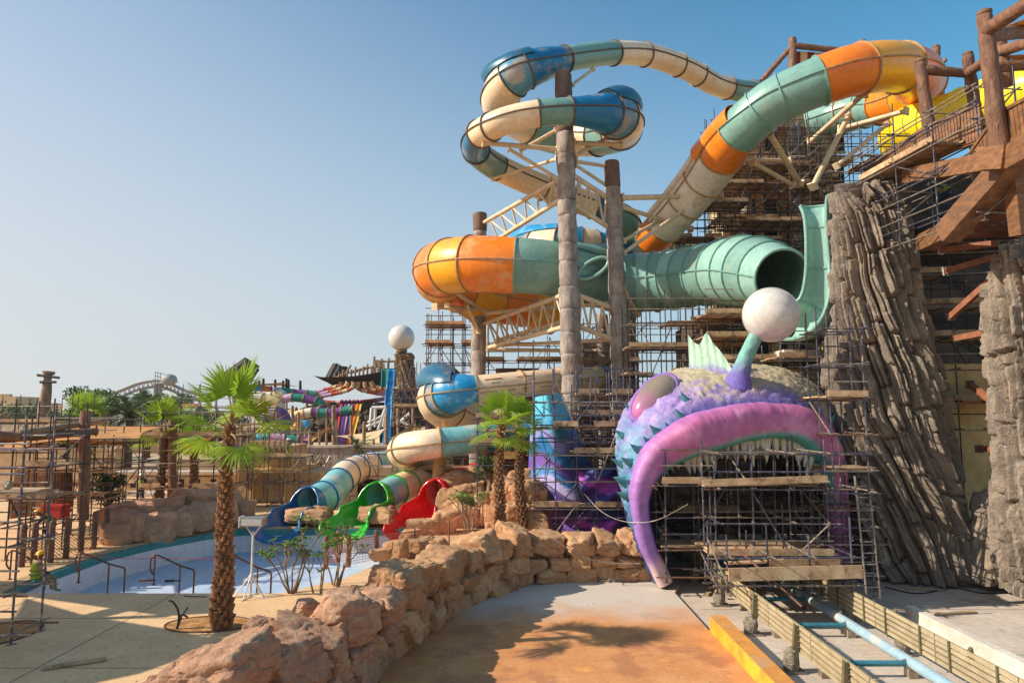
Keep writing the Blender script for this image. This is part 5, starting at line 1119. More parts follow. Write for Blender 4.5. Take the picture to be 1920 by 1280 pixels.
gw = thing('grey_wall', 'long plain grey wall behind the pool slides', 'wall', P(650, 880, 47)); pbox('wall_panel', gw, 556, 640, 838, 885, 47, .5, m_concw and m_col); pbox('wall_panel', gw, 640, 740, 838, 885, 47.02, .5, m_col); pbox('cap', gw, 555, 741, 835, 839, 46.9, .7, m_conc)
ph = thing('plaster_housing', 'cream plaster housing with two dark arches behind the green slide', 'housing', P(725, 935, 38.5))
pbox('wall', ph, 652, 735, 876, 942, 38.5, 2, M('cream_plaster', C(224, 212, 184), C(206, 194, 166), .8, 1)); pbox('pale_green_panel', ph, 736, 790, 874, 930, 38.6, 2, M('pale_green_panel', C(184, 204, 172), C(168, 190, 158), .7, 1)); pbox('cap', ph, 650, 736, 873, 877, 38.4, 2.2, m_concw)
for x, w in ((694, 24), (746, 16)):
    a = P(x, 937, 38.46); r = S(w, 38.4); z = S(20, 38.4); mb = MB(); pr = [(-r, 0), (-r, z)]+[(-r*cos(t), z+r*.75*sin(t)) for t in np.linspace(0, pi, 12)][1:-1]+[(r, z), (r, 0)]
    mb.add([(a.x+q, a.y, a.z+h) for q, h in pr], [tuple(range(len(pr)))]); obj('dark_arch_panel', mb, m_dark, ph, 0)  # flat panel, no opening cut; the arch's inner shade is its dark colour
fw_ = thing('far_terrace', 'pale rendered terrace walls beyond the left scaffolds', 'wall', P(300, 930, 44))
pbox('wall', fw_, 200, 440, 888, 955, 44, 1, m_beige); pbox('wall', fw_, -60, 210, 840, 960, 47, 1, m_beige); pbox('step', fw_, 225, 330, 925, 958, 42, 1.5, m_conc); pbox('step', fw_, 330, 450, 860, 895, 46, 1, m_beige); pbox('cap', fw_, 198, 442, 884, 889, 43.8, 1.3, m_conc)
for k in range(7): pbox('window', fw_, 215+k*30, 224+k*30, 898, 914, 43.97, .2, m_dark)
# =================================================================== far slide park, Y 70-110
def cm(n, rgb): return M('far_'+n, C(*rgb), tuple(x*1.1 for x in C(*rgb)), .5, .8, dirt=C(205, 185, 160), dirt_amt=.4, dscale=.5)
k_w, k_c, k_p, k_g, k_o, k_b, k_r, k_y, k_l, k_pk = cm('white', (222, 212, 196)), cm('cream', (224, 196, 138)), cm('purple', (112, 62, 132)), cm('green', (30, 124, 104)), cm('orange', (228, 120, 40)), cm('blue', (70, 160, 196)), cm('red', (196, 72, 50)), cm('yellow', (228, 190, 60)), cm('lilac', (190, 150, 186)), cm('salmon', (222, 160, 128))
def far(label, pts, cols, Y, r, dy=0.0):
    n = len(pts); c = [(x, y, Y+dy*i, r*Y/FPX) for i, (x, y) in enumerate(pts)]; m = (n-1)/len(cols)
    return slide(label, c, [(i*m, q) for i, q in enumerate(cols)], flange=f_seam, seam=False, n=14, step=6, grp='far tube slides', fw=.12, over=1.0)
far('far white and cream tube winding at the left of the slide park', [(462, 748), (480, 744), (504, 750), (522, 758), (529, 770), (540, 775), (556, 773)], [k_w, k_c, k_w, k_c], 92, 9.5)
far('far tube half cream, half purple and green, lowest of the stack', [(536, 787), (560, 778), (582, 773), (600, 774), (630, 773), (662, 768)], [k_w, k_c, k_w, k_p, k_g, k_p, k_g], 86, 9)
far('far green and purple tube curling above the lowest one', [(532, 748), (548, 745), (570, 747), (592, 752), (604, 760), (600, 768)], [k_l, k_g, k_p, k_g, k_p], 90, 8)
far('far green and purple tube at the top of the stack', [(516, 732), (530, 733), (550, 736), (576, 738), (602, 742), (585, 748)], [k_l, k_g, k_p, k_g, k_p], 97, 7)
far('far orange tube with a blue band behind the near palm', [(440, 765), (462, 766), (480, 767), (500, 769), (516, 774)], [k_o, k_b, k_o, k_o, k_b], 88, 9.5)
far('far white tube above the orange one', [(470, 738), (490, 741), (510, 742), (530, 741), (520, 734)], [k_w, k_w, k_c, k_w], 95, 8)
far('far red and blue tube ends behind the near palm crown', [(445, 742), (458, 734), (470, 733), (482, 730), (494, 730), (508, 731)], [k_r, k_r, k_w, k_b, k_o], 98, 7)
far('far purple ribbed bowl below the orange tube', [(498, 792), (505, 780), (518, 775), (530, 784), (535, 800)], [k_p, k_l, k_p, k_p], 82, 14)
far('far lilac and teal tube low in the slide park', [(480, 822), (505, 818), (535, 822), (560, 824), (585, 826)], [k_b, k_l, k_g, k_p], 72, 8)
far('far lilac tube low behind the left scaffolds', [(400, 842), (420, 836), (440, 840), (452, 848)], [k_l, k_p, k_l], 66, 10)
far('far orange and blue tube below the purple one', [(552, 806), (560, 798), (572, 796), (578, 802)], [k_o, k_b], 84, 9)
for k, (pts) in enumerate((((640, 716), (637, 722), (622, 727), (592, 735)), ((652, 716), (648, 724), (630, 731), (600, 739)), ((663, 716), (660, 727), (640, 735), (602, 743)), ((672, 716), (672, 728), (690, 734), (728, 741)), ((684, 716), (686, 725), (705, 731), (728, 736)), ((696, 716), (700, 723), (715, 728), (730, 731)))):
    far('red and cream candy-striped chute under the wrecked ship, %s from the left' % ('first', 'second', 'third', 'fourth', 'fifth', 'sixth')[k], pts, [k_salm for k_salm in (k_pk, k_c, k_r, k_c, k_r, k_l)], 96-k % 3*1.5, 3.6)
far('far red and cream tube below the candy-striped chutes', [(600, 752), (640, 756), (690, 752), (735, 745)], [k_r, k_pk, k_r, k_l], 99, 4)
rc2 = thing('racer_slide', 'six-lane racer slide in red, purple and yellow beyond the grey wall', 'water slide', P(640, 838, 84))
for k, q in enumerate((k_r, k_p, k_l, k_p, k_o, k_y)):
    c = crom([(*P(638+k*7.4, 757, 88), 0), (*P(634+k*7.0, 785, 85), 0), (*P(631+k*6, 815, 82), 0), (*P(629+k*5, 842, 78), 0)], 5)
    mb = MB(); w = .24; vs = []
    for p in c:
        for dx, dz in ((-w, .18), (-w*.85, 0), (w*.85, 0), (w, .18)): vs.append((p[0]+dx, p[1], p[2]+dz))
    mb.add(vs, [(i*4+j, i*4+j+1, i*4+j+5, i*4+j+4) for i in range(len(c)-1) for j in range(3)]); l_ = obj('lane', mb, q, rc2, 30)
    pole('tube_mouth', rc2, P(641+k*7.2, 755, 88.4), P(641+k*7.2, 753, 90), .3, k_r if k % 2 else k_p, 12); pole('dark_mouth_disc', rc2, P(641+k*7.2, 755.1, 88.38), P(641+k*7.2, 755, 88.42), .24, m_dark, 12)  # dark disc painted as the shaded inside of each tube
def chute(label, pts, w, mat, Y):
    t = thing('steep_slide', label, 'water slide', P(*pts[0], Y), 'far steep slides'); c = crom([(*P(x, y, Y-i*1.5), 0) for i, (x, y) in enumerate(pts)], 6); mb = MB(); vs = []
    for p in c:
        for dx, dy in ((-w, -.35), (-w*.85, 0), (w*.85, 0), (w, -.35)): vs.append((p[0]+dx, p[1]+dy, p[2]))
    mb.add(vs, [(i*4+j, i*4+j+1, i*4+j+5, i*4+j+4) for i in range(len(c)-1) for j in range(3)]); obj('chute', mb, mat, t, 30)
    for s in (-w, w): m2 = MB(); m2.tube([(p[0]+s, p[1]-.35, p[2]) for p in c], .07, 6); obj('rim', m2, mat, t, 60)
chute('steep bright blue slide falling from the wrecked ship', [(736, 692), (734, 712), (730, 740), (729, 765), (727, 800), (726, 835)], .4, f_blueb, 88); chute('short dark green slide left of the steep blue one', [(722, 692), (722, 708), (721, 726)], .36, k_g, 90)
# ship
m_ship = M('dark_ship_hull', C(74, 56, 46), C(54, 40, 34), .8, 1.5, bump=.4, bscale=3, stretch=(1, 1, 5))
shp = thing('wrecked_ship', 'dark brown wooden wrecked ship above the far slides', 'ship', P(660, 720, 100))
A = np.zeros((30, 9, 3))
for i in range(30):
    f = i/29; x = 586+150*f; top = 708-18*max(0, f-.1)**1.1-(4*(1-f)**3)+4*sin(pi*f); bot = 712+14*min(1, f*5)-(0 if f < .8 else 4)
    for j in range(9):
        g = j/8; p = P(x+(20*(1-f)**2)*g, top+(bot-top)*g, 97+2.5*g-2.6*sin(pi*min(1, f*1.05))*cos(g*1.2)); A[i, j] = p
mb = MB(); mb.grid(A); mb.grid(A[:, ::-1]+np.array((0, 5.5, 0))); obj('hull', mb, m_ship, shp, 60)
for k in range(5): mb = MB(); mb.tube([Vector(A[i, min(8, 1+k*1)])+Vector((0, -.08, 0)) for i in range(1, 30)], .09, 5); obj('strake', mb, m_ship, shp, 60)
for k in range(14): x = 628+k*7.6; pole('rail_post', shp, P(x, 712-k*1.3, 97), P(x+.5, 702-k*1.7-(k % 3)*3, 97), .14, m_logg)
for a, b in (((640, 714), (658, 684)), ((640, 702), (690, 688)), ((620, 712), (650, 700)), ((660, 698), (712, 684)), ((700, 700), (702, 668)), ((716, 694), (716, 672)), ((728, 690), (729, 671)), ((741, 694), (741, 675)), ((702, 678), (742, 677))): pole('spar', shp, P(*a, 98), P(*b, 98), .16, m_logg)
mb = MB(); mb.box(P(709, 682, 98), (1.3, .6, 1.1)); obj('crow_nest', mb, m_plank, shp, 0); mb = MB(); mb.box(P(728, 707, 99), (2.6, 3, 2.4)); obj('stern_house', mb, m_ship, shp, 0)
sail('small ragged tan sail at the stern of the wrecked ship', [P(752, 722, 92), P(778, 708, 92), P(778, 727, 93), P(765, 724, 93)], m_saill, .1)
# leaning stumps, ball pillar, dark rock
m_stump = M('grey_stump_rock', C(104, 98, 92), C(72, 68, 64), .9, 1, bump=.8, bscale=4, dist=.15)
def stump(label, a, b, r0, r1, seed):
    t = thing('leaning_stump', label, 'rock stump', a, 'far rock stumps'); a, b = Vector(a), Vector(b); n = 40; m = 26; A = np.zeros((n, m, 3)); d = (b-a).normalized(); s = d.cross(Vector((0, 1, 0))).normalized(); u = s.cross(d)
    for i in range(n):
        an = 2*pi*i/n; cc = int(i/4); hh = _h(np.array([cc]), np.array([seed]), np.array([0]))[0]
        for j in range(m):
            f = j/(m-1); r = (r0+(r1-r0)*f)*(.78+.3*hh+.14*cos((i % 4-1.5)*1.3)); ff = f*(1-.22*hh); p = a.lerp(b, ff)+(s*cos(an)+u*sin(an))*(r if j < m-1 else r*.1); A[i, j] = p
    A += fbm(A[..., 0]*.8, A[..., 1]*.8, A[..., 2]*.5, 3, seed)[..., None]*.25
    mb = MB(); mb.grid(A, True); obj('stump_body', mb, m_stump, t, 45)
stump('long grey rock stump leaning right beyond the near palm', P(425, 728, 96), P(478, 676, 96), 2.1, 1.3, 3); stump('short grey rock stump behind the wrecked ship', P(628, 712, 104), P(640, 681, 104), 1.5, 1.1, 5)
m_ballrock = M('tan_ball_rock', C(160, 136, 110), C(112, 94, 76), .9, .9, bump=.7, bscale=5, dist=.1)
bpil = strata('ragged rock pillar carrying the white ball beyond the slides', [(P(760, 728, 72).z, P(760, 728, 72).x, 73, .85, .85), (P(758, 700, 72).z, P(758, 700, 72).x, 73, .75, .8), (P(756, 675, 72).z, P(756, 675, 72).x, 73, .8, .8), (P(754, 655, 72).z, P(754, 655, 72).x, 73, 1.0, .9)], 41, 90, 90, w0=.5, amp=.3, mat=m_ballrock)
tb = thing('white_ball', 'white ball on the ragged rock pillar beyond the slides', 'ball', P(753, 660, 73)); mb = MB(); ball(mb, P(753, 633, 73), S(24.5, 73), 36, 24); obj('ball_shell', mb, m_ball, tb, 180); pole('socket', tb, P(753, 660, 73), P(753, 654, 73), .6, m_ballrock, 16)
strata('dark rock mound under the wrecked ship stern', [(P(770, 800, 84).z, P(770, 800, 84).x, 88, 3.4, 3), (P(768, 770, 84).z, P(768, 770, 84).x, 88, 2.6, 2.6), (P(764, 745, 84).z, P(764, 745, 84).x, 88, 2.2, 2.4), (P(758, 722, 84).z, P(758, 722, 84).x, 88, 1.8, 2)], 47, 110, 80, w0=.9, amp=.5, mat=m_brownrock, name='rock_mound')
strata('dark rock mound behind the far tube slides', [(P(590, 830, 92).z, P(590, 830, 92).x, 98, 7.5, 4), (P(590, 800, 92).z, P(590, 800, 92).x, 98, 6.5, 4), (P(600, 775, 92).z, P(600, 775, 92).x, 98, 5, 3), (P(610, 752, 92).z, P(610, 752, 92).x, 98, 3, 2)], 49, 120, 60, w0=1.2, amp=.7, mat=m_brownrock, name='rock_mound')
strata('dark rock mound behind the racer slide', [(P(690, 830, 94).z, P(690, 830, 94).x, 98, 4.5, 4), (P(690, 790, 94).z, P(690, 790, 94).x, 98, 4, 3.4), (P(690, 750, 94).z, P(690, 750, 94).x, 98, 3, 2.6)], 52, 100, 60, w0=1.0, amp=.6, mat=m_brownrock, name='rock_mound')
# weathered posts in the middle distance
posts = [(583, 870, 805, 55, 8), (568, 850, 790, 60, 6), (600, 845, 806, 60, 5), (628, 830, 760, 70, 9), (634, 828, 788, 74, 5), (660, 845, 778, 62, 7), (682, 862, 790, 56, 8), (700, 850, 822, 58, 6), (724, 838, 775, 66, 7), (748, 820, 760, 70, 6), (775, 815, 762, 72, 6), (562, 800, 772, 76, 7), (551, 800, 760, 84, 7), (540, 790, 752, 88, 5), (455, 830, 790, 64, 6), (518, 800, 772, 78, 6), (613, 800, 750, 90, 5), (575, 775, 752, 92, 7)]
PLAB = ('left of the blue pool slide bend', 'behind the sandstone building, knob topped', 'short, on the grey wall', 'tall, beside the racer slide on its left', 'thin, hard against the racer slide', 'in front of the racer slide lanes', 'leaning, right of the racer slide', 'short, below the cream sail', 'at the foot of the steep blue slide', 'right of the steep blue slide', 'before the dark rock mound', 'under the purple and green tube', 'under the winding white tube', 'behind the purple bowl', 'beside the near palm crown', 'left of the purple bowl', 'between the green tubes', 'under the curling green tube')
for k, (x, yb, yt, Y, w) in enumerate(posts):
    t = thing('log_post', 'weathered log post %s in the far slide park' % PLAB[k], 'post', P(x, yb, Y), 'weathered log posts in the far slide park'); logmesh(t, 'shaft', Vector((P(x, yb, Y).x, Y, min(0, P(x, yb, Y).z))), P(x-1+rb_.uniform(-2.5, 2.5), yt, Y), S(w, Y)*.5, S(w, Y)*.4, m_logg, 70+k, True, 9)
for k, x in enumerate((413, 456, 486, 494, 516, 531, 537, 541, 563)):
    t = thing('log_post', '%s thin dark canopy post on the skyline above the far slides' % ('leftmost', 'second', 'third', 'fourth', 'fifth', 'sixth', 'seventh', 'eighth', 'rightmost')[k], 'post', P(x, 735, 99), 'thin canopy posts on the far skyline'); logmesh(t, 'shaft', P(x, 735, 99), P(x, 709+2*(k % 3), 99), .22, .18, m_ship, 90+k, True, 8)
sail('flat tan canopy on the skyline beside the leaning stump', [P(456, 721, 97), P(530, 717, 97), P(560, 724, 101), P(460, 722, 101)], m_saill, .05)
sail('cream shade sail before the racer slide', [P(629, 817, 66), P(726, 802, 64), P(712, 832, 60), P(680, 834, 60)], m_saill, .4)
sail('ochre shade sail right of the steep blue slide', [P(730, 822, 62), P(778, 788, 66), P(792, 800, 66), P(760, 834, 60)], m_sail, .3); sail('ochre shade sail strip left of the racer slide', [P(565, 826, 66), P(618, 798, 70), P(625, 800, 72), P(580, 832, 64)], m_sail, .2)
af = thing('swing_frame', 'white steel A-frame right of the racer slide', 'frame', P(700, 806, 74))
for a, b in (((693, 806), (697, 764)), ((697, 764), (723, 763)), ((709, 805), (723, 763)), ((703, 800), (703, 764)), ((690, 792), (716, 780)), ((686, 800), (712, 790)), ((718, 800), (723, 764)), ((750, 788), (772, 800)), ((745, 795), (768, 775))): pole('tube', af, P(*a, 74), P(*b, 74), .17, m_white)
sp_ = thing('steel_pile', 'pile of grey steel struts behind the sandstone building', 'steel struts', P(600, 888, 44)); rq = random.Random(8)
for k in range(16): a = P(562+rq.random()*45, 884+rq.random()*8, 44+rq.random()); b = P(575+rq.random()*50, 850+rq.random()*32, 44+rq.random()); pole('strut', sp_, a, b, .05, m_galv)
# =================================================================== far skyline
m_far = M('far_coaster_steel', C(158, 156, 156), C(146, 144, 144), .6, 1); m_cast = M('far_castle_stone', C(214, 184, 140), C(200, 168, 124), .9, .2)
co = thing('roller_coaster', 'pale grey roller coaster hill on the far skyline', 'roller coaster', P(300, 760, 170))
cp_ = [(150, 762), (180, 749), (205, 740), (234, 729), (260, 719), (286, 714), (307, 715), (328, 723), (350, 733), (375, 739), (402, 737)]
tr = [Vector(q) for q in crom([tuple(P(x, y, 170)) for x, y in cp_], 6)]
for off in (Vector((0, -.7, 0)), Vector((0, .7, 0)), Vector((0, 0, -1.5))): mb = MB(); mb.tube([p+off for p in tr], .26 if off.z == 0 else .36, 8); obj('rail', mb, m_far, co, 60)
for k in range(0, len(tr), 2): pole('tie', co, tr[k]+Vector((0, -.8, 0)), tr[k]+Vector((0, 0, -1.2)), .12, m_far); pole('tie', co, tr[k]+Vector((0, .8, 0)), tr[k]+Vector((0, 0, -1.2)), .12, m_far)
for x, y in ((205, 741), (213, 739), (293, 715), (301, 715), (360, 738)): p = P(x, y, 170); pole('support', co, Vector((p.x, p.y, -1)), p+Vector((0, 0, -.5)), .5, m_far, 10)
pl = thing('lift_platform', 'maintenance platform with railings on top of the roller coaster hill', 'platform', P(300, 712, 168.5)); 
for a, b in (((290, 712), (330, 716)),): bar('deck', pl, P(*a, 168.5), P(*b, 168.5), 2.2, .25, m_far)
for k in range(9): x = 291+k*4.8; pole('rail_post', pl, P(x, 712+k*.5, 168), P(x, 697+k*1.2 if k < 3 else 702+k*.9, 168), .09, m_far)
for a, b in (((290, 697), (301, 699)), ((301, 699), (330, 711)), ((290, 704), (330, 714))): pole('rail_bar', pl, P(*a, 168), P(*b, 168), .09, m_far)
mb = MB(); ball(mb, P(317, 712, 168), 1.5, 16, 10, (1.3, 1, 1)); obj('motor_housing', mb, m_far, pl, 180)
for k, (x0, x1, yt) in enumerate(((-30, 25, 743), (31, 70, 755), (136, 184, 747))):
    t = thing('castle_wall', ('sandy crenellated castle tower on the skyline at the left edge', 'low sandy castle wall beside the totem post', 'sandy castle wall left of the roller coaster')[k], 'castle', P(x0, 790, 215+10*k)); Yc = 215+10*k
    pbox('wall', t, x0, x1, yt, 800, Yc, 12, m_cast); n = int((x1-x0)/7)
    for q in range(n): pbox('merlon', t, x0+q*7+1, x0+q*7+5, yt-4.5, yt+.2, Yc, 1.5, m_cast)
    for q in range(n-1): pbox('window', t, x0+q*7+4, x0+q*7+5.5, yt+8, yt+12, Yc-.05, .5, m_dark)
tt_ = thing('totem_post', 'tall tapering totem post with crossbars at far left', 'totem', P(79, 790, 70)); mb = MB()
q = [(79, 795, .62), (82, 770, .58), (87, 735, .48), (88.5, 718, .42), (89, 712, .36), (90, 703, .36), (91, 700, .55), (92, 696, .58), (92, 695, .1)]; mb.tube([P(x, y, 70) for x, y, r in q], [r for x, y, r in q], 14); obj('shaft', mb, m_logg, tt_, 45)
for a, b in (((70, 703), (111, 708)), ((75, 716), (105, 716))): pole('crossbar', tt_, P(*a, 69.6), P(*b, 69.6), .13, m_ship)
lw = thing('low_pavilion', 'long pale flat-roofed pavilion beyond the left scaffolds', 'building', P(300, 830, 88)); pbox('wall', lw, 180, 470, 806, 850, 88, 4, m_beige); pbox('roof', lw, 176, 474, 801, 807, 87, 6, m_saill)
for k in range(14): pbox('window', lw, 190+k*20, 201+k*20, 813, 828, 87.95, .3, m_dark)
lw = thing('low_pavilion', 'brown thatched pavilion behind the log canopy at left', 'building', P(60, 850, 58)); pbox('wall', lw, -60, 130, 825, 870, 58, 4, m_brownrock); mb = MB(); a, b = P(-70, 826, 57), P(140, 826, 57); mb.add([a, b, b+Vector((-1, 2.5, 1.3)), a+Vector((1, 2.5, 1.3)), a+Vector((0, 5, 0)), b+Vector((0, 5, 0))], [(0, 1, 2, 3), (3, 2, 5, 4), (1, 5, 2), (0, 3, 4)]); obj('roof', mb, m_logg, lw, 0)
# =================================================================== palms and plants
m_leaf = M('palm_leaf_green', C(164, 192, 62), C(128, 168, 46), .5, 1.2, c3=C(196, 212, 104), rnd=.18, transl=.5, spec=.4)
m_leaf2 = M('date_palm_green', C(88, 104, 58), C(66, 84, 44), .6, 1.2, rnd=.18, transl=.25)
m_tree = M('tree_leaf_green', C(86, 112, 50), C(58, 84, 36), .6, 1.2, c3=C(112, 132, 62), rnd=.1, transl=.25)
m_dleaf = M('dark_bush_leaf', C(52, 78, 34), C(36, 58, 26), .55, 1.5, transl=.2)
m_plum = M('plumeria_leaf', C(112, 142, 46), C(78, 112, 34), .4, 2, c3=C(150, 168, 66), transl=.3)
m_twig = M('plumeria_twig', C(150, 128, 102), C(122, 100, 78), .8, 5)
m_pet = M('petiole', C(150, 140, 64), C(166, 120, 60), .55, 3)
m_boot = M('palm_boot', C(160, 116, 76), C(118, 80, 50), .85, 5, c3=C(190, 148, 104), rnd=.25, bump=.4, bscale=30, dist=.01)
m_trunk = M('palm_trunk', C(120, 88, 62), C(88, 62, 44), .9, 6, bump=.7, bscale=16, dist=.03)
def fan_leaf(seed, nb=30, L=1.0, pet=.8, droop=.35):
    """local: petiole grows along +X from the origin, blade at its end; +Z up"""
    r = random.Random(seed); mb = MB(); pp = [Vector((pet*f, 0, .10*sin(pi*f)-.06*f*f)) for f in (0, .25, .5, .75, 1)]
    pm = MB(); pm.tube(pp, [.035, .026, .02, .017, .014], 6)
    h = pp[-1]; vs = []; fs = []
    for k in range(nb):
        a = radians(-118+236*(k+.5)/nb); da = radians(236/nb)*.5; ln = L*(.80+.2*cos(a*.55))*r.uniform(.84, 1.05); tw = r.uniform(-.06, .05)
        dirx = Vector((cos(a), sin(a), 0)); sd = Vector((-sin(a), cos(a), 0)); o = len(mb.v); row_ = []
        for f, wf in ((.02, .12), (.3, .62), (.58, 1.0), (.8, .62), (1.0, .05)):
            w = math.tan(da)*ln*.58*wf*1.05 if f <= .6 else math.tan(da)*ln*.58*wf
            z = -droop*(f**2.2)*ln*.55+.05*f+(.10*abs(sin(a))*f)+tw*f; c = h+dirx*ln*f+Vector((0, 0, z)); fold = w*.5
            row_.append((c-sd*w, c+Vector((0, 0, fold)), c+sd*w))
        v = [q for rw in row_ for q in rw]; f_ = []
        for i in range(4):
            for j in range(2): f_.append((i*3+j, i*3+j+1, i*3+j+4, i*3+j+3))
        mb.add(v, f_)
    return mb.mesh('frond_blade', m_leaf, 60), pm.mesh('petiole', m_pet, 60)
FANS = [fan_leaf(s, 34, 1.0, .85, d) for s, d in ((1, .2), (2, .4), (3, .65))]
def fan_palm(label, base, H, r0, r1, L, nf, seed, boots=0, lean=(0, 0), bootobj=False, skirt=0):
    r = random.Random(seed); base = Vector(base); t = thing('fan_palm', label, 'palm tree', base, 'fan palms')
    axis = lambda f: base+Vector((lean[0]*f+.05*sin(f*5+seed), lean[1]*f, H*f)); rad = lambda f: r0+(r1-r0)*min(1, f*1.15)
    mb = MB(); mb.tube([axis(f) for f in np.linspace(0, 1, 20)], [rad(f)*(1.25 if f == 0 else 1)*r.uniform(.95, 1.05) for f in np.linspace(0, 1, 20)], 16); tr_ = obj('trunk', mb, m_trunk, t, 60)
    # old leaf bases in a spiral
    bm = MB(); bw, bl = r0*.6, r0*.8
    bm.add([(-bw/2, 0, 0), (bw/2, 0, 0), (-bw*.32, .05, bl), (bw*.32, .05, bl), (-bw*.4, .06, 0), (bw*.4, .06, 0), (-bw*.22, .09, bl), (bw*.22, .09, bl), (0, .08, 0), (0, .125, bl*.98)], [(4, 8, 9, 6), (8, 5, 7, 9), (0, 4, 6, 2), (5, 1, 3, 7), (2, 6, 9, 7, 3), (0, 1, 5, 8, 4)])
    sm = bm.mesh('leaf_base', m_boot, 0); jm = MB()
    for k in range(boots):
        f = k/boots*.985; a = k*2.39996; p = axis(f); d = Vector((cos(a), sin(a), 0)); R_ = Matrix.Rotation(a-pi/2, 4, 'Z') @ Matrix.Rotation(-r.uniform(-.06, .14), 4, 'X') @ Matrix.Rotation(r.uniform(-.3, .3), 4, 'Y')
        mt = Matrix.Translation(p+d*rad(f)*.88) @ R_ @ Matrix.Scale(r.uniform(.75, 1.15)*(1.12-.55*f), 4)
        if bootobj: inst('leaf_base', sm, mt, t)
        else: jm.add([mt @ Vector(v) for v in bm.v], bm.f)
    if boots and not bootobj: o = obj('leaf_bases', jm, m_boot, t, 0); o['kind'] = 'stuff'
    top = axis(1)
    for k in range(nf):
        f = k/max(1, nf-1); el = radians(84-98*f**1.05+r.uniform(-10, 10)); az = k*2.39996+r.uniform(-.25, .25); me, pm = FANS[min(2, int(f*3))]
        mt = Matrix.Translation(top+Vector((cos(az)*r1*.5, sin(az)*r1*.5, .1-.35*f))) @ Matrix.Rotation(az, 4, 'Z') @ Matrix.Rotation(-el, 4, 'Y') @ Matrix.Rotation(r.uniform(-.35, .35), 4, 'X') @ Matrix.Scale(L*r.uniform(.88, 1.08), 4)
        fr = inst('frond', me, mt, t); p = bpy.data.objects.new('petiole', pm); COL.objects.link(p); p.parent = fr
    return t
fan_palm('tall fan palm with shaggy trunk in front of the empty pool', G(410, 1178, 0), 4.75, .185, .10, .86, 11, 1, 260, (.05, .1), True)
fan_palm('left one of the paired fan palms by the fish wall', P(938, 1000, 25.2), 3.9, .15, .12, .76, 11, 2, 200, (.0, .1))
fan_palm('right one of the paired fan palms by the fish wall', P(982, 990, 26.2), 3.75, .15, .12, .76, 11, 3, 200, (-.25, .1))
fan_palm('small fan palm behind the boulder bank left of the pool', P(298, 952, 36), 3.7, .19, .15, 1.15, 10, 4, 130, (.1, 0))
fan_palm('distant fan palm crown behind the log canopy', P(158, 830, 60), 2.2, .3, .25, 1.35, 14, 5, 0)
fan_palm('tiny dark fan palm behind the near palm trunk', P(360, 940, 40), 3.4, .22, .2, .9, 9, 6, 80)
# date palms and trees on the left skyline
def pinnate(seed, L=1.0):
    r = random.Random(seed); mb = MB(); n = 26; sp = [Vector((L*f*(1-.12*f), 0, .32*L*f-.62*L*f*f)) for f in np.linspace(0, 1, n)]; mb.tube(sp, [.018*(1-.7*f) for f in np.linspace(0, 1, n)], 4)
    for i in range(2, n):
        f = i/n; ln = .34*L*sin(pi*min(1, .12+f*.85))**.7
        for s in (-1, 1):
            p = sp[i]; d = Vector((.75, s*.75, -.18+r.uniform(-.1, .1))).normalized(); w = .016*L; q = p+d*ln; mb.add([p+Vector((-w, 0, 0)), p+Vector((w, 0, 0)), q], [(0, 1, 2)])
    return mb.mesh('frond', m_leaf2, 0)
PIN = [pinnate(s) for s in (1, 2)]
def date_palm(label, base, H, L, nf, seed):
    r = random.Random(seed); base = Vector(base); t = thing('date_palm', label, 'palm tree', base, 'date palms'); mb = MB(); mb.tube([Vector((base.x, base.y, min(0, base.z))), base, base+Vector((.1, 0, H*.5)), base+Vector((.05, 0, H))], [.42, .4, .32, .3], 12); obj('trunk', mb, m_trunk, t, 60)
    for k in range(nf):
        f = k/(nf-1); el = radians(80-105*f); az = k*2.39996; mt = Matrix.Translation(base+Vector((.05, 0, H))) @ Matrix.Rotation(az, 4, 'Z') @ Matrix.Rotation(-el+.3, 4, 'Y') @ Matrix.Scale(L*r.uniform(.85, 1.1), 4); inst('frond', PIN[k % 2], mt, t)
date_palm('wide grey-green date palm left of the roller coaster', P(240, 822, 62), 1.9, 2.9, 34, 1); date_palm('date palm standing behind under the coaster hill', P(276, 815, 78), 3.2, 2.8, 30, 2)
date_palm('small date palm before the grey wall behind the green slide', P(668, 880, 41), 1.2, 1.3, 16, 3)
def leafy(mb, c, rx, ry, rz, n, size, r, hollow=.35):
    for k in range(n):
        while True:
            v = Vector((r.uniform(-1, 1), r.uniform(-1, 1), r.uniform(-1, 1)))
            if hollow < v.length <= 1: break
        p = Vector(c)+Vector((v.x*rx, v.y*ry, v.z*rz)); a = Vector((r.gauss(0, 1), r.gauss(0, 1), r.gauss(0, 1))).normalized(); b = a.orthogonal().normalized(); s = size*r.uniform(.6, 1.3)
        mb.add([p-a*s, p+b*s*.45, p+a*s, p-b*s*.45], [(0, 1, 2, 3)])
def tree(label, base, H, lobes, mat, n, size, seed, name='leafy_tree', cat='tree', trunk_r=.16, grp=None):
    r = random.Random(seed); base = Vector(base); t = thing(name, label, cat, base, grp); mb = MB(); top = base+Vector((0, 0, H*.6)); mb.tube([Vector((base.x, base.y, min(0, base.z))), base, base.lerp(top, .5)+Vector((.1, 0, 0)), top], [trunk_r*1.1, trunk_r, trunk_r*.8, trunk_r*.5], 9)
    for (x, y, z, rx) in lobes: mb.tube([base.lerp(top, .6), base+Vector((x*.6, y*.6, (H*.5+z)/2)), base+Vector((x, y, z))], [trunk_r*.5, trunk_r*.3, trunk_r*.12], 6)
    obj('trunk', mb, m_twig, t, 60); mb = MB()
    for (x, y, z, rx) in lobes: leafy(mb, base+Vector((x, y, z)), rx, rx, rx*.75, int(n*rx*rx), size, r, .25)
    obj('crown', mb, mat, t, 0); return t
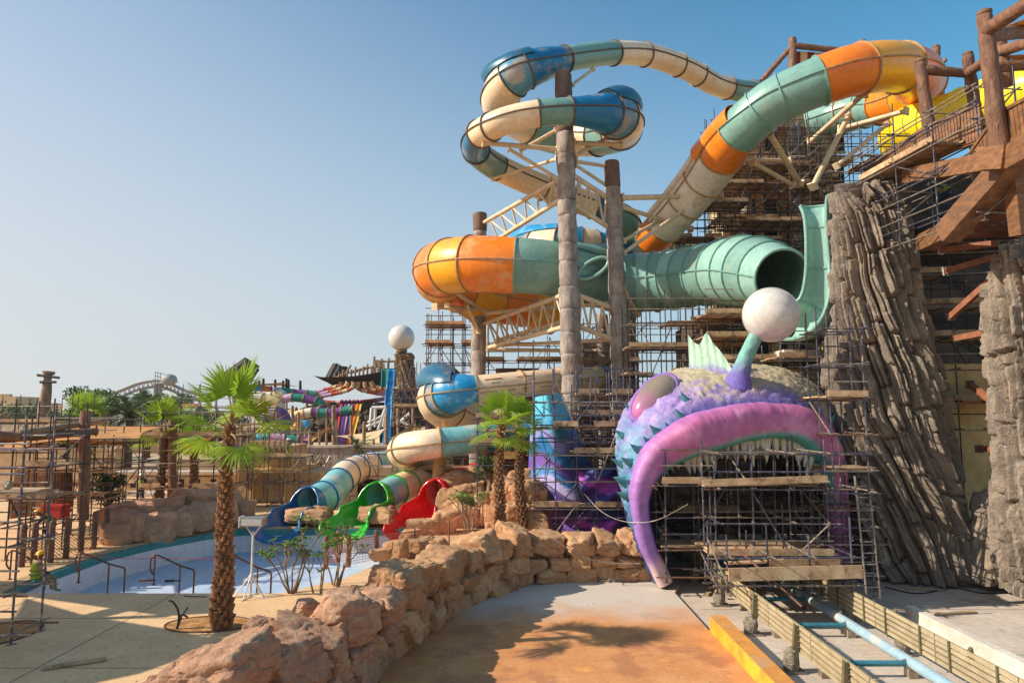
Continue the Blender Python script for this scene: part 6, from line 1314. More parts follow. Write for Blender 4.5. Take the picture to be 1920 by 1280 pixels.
def lobes(n, rx, rz, zc, r0, seed):
    r = random.Random(seed); return [(r.uniform(-rx, rx), r.uniform(-rx, rx)*.7, zc+r.uniform(-rz, rz), r0*r.uniform(.6, 1.2)) for _ in range(n)]
tree('round green tree left of the date palm on the skyline', P(192, 810, 72), 4.5, lobes(9, 2.6, .8, 3.4, 1.2, 1), m_tree, 130, .2, 1); tree('bright green low tree in front of the date palms', P(205, 800, 64), 3, lobes(8, 2.2, .5, 1.8, 1.0, 2), m_tree, 150, .17, 2)
tree('wide tree under the coaster hill right of the date palms', P(300, 815, 84), 5, lobes(10, 3.4, 1.0, 3.6, 1.3, 3), m_tree, 120, .22, 3); tree('low bushes at the left edge of the skyline', P(10, 800, 90), 3, lobes(8, 3.5, .4, 2.2, 1.1, 4), m_tree, 110, .22, 4)
tree('dark leafy tree behind the net posts', P(200, 962, 31), 2.0, lobes(9, .55, .45, 1.15, .42, 5), m_dleaf, 1500, .06, 5)
tree('feathery green shrub left of the paired palms', P(915, 935, 31.5), 2.2, lobes(8, .35, .6, 1.35, .34, 6), m_tree, 1700, .055, 6); tree('green bush beside the racer slide wall', P(590, 900, 43), 1, lobes(5, .6, .2, .5, .3, 7), m_tree, 600, .08, 7)
# plumeria shrubs
def plumeria(label, base, H, spread, nst, seed, lsize=.17):
    r = random.Random(seed); base = Vector(base); t = thing('plumeria_shrub', label, 'shrub', base, 'plumeria shrubs'); tips = []
    for k in range(nst):
        a = r.uniform(0, 2*pi); p = base+Vector((cos(a), sin(a), 0))*r.uniform(0, .18)
        def grow(p, d, L_, rad, lev):
            n = 6; pts = [p]; dd = d
            for i in range(n): dd = (dd+Vector((r.uniform(-.14, .14), r.uniform(-.14, .14), .06))).normalized(); pts.append(pts[-1]+dd*L_/n)
            mb.tube(pts, [rad*(1-.35*i/n) for i in range(n+1)], 6)
            if lev and r.random() < .92:
                for q in range(r.choice((2, 2, 3))): b = r.uniform(0, 2*pi); grow(pts[-1], (dd*.8+Vector((cos(b), sin(b), .25))*.62).normalized(), L_*r.uniform(.5, .75), rad*.68, lev-1)
            else: tips.append((pts[-1], dd))
        mb = MB(); grow(p, Vector((cos(a)*spread, sin(a)*spread, 1)).normalized(), H*r.uniform(.4, .6), .03, 2); obj('stem', mb, m_twig, t, 60)
    for k, (p, d) in enumerate(tips):
        nl = r.choice((0, 4, 7, 9, 9)); mb = MB()
        for q in range(nl):
            a = q*2.4+r.random(); o = Vector((cos(a), sin(a), r.uniform(.05, .9))).normalized(); s = o.cross(Vector((0, 0, 1))).normalized(); L_ = lsize*r.uniform(.7, 1.25); w = L_*.2; z = Vector((0, 0, 1))
            mb.add([p, p+o*L_*.4+s*w-z*.01, p+o*L_*.45+z*.012, p+o*L_*.4-s*w-z*.01, p+o*L_-z*L_*.25], [(0, 1, 2), (0, 2, 3), (1, 4, 2), (2, 4, 3)])
        if nl: obj('leaf_cluster', mb, m_plum, t, 0)
    return t
plumeria('leafy plumeria shrub beside the light box on the tripod', G(545, 1112, 0), 1.75, .55, 7, 1, .22); plumeria('sparse bare-stemmed plumeria right of the leafy one', G(625, 1098, 0), 1.6, .4, 6, 2, .2); plumeria('plumeria shrub on the rocks left of the paired palms', P(885, 1005, 25), 1.5, .45, 7, 3, .2)
plumeria('small plumeria beside the near boulders', G(600, 1110, 0), 1.2, .5, 3, 4, .18)
# skyline trees row beyond the left scaffolds
for k, (px, Y, n_, rx) in enumerate(((-30, 118, 7, 3.6), (45, 125, 7, 3.4), (112, 112, 7, 3.2), (330, 120, 8, 3.8), (375, 108, 7, 3.4), (420, 118, 7, 3.4), (60, 96, 6, 2.6), (150, 100, 6, 2.8))):
    tree('green tree %s on the left skyline' % ('at the very left', 'under the castle tower', 'right of the totem post', 'right of the coaster lift', 'left of the leaning stump', 'below the leaning stump', 'at the foot of the totem post', 'left of the distant fan palm')[k], P(px, 815, Y), 4, lobes(n_, rx, .7, 2.6, 1.5, 50+k), m_tree, 60, .32, 50+k, grp='skyline trees')
# =================================================================== coaster track and barriers
m_bar = M('olive_barrier_slat', C(190, 176, 144), C(172, 158, 126), .5, 3, metal=.1, rnd=.06)
m_plate = M('olive_post_plate', C(110, 104, 76), C(92, 88, 64), .55, 3)
m_lblue = M('pale_blue_rail', C(160, 190, 204), C(140, 176, 196), .45, 1.5, dirt=C(200, 196, 186), dirt_amt=.46, dscale=2)
m_tealp = M('teal_tie', C(64, 132, 150), C(50, 112, 132), .45, 3)
m_film = M('clear_wrap', C(168, 160, 142), C(128, 120, 104), .22, 9, bump=1.0, bscale=20, dist=.08)
m_black = M('black_rubber', C(36, 34, 34), C(26, 25, 25), .6, 6)
trk = thing('coaster_track', 'pale blue coaster rails with teal ties running out of the fish mouth', 'coaster track', (7.8, 15, PZ))
for x in (6.95, 8.72): pole('rail', trk, (x, 6, PZ+.20), (x, 33, PZ+.20), .12, m_lblue, 16)
for k, y in enumerate((8.2, 10.6, 13.1, 15.6, 18.3, 20.8, 23.5, 26, 28.5)):
    pole('tie', trk, (6.95, y, PZ+.17), (8.72, y, PZ+.17), .065, m_tealp, 12); bar('saddle', trk, (6.83, y, PZ-.11), (6.83, y, PZ+.16), .2, .2, m_galv); bar('saddle', trk, (8.72, y, PZ-.11), (8.72, y, PZ+.10), .2, .2, m_galv)
    pole('tie_cap', trk, (8.6, y, PZ+.17), (8.66, y, PZ+.17), .1, m_galv, 12)
def barrier(label, x, y0, y1, side, posts):
    t = thing('slat_barrier', label, 'barrier', (x, posts[0], PZ), 'slatted track barriers'); L_ = 2.45; y = y0
    while y < y1-.2:
        ye = min(y+L_-.03, y1)
        for k in range(5): z = PZ+.34+k*.125; bar('slat', t, (x, y, z), (x, ye, z), .05, .085, m_bar)
        for yy in (y+.5, ye-.5): bar('batten', t, (x-.045*side, yy, PZ+.28), (x-.045*side, yy, PZ+.9), .03, .05, m_plate, up=(0, 1, 0))
        y += L_
    for yp in posts:
        mb = MB(); s = side; prof = [(0, 0), (.30, 0), (.24, .25), (.12, .45), (.06, 1.05), (0, .98)]
        vs = [(x+s*(.06+q), yp+d, PZ-.11+h) for d in (-.05, .05) for q, h in prof]; n = len(prof); mb.add(vs, [tuple(range(n)), tuple(range(2*n-1, n-1, -1))]+[(i, (i+1) % n, (i+1) % n+n, i+n) for i in range(n)]); obj('post_plate', mb, m_plate, t, 0)
        mb = MB(); V, F = cubesphere(8); rs_ = np.random.RandomState(int(yp*10)); W = V*np.array((.17, .15, .33)); W *= (1+.28*fbm(W[:, 0]*9+yp, W[:, 1]*9, W[:, 2]*9, 3, 3))[:, None]; mb.add((W+np.array((x+s*.22, yp, PZ+.1))).tolist(), F); obj('plastic_wrap', mb, m_film, t, 25)
        mb = MB(); mb.box((x+s*.2, yp, PZ-.1), (.5, .34, .05)); obj('foot_plate', mb, m_galv, t, 0)
barrier('left slatted barrier of the coaster track beside the yellow kerb', 6.45, 5.5, 30, -1, (8.9, 11.3, 13.6, 15.9, 18.5, 21.2, 24)); barrier('right slatted barrier of the coaster track beside the white kerb', 9.12, 5.5, 30, 1, (8.9, 11.6, 14.3, 17.0, 19.6, 22.2, 25))
# =================================================================== pool furniture
m_rail = M('bronze_rail', C(124, 84, 64), C(100, 66, 50), .4, 4, metal=.5)
for k, (x0, yb, xe, lab) in enumerate(((147, 1092, 221, 'bronze pool handrail nearest the seated worker'), (288, 1096, 353, 'bronze pool handrail left of the tall palm trunk'), (435, 1100, 500, 'bronze pool handrail right of the tall palm trunk'), (18, 1086, 70, 'bronze pool handrail behind the seated worker'))):
    a = G(x0, yb, 0); b = G(xe, yb, 0); b.y += .35; m_ = a.lerp(b, .64); t = thing('handrail', lab, 'handrail', a, 'pool handrails')
    mb = MB(); loop = [a+Vector((0, 0, .3)), a+Vector((-.06, 0, .34)), a+Vector((-.12, -.02, .45)), a+Vector((-.13, 0, .68)), a+Vector((-.08, 0, .8)), a+Vector((.0, 0, .86)), a+Vector((.1, .02, .84)), m_+Vector((0, 0, .5)), b+Vector((-.04, 0, .36)), b+Vector((0, 0, .28)), b+Vector((0, 0, -.4))]
    mb.tube(loop, .027, 8); obj('rail_tube', mb, m_rail, t, 60); pole('post', t, a, a+Vector((0, 0, .86)), .025, m_rail); pole('post', t, m_+Vector((0, 0, -.4)), m_+Vector((0, 0, .5)), .025, m_rail)
    for q in (a,): pole('base_flange', t, q, q+Vector((0, 0, .02)), .06, m_rail, 12)
# light box on tripod
lbx = thing('light_box', 'grey metal light box on a white tripod stand before the pool', 'light box', G(470, 1120, 0)); c = G(470, 1118, 0)
pole('mast', lbx, c+Vector((0, 0, .05)), c+Vector((0, 0, 1.75)), .03, m_white); 
for dx, dy in ((-.42, -.1), (.40, -.12), (.1, .4), (-.05, -.4)): pole('leg', lbx, c+Vector((dx, dy, .02)), c+Vector((0, 0, .62)), .018, m_white); pole('foot_bar', lbx, c+Vector((dx*1.2, dy*1.2, .015)), c+Vector((0, 0, .03)), .015, m_white)
for dx in (-.2, .2): pole('arm', lbx, c+Vector((0, 0, 1.62)), c+Vector((dx, 0, 1.9)), .025, m_white)
bar('box_body', lbx, c+Vector((-.32, 0, 2.02)), c+Vector((.32, 0, 2.02)), .3, .24, m_steel); bar('box_lens', lbx, c+Vector((-.28, -.16, 2.02)), c+Vector((.28, -.16, 2.02)), .02, .17, m_lens); bar('end_cap', lbx, c+Vector((-.36, 0, 2.02)), c+Vector((-.325, 0, 2.02)), .34, .28, m_white)
# rope net fence on the left
net = thing('rope_net_fence', 'rope net fence on dark carved posts beside the pool edge', 'fence', G(123, 1046, 0)); m_rope = M('hemp_rope', C(166, 144, 108), C(136, 116, 84), .9, 9)
bs = [G(40, 1062, 0), G(62, 1058, 0), G(94, 1054, 0), G(123, 1046, 0), G(151, 1038, 0), G(175, 1029, 0), G(197, 1021, 0)]; m_post = M('dark_carved_post', C(120, 84, 66), C(92, 64, 50), .7, 4, bump=.4, bscale=20)
for k, b in enumerate(bs): logmesh(net, 'post', b, b+Vector((0, 0, 1.38)), .1, .095, m_post, 200+k, True, 10)
for a, b in zip(bs, bs[1:]):
    mb = MB(); nx_, nz_ = max(4, int((b-a).length/.16)), 8
    q = lambda u, v: a.lerp(b, u)+Vector((0, 0, (.08+1.05*v)*(1-.22*sin(pi*u)*v)))
    for i in range(-nz_, nx_):
        for s in (1, -1):
            pts = []
            for j in range(nz_+1):
                u = (i+j)/nx_ if s > 0 else (nx_-i-j)/nx_
                if 0 <= u <= 1: pts.append(q(u, j/nz_))
            if len(pts) > 1: mb.tube(pts, .011, 4, False)
    mb.tube([q(u, 1) for u in np.linspace(0, 1, 8)], .02, 5); o = obj('rope_net', mb, m_rope, net, 60); o['kind'] = 'stuff'
# orange mesh fence with bollards
mf = thing('mesh_fence', 'orange plastic mesh fence on brown bollards along the rock wall', 'fence', G(653, 1062, 0)); m_mesh = M('orange_mesh', C(206, 128, 96), C(186, 108, 78), .7, 8)
fp = [G(610, 1066, 0), G(633, 1054, 0), G(653, 1062, 0), G(705, 1052, 0), G(777, 1042, 0), G(842, 1020, 0), P(905, 985, 26.5), P(960, 960, 28)]
for k, b in enumerate(fp): logmesh(mf, 'bollard', b, b+Vector((0, 0, 1.05 if k < 4 else .95)), .085 if k < 4 else .03, .08 if k < 4 else .025, m_log if k < 4 else m_rust, 230+k, k < 4, 10)
for a, b in zip(fp, fp[1:]):
    mb = MB(); L_ = (b-a).length; nx_ = int(L_/.11)
    for j in range(10): z = .08+.085*j; mb.beam(a+Vector((0, 0, z)), b+Vector((0, 0, z)), .012, .012 if j < 9 else .04)
    for i in range(nx_): p = a.lerp(b, i/nx_); mb.beam(p+Vector((0, 0, .08)), p+Vector((0, 0, .85)), .01, .01)
    o = obj('plastic_mesh', mb, m_mesh, mf, 0); o['kind'] = 'stuff'
def rope(label, pts, r, mat, cat='rope', name='rope'):
    t = thing(name, label, cat, pts[0], None); mb = MB(); mb.tube([Vector(q) for q in crom([tuple(p) for p in pts], 8)], r, 6); obj('strand', mb, mat, t, 60)
rope('pale rope drooping over the boulder wall below the fish body', [P(1008, 984, 23.4), P(1050, 1018, 22.9), P(1095, 1045, 22.9), P(1150, 1055, 22.9), P(1200, 1056, 22.6)], .014, m_galv)
rope('thin grey rope swagged across the left leg of the fish lip', [P(1095, 925, 25), P(1130, 960, 24), P(1175, 978, 22.6), P(1230, 975, 22), P(1290, 945, 21.8)], .013, m_galv)
rope('thin red line strung across the empty pool', [P(140, 1038, 19.8), P(220, 1046, 20), P(300, 1046, 20), P(430, 1048, 20)], .008, M('red_line', C(190, 60, 70)), 'line', 'string_line')
rp = thing('rusty_pipe', 'long rusty pipe leaning from the platform down to the coaster rails', 'pipe', P(1500, 1142, 18.5)); pole('pipe_run', rp, P(1376, 1022, 19.6), P(1503, 1136, 18.4), .035, m_rust); pole('pipe_joint', rp, P(1430, 1070, 19.1), P(1436, 1076, 19.05), .05, m_rust)
ps = thing('pipe_stub', 'black upright pipe stub with brass top on the slab by the rock pillar', 'pipe', G(1700, 1086, PZ-.12)); c = G(1700, 1086, PZ-.12); pole('stub', ps, c, c+Vector((0, 0, .42)), .07, m_black, 14); pole('valve', ps, c+Vector((0, 0, .42)), c+Vector((0, 0, .6)), .035, m_rust, 10); bar('cover_plate', ps, c+Vector((-.45, 0, .01)), c+Vector((.45, 0, .01)), .5, .02, m_galv)
pf = thing('steel_bracket', 'small steel bracket lying on the path before the fish', 'bracket', G(1145, 1090, PZ)); c = G(1145, 1090, PZ)
for a, b in (((-.42, -.05), (.42, .0)), ((-.40, .1), (.35, .12)), ((-.1, -.12), (.0, .2)), ((.1, -.1), (.18, .16))): bar('steel_bar', pf, c+Vector((*a, .05)), c+Vector((*b, .05)), .05, .05, m_galv)
for k in range(3): pole('clamp', pf, c+Vector((-.02+k*.08, .02, .05)), c+Vector((-.02+k*.08, .1, .14)), .04, m_white)
# planting pits
def pit(label, px, py, rx, ry, z=0.0):
    c = G(px, py, z); t = thing('planting_pit', label, 'planting pit', c, 'planting pits'); n = 30; A = np.zeros((n, 6, 3))
    for i in range(n):
        a = 2*pi*i/n
        for j in range(6): f = j/5; A[i, j] = (c.x+cos(a)*rx*f, c.y+sin(a)*ry*f, z+.014+.02*(1-f))
    A[..., 2] += .03*fbm(A[..., 0]*4, A[..., 1]*4, 0, 3, 7)*(1-np.linspace(0, 1, 6))[None]
    mb = MB(); mb.grid(A, True); obj('sand_fill', mb, m_soil, t, 180); mb = MB(); mb.tube([(c.x+cos(a)*rx*1.02, c.y+sin(a)*ry*1.02, z+.01) for a in np.linspace(0, 2*pi, 40)], .022, 6, False); obj('pit_edge', mb, m_woodd, t, 60)
pit('sandy planting pit round the tall palm trunk', 392, 1170, 1.0, .62); pit('sandy round planting pit under the foreground scaffold', -2, 1188, .75, .95)
cb_ = thing('cable_ends', 'black bent cable ends rising from the palm planting pit', 'cable', G(330, 1182, 0)); c = G(330, 1180, 0)
for pts in (((0, 0, 0), (.05, 0, .2), (.02, 0, .45), (-.1, 0, .62), (-.2, 0, .66)), ((.02, 0, 0), (.08, 0, .2), (.14, 0, .35), (.25, 0, .5)), ((.02, .02, 0), (.04, .03, .25), (.1, .05, .33), (.22, .1, .25))): mb = MB(); mb.tube([c+Vector(q) for q in crom(pts, 5)], .022, 6); obj('cable', mb, m_black, cb_, 60)
for k, (px, py, lab) in enumerate(((275, 1090, 'small orange tool on the pool edge'), (322, 1091, 'black hand tool lying on the pool edge'))):
    c = G(px, py, 0); t = thing('hand_tool', lab, 'tool', c); bar('tool_body', t, c+Vector((-.2, 0, .04)), c+Vector((.05, .03, .04)), .08, .06, m_black if k else m_rust); bar('tool_handle', t, c+Vector((.05, .03, .04)), c+Vector((.25, .06, .03)), .03, .03, m_black)
rd = thing('thin_rod', 'thin dark rod lying on the deck left of the tall palm', 'rod', G(345, 1117, 0)); pole('rod', rd, G(345, 1117, .015), G(388, 1118, .015), .012, m_black)
for k, (px, py, Y, col, lab) in enumerate(((104, 968, 28, (150, 28, 30), 'red plastic crate under the left scaffold'), (268, 958, 34, (24, 70, 70), 'dark green bin behind the boulder bank'), (345, 950, 36.8, (176, 120, 70), 'brown crate by the base of the small palm'))):
    t = thing('crate', lab, 'crate', P(px, py, Y)); c = P(px, py-8, Y); mm = M('crate_paint_%s' % ('red', 'green', 'tan')[k], C(*col), tuple(x*1.3 for x in C(*col)), .5, 4); mb = MB(); mb.box(c, (.8, .6, .5)); obj('crate_body', mb, mm, t, 0); mb = MB(); mb.box(c+Vector((0, 0, .27)), (.86, .66, .06)); obj('lid', mb, mm, t, 0)
for k, (px, py, w, Y) in enumerate(((28, 925, 22, 24.6), (14, 910, 18, 13))):
    t = thing('debris_net', ('white cloth bundle tied on the far left scaffold', 'pale sack hung on the foreground scaffold')[k], 'cloth', P(px, py, Y)); V, F = cubesphere(8); W = V*np.array((S(w, Y), .12, S(w, Y)*1.1))*.5; W *= (1+.3*fbm(W[:, 0]*5, W[:, 1]*5, W[:, 2]*5, 3, k))[:, None]; mb = MB(); mb.add((W+np.array(P(px, py, Y))).tolist(), F); obj('cloth', mb, m_film, t, 40)
# =================================================================== workers
m_skin = M('skin', C(120, 82, 60), C(104, 70, 50), .6, 8); m_hiv = M('hi_vis_lime', C(176, 196, 40), C(158, 180, 30), .7, 5); m_refl = M('reflective_band', C(110, 116, 92), None, .4); m_khaki = M('khaki_clothes', C(150, 136, 98), C(126, 112, 80), .85, 5); m_navyc = M('navy_clothes', C(40, 56, 96), C(30, 44, 80), .85, 5)
def worker(label, base, rz, J, cloth, helmet, sc_=1.0):
    """J: dict joint -> (x, y, z) ; one continuous skinned body"""
    t = thing('person', label, 'person', base); R_ = Matrix.Translation(Vector(base)) @ Matrix.Rotation(rz, 4, 'Z') @ Matrix.Scale(sc_, 4)
    chain = [('pelvis', 'spine'), ('spine', 'chest'), ('chest', 'neck'), ('neck', 'head'), ('head', 'crown')]
    for s in 'lr': chain += [('chest', 'sh'+s), ('sh'+s, 'el'+s), ('el'+s, 'wr'+s), ('wr'+s, 'ha'+s), ('pelvis', 'hip'+s), ('hip'+s, 'kn'+s), ('kn'+s, 'an'+s), ('an'+s, 'to'+s)]
    rad = dict(pelvis=.135, spine=.125, chest=.135, neck=.055, head=.09, crown=.085); 
    for s in 'lr': rad.update({'sh'+s: .075, 'el'+s: .048, 'wr'+s: .034, 'ha'+s: .036, 'hip'+s: .095, 'kn'+s: .065, 'an'+s: .045, 'to'+s: .04})
    J = dict(J); 
    for s in 'lr':
        w, h = Vector(J['wr'+s]), Vector(J['ha'+s]); d = (h-w).normalized(); n_ = d.cross(Vector((0, 1, .3))).normalized()
        for q in range(5): nm = 'f%d%s' % (q, s); J[nm] = tuple(h+d*(.085 if q else .03)+n_*(.018*(q-2.5) if q else .055)); rad[nm] = .0095; chain.append(('ha'+s, nm))
    names = list(J); me = bpy.data.meshes.new('body'); me.from_pydata([R_ @ Vector(J[n]) for n in names], [(names.index(a), names.index(b)) for a, b in chain], [])
    o = bpy.data.objects.new('body', me); COL.objects.link(o); md = o.modifiers.new('skin', 'SKIN'); me.skin_vertices.new() if not me.skin_vertices else None
    for i, n in enumerate(names): me.skin_vertices[0].data[i].radius = (rad[n]*sc_, rad[n]*sc_); me.skin_vertices[0].data[i].use_root = n == 'pelvis'
    sb_ = o.modifiers.new('sub', 'SUBSURF'); sb_.levels = sb_.render_levels = 1
    dg = bpy.context.evaluated_depsgraph_get(); m2 = bpy.data.meshes.new_from_object(o.evaluated_get(dg)); bpy.data.objects.remove(o)
    m2.materials.clear(); m2.materials.append(cloth); m2.materials.append(m_skin); m2.shade_smooth(); hd_ = R_ @ Vector(J['head']); hands = [R_ @ Vector(J['ha'+s]) for s in 'lr']
    for p in m2.polygons:
        if (p.center-hd_).length < .2*sc_ or min((p.center-h).length for h in hands) < .12*sc_: p.material_index = 1
    b_ = bpy.data.objects.new('body', m2); COL.objects.link(b_); b_.parent = t; b_.matrix_parent_inverse = Matrix.Translation(-LOC[t.name])
    pv, ch = Vector(J['pelvis']), Vector(J['chest']); ax = (ch-pv); top = ch+ax.normalized()*.07; mb = MB(); prof = [(0.0, .155), (.3, .15), (.6, .16), (.85, .17), (1.0, .12)]; vs = []
    sx = (Vector(J['shr'])-Vector(J['shl'])).normalized(); fy = sx.cross(ax.normalized())
    for f, r in prof:
        c = pv.lerp(top, f)
        for i in range(16): a = 2*pi*i/16; vs.append(R_ @ (c+sx*cos(a)*r*1.12+fy*sin(a)*r*.92))
    mb.add(vs, [(i*16+j, i*16+(j+1) % 16, (i+1)*16+(j+1) % 16, (i+1)*16+j) for i in range(4) for j in range(16)]); v_ = obj('vest', mb, m_hiv, t, 60)
    for f0 in (.22, .5):
        c0 = pv.lerp(top, f0); mb = MB(); mb.tube([R_ @ (c0+sx*cos(a)*.188+fy*sin(a)*.16) for a in np.linspace(0, 2*pi, 20)], .022*sc_, 5, False); obj('reflective_band', mb, m_refl, v_, 60)
    hc_ = Vector(J['crown']); mb = MB(); vs = []; fs = []
    for i in range(7):
        th = i/6*pi/2
        for j in range(16): a = 2*pi*j/16; vs.append(R_ @ (hc_+Vector((cos(a)*sin(th)*.125, sin(th)*sin(a)*.15, cos(th)*.11-.0))))
    for j in range(16): a = 2*pi*j/16; vs.append(R_ @ (hc_+Vector((cos(a)*.14, sin(a)*.19, -.012))))
    fs = [(i*16+j, (i+1)*16+j, (i+1)*16+(j+1) % 16, i*16+(j+1) % 16) for i in range(7) for j in range(16)]; mb.add(vs, fs); obj('helmet', mb, helmet, t, 60)
    return t
m_hely = M('yellow_helmet', C(236, 176, 30), None, .35); m_helw = M('white_helmet', C(226, 224, 216), None, .35)
SIT = dict(pelvis=(0, 0, .13), spine=(0, -.02, .32), chest=(0, .02, .50), neck=(0, .07, .64), head=(0, .11, .76), crown=(0, .12, .82), shl=(-.19, .03, .56), shr=(.19, .03, .56), ell=(-.27, .12, .36), elr=(.31, .0, .33), wrl=(-.16, .3, .24), wrr=(.40, .1, .10), hal=(-.12, .37, .21), har=(.44, .15, .05), hipl=(-.1, .05, .12), hipr=(.1, .05, .12), knl=(-.15, .44, .12), knr=(.15, .44, .12), anl=(-.15, .50, -.3), anr=(.15, .50, -.3), tol=(-.16, .66, -.34), tor=(.16, .66, -.34))
STAND = dict(pelvis=(0, 0, .95), spine=(0, 0, 1.12), chest=(0, .02, 1.32), neck=(0, .04, 1.47), head=(0, .06, 1.60), crown=(0, .07, 1.66), shl=(-.19, .01, 1.40), shr=(.19, .01, 1.40), ell=(-.3, .2, 1.25), elr=(.28, .22, 1.2), wrl=(-.2, .42, 1.38), wrr=(.2, .42, 1.3), hal=(-.18, .49, 1.42), har=(.18, .5, 1.33), hipl=(-.1, 0, .92), hipr=(.1, 0, .92), knl=(-.12, .04, .5), knr=(.12, .0, .5), anl=(-.13, 0, .09), anr=(.13, -.03, .09), tol=(-.14, .15, .04), tor=(.15, .13, .04))
BEND = dict(STAND, pelvis=(0, -.1, .62), spine=(0, 0, .74), chest=(0, .2, .86), neck=(0, .33, .92), head=(0, .42, .98), crown=(0, .44, 1.04), shl=(-.19, .22, .9), shr=(.19, .22, .9), ell=(-.25, .38, .65), elr=(.25, .4, .66), wrl=(-.15, .55, .5), wrr=(.15, .55, .5), hal=(-.14, .6, .44), har=(.14, .6, .44), hipl=(-.1, -.1, .58), hipr=(.1, -.1, .58), knl=(-.14, .22, .42), knr=(.14, .22, .42), anl=(-.13, 0, .09), anr=(.13, 0, .09), tol=(-.13, .16, .04), tor=(.13, .16, .04))
worker('worker in lime vest and yellow helmet sitting on the pool edge', G(66, 1091, 0), -.6, SIT, m_khaki, m_hely)
worker('worker in navy and lime vest bending on the left scaffold', P(118, 860, 28.6), -1.2, BEND, m_navyc, m_helw)
worker('worker in lime vest standing on the sandstone building scaffold', P(541, 878, 38), 1.2, STAND, m_khaki, m_helw, .95)
worker('worker in lime vest behind the boulder bank by the small palm', P(262, 950, 36.5), .4, STAND, m_navyc, m_helw)
worker('worker in lime vest and helmet standing behind the rope net fence', P(94, 1012, 26), 2.0, BEND, m_navyc, m_hely)
worker('worker in blue seen on the scaffold below the balcony stair', P(1775, 392, 23.6), .6, BEND, m_navyc, m_helw)
# =================================================================== shade sails left of the frame, whose shadows lie on the deck
def up_sun(px, py, h): g = G(px, py, 0); return g-SUND*(h/-SUND.z)
def shadow_sail(label, pix, h):
    q = [up_sun(x, y, h+.4*sin(i*1.7)) for i, (x, y) in enumerate(pix)]; t = thing('shade_sail', label, 'shade sail', q[0], 'shade sails'); mb = MB(); mb.add(q, [tuple(range(len(q)))]); mb.add([v-Vector((0, 0, .03)) for v in q], [tuple(range(len(q)))[::-1]]); obj('sailcloth', mb, M('opaque_sailcloth', C(206, 168, 110), C(190, 150, 96), .85, 2), t, 0)
    for v in (q[0], q[len(q)//2]): pole('mast', t, Vector((v.x-.3, v.y, 0)), v, .12, m_log)
shadow_sail('shade sail beyond the left edge shading the deck by the pool', [(-160, 1086), (120, 1090), (430, 1101), (415, 1148), (312, 1154), (229, 1138), (52, 1117), (-160, 1113)], 4.6)
shadow_sail('shade sail beyond the left edge shading the near deck', [(-200, 1170), (28, 1158), (50, 1121), (160, 1153), (309, 1177), (400, 1196), (330, 1238), (262, 1262), (150, 1286), (-60, 1330), (-260, 1330)], 5.2)
lb2 = thing('log_beam', 'log beam joining the two shade sails beyond the left edge', 'beam', up_sun(240, 1140, 4.8)); logmesh(lb2, 'beam', up_sun(250, 1136, 4.8), up_sun(160, 1158, 5.0), .22, .22, m_log, 300)
# odds and ends lying about the site
rd_ = random.Random(17); G2 = 'loose boards on the ground'
for k, (px, py, z, a, L_, lab) in enumerate(((1790, 1150, PZ+.15, .2, 1.3, 'loose board on the pale apron right of the track'), (1330, 1110, PZ-.11, 1.1, 1.0, 'loose board beside the end of the yellow kerb'), (140, 1245, .01, .5, 1.1, 'loose board on the shaded deck'), (1735, 1105, PZ-.11, -.3, 1.2, 'loose board near the foot of the tall rock pillar'))):
    c = G(px, py, z); t = thing('loose_board', lab, 'board', c, G2); d = Vector((cos(a), sin(a), 0))*L_/2; bar('board', t, c-d+Vector((0, 0, .025)), c+d+Vector((0, 0, .025)), .16, .035, m_plank); bar('nailed_cleat', t, c-d*.7+Vector((-d.y*.12, d.x*.12, .055)), c-d*.7+Vector((d.y*.12, -d.x*.12, .055)), .05, .03, m_plank)
rope('black hose lying across the pale slab below the rock pillar', [G(1660, 1100, PZ-.1), G(1720, 1112, PZ-.1), G(1790, 1102, PZ-.1), G(1850, 1112, PZ-.1), G(1930, 1108, PZ-.1)], .02, m_black, 'hose', 'hose')
gm = MB(); rg = random.Random(23)
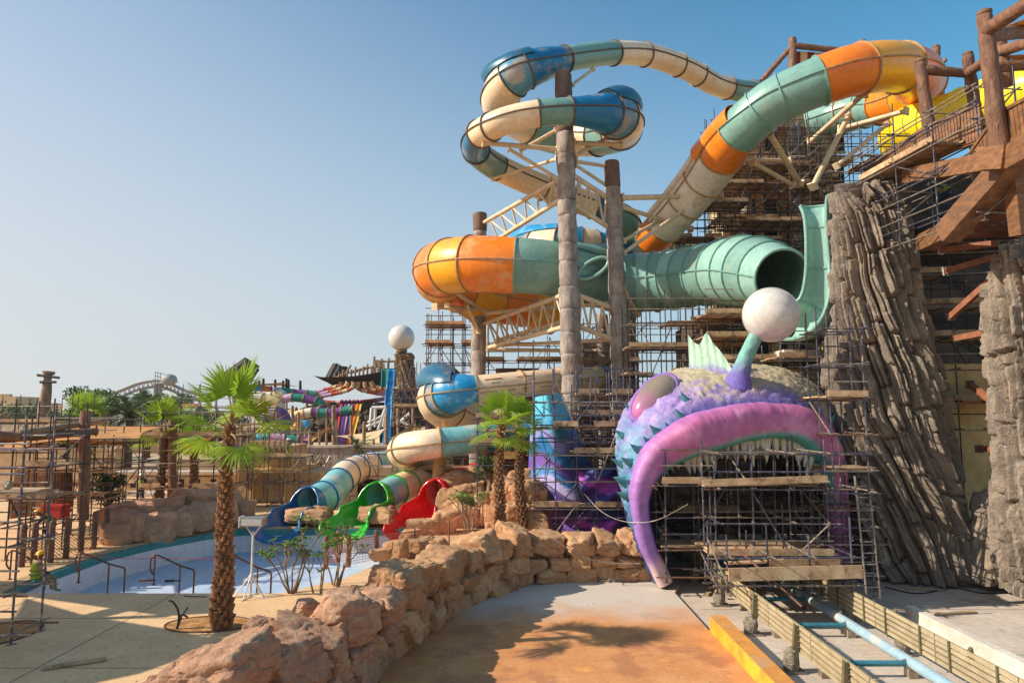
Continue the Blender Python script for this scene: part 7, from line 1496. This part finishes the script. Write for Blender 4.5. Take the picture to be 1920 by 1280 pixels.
for k in range(420):
    if k % 3 == 0: c = G(rg.uniform(0, 430), rg.uniform(1100, 1278), .004)
    elif k % 3 == 1: c = Vector((rg.uniform(-1.5, 5), rg.uniform(12, 23), PZ+.004))
    else: c = Vector((rg.uniform(5.6, 11), rg.uniform(11, 22), PZ-.115))
    s = rg.uniform(.008, .028); q = [c+Vector((cos(a)*s*rg.uniform(.6, 1.2), sin(a)*s*rg.uniform(.6, 1.2), 0)) for a in (0, 1.6, 3.1, 4.7)]+[c+Vector((0, 0, s*.8))]; gm.add(q, [(0, 1, 4), (1, 2, 4), (2, 3, 4), (3, 0, 4)])
tag(obj('grit', gm, m_cope, None, 0), 'scattered grit and small stones on the ground', 'grit', None, 'stuff')
# expansion joints in the slabs
m_jt = M('joint_sealant', C(110, 96, 80), C(88, 76, 62), .9, 8)
def joint(par, a, b, z): bar('slab_joint', par, Vector((*a, z)), Vector((*b, z)), .009, .004, m_jt)
DK, AP, TB = bpy.data.objects['deck'], bpy.data.objects['apron'], bpy.data.objects['trackbed']
for a, b in (((-16, 17.4), (-3.2, 17.4)), ((-16, 14.1), (-4.0, 14.1)), ((-9.4, 12), (-9.4, 19.7)), ((-13, 12), (-13, 19.7)), ((-20, 16), (-13, 18.6))): joint(DK, a, b, .004)
for a, b in (((11.2, 16.2), (22, 16.2)), ((11.2, 12.6), (22, 12.6)), ((14.6, 8), (14.6, 19.5))): joint(AP, a, b, PZ+.144)
for a, b in (((5.6, 20.8), (18, 20.8)), ((5.6, 14.8), (10.8, 14.8)), ((5.6, 11), (10.8, 11))): joint(TB, a, b, PZ-.116)
# =================================================================== dusty air
hz = bpy.data.materials.new('dusty_air'); hz.use_nodes = True; nt = hz.node_tree; nt.nodes.clear()
ho = nt.nodes.new('ShaderNodeOutputMaterial'); hv_ = nt.nodes.new('ShaderNodeVolumePrincipled'); hv_.inputs['Color'].default_value = (.93, .94, .96, 1); hv_.inputs['Density'].default_value = .0002; hv_.inputs['Anisotropy'].default_value = .2
nt.links.new(hv_.outputs[0], ho.inputs['Volume'])
mb = MB(); mb.box((0, 900, 12), (6400, 4600, 34)); ho_ = obj('haze', mb, hz, None, 0); ho_['kind'] = 'stuff'
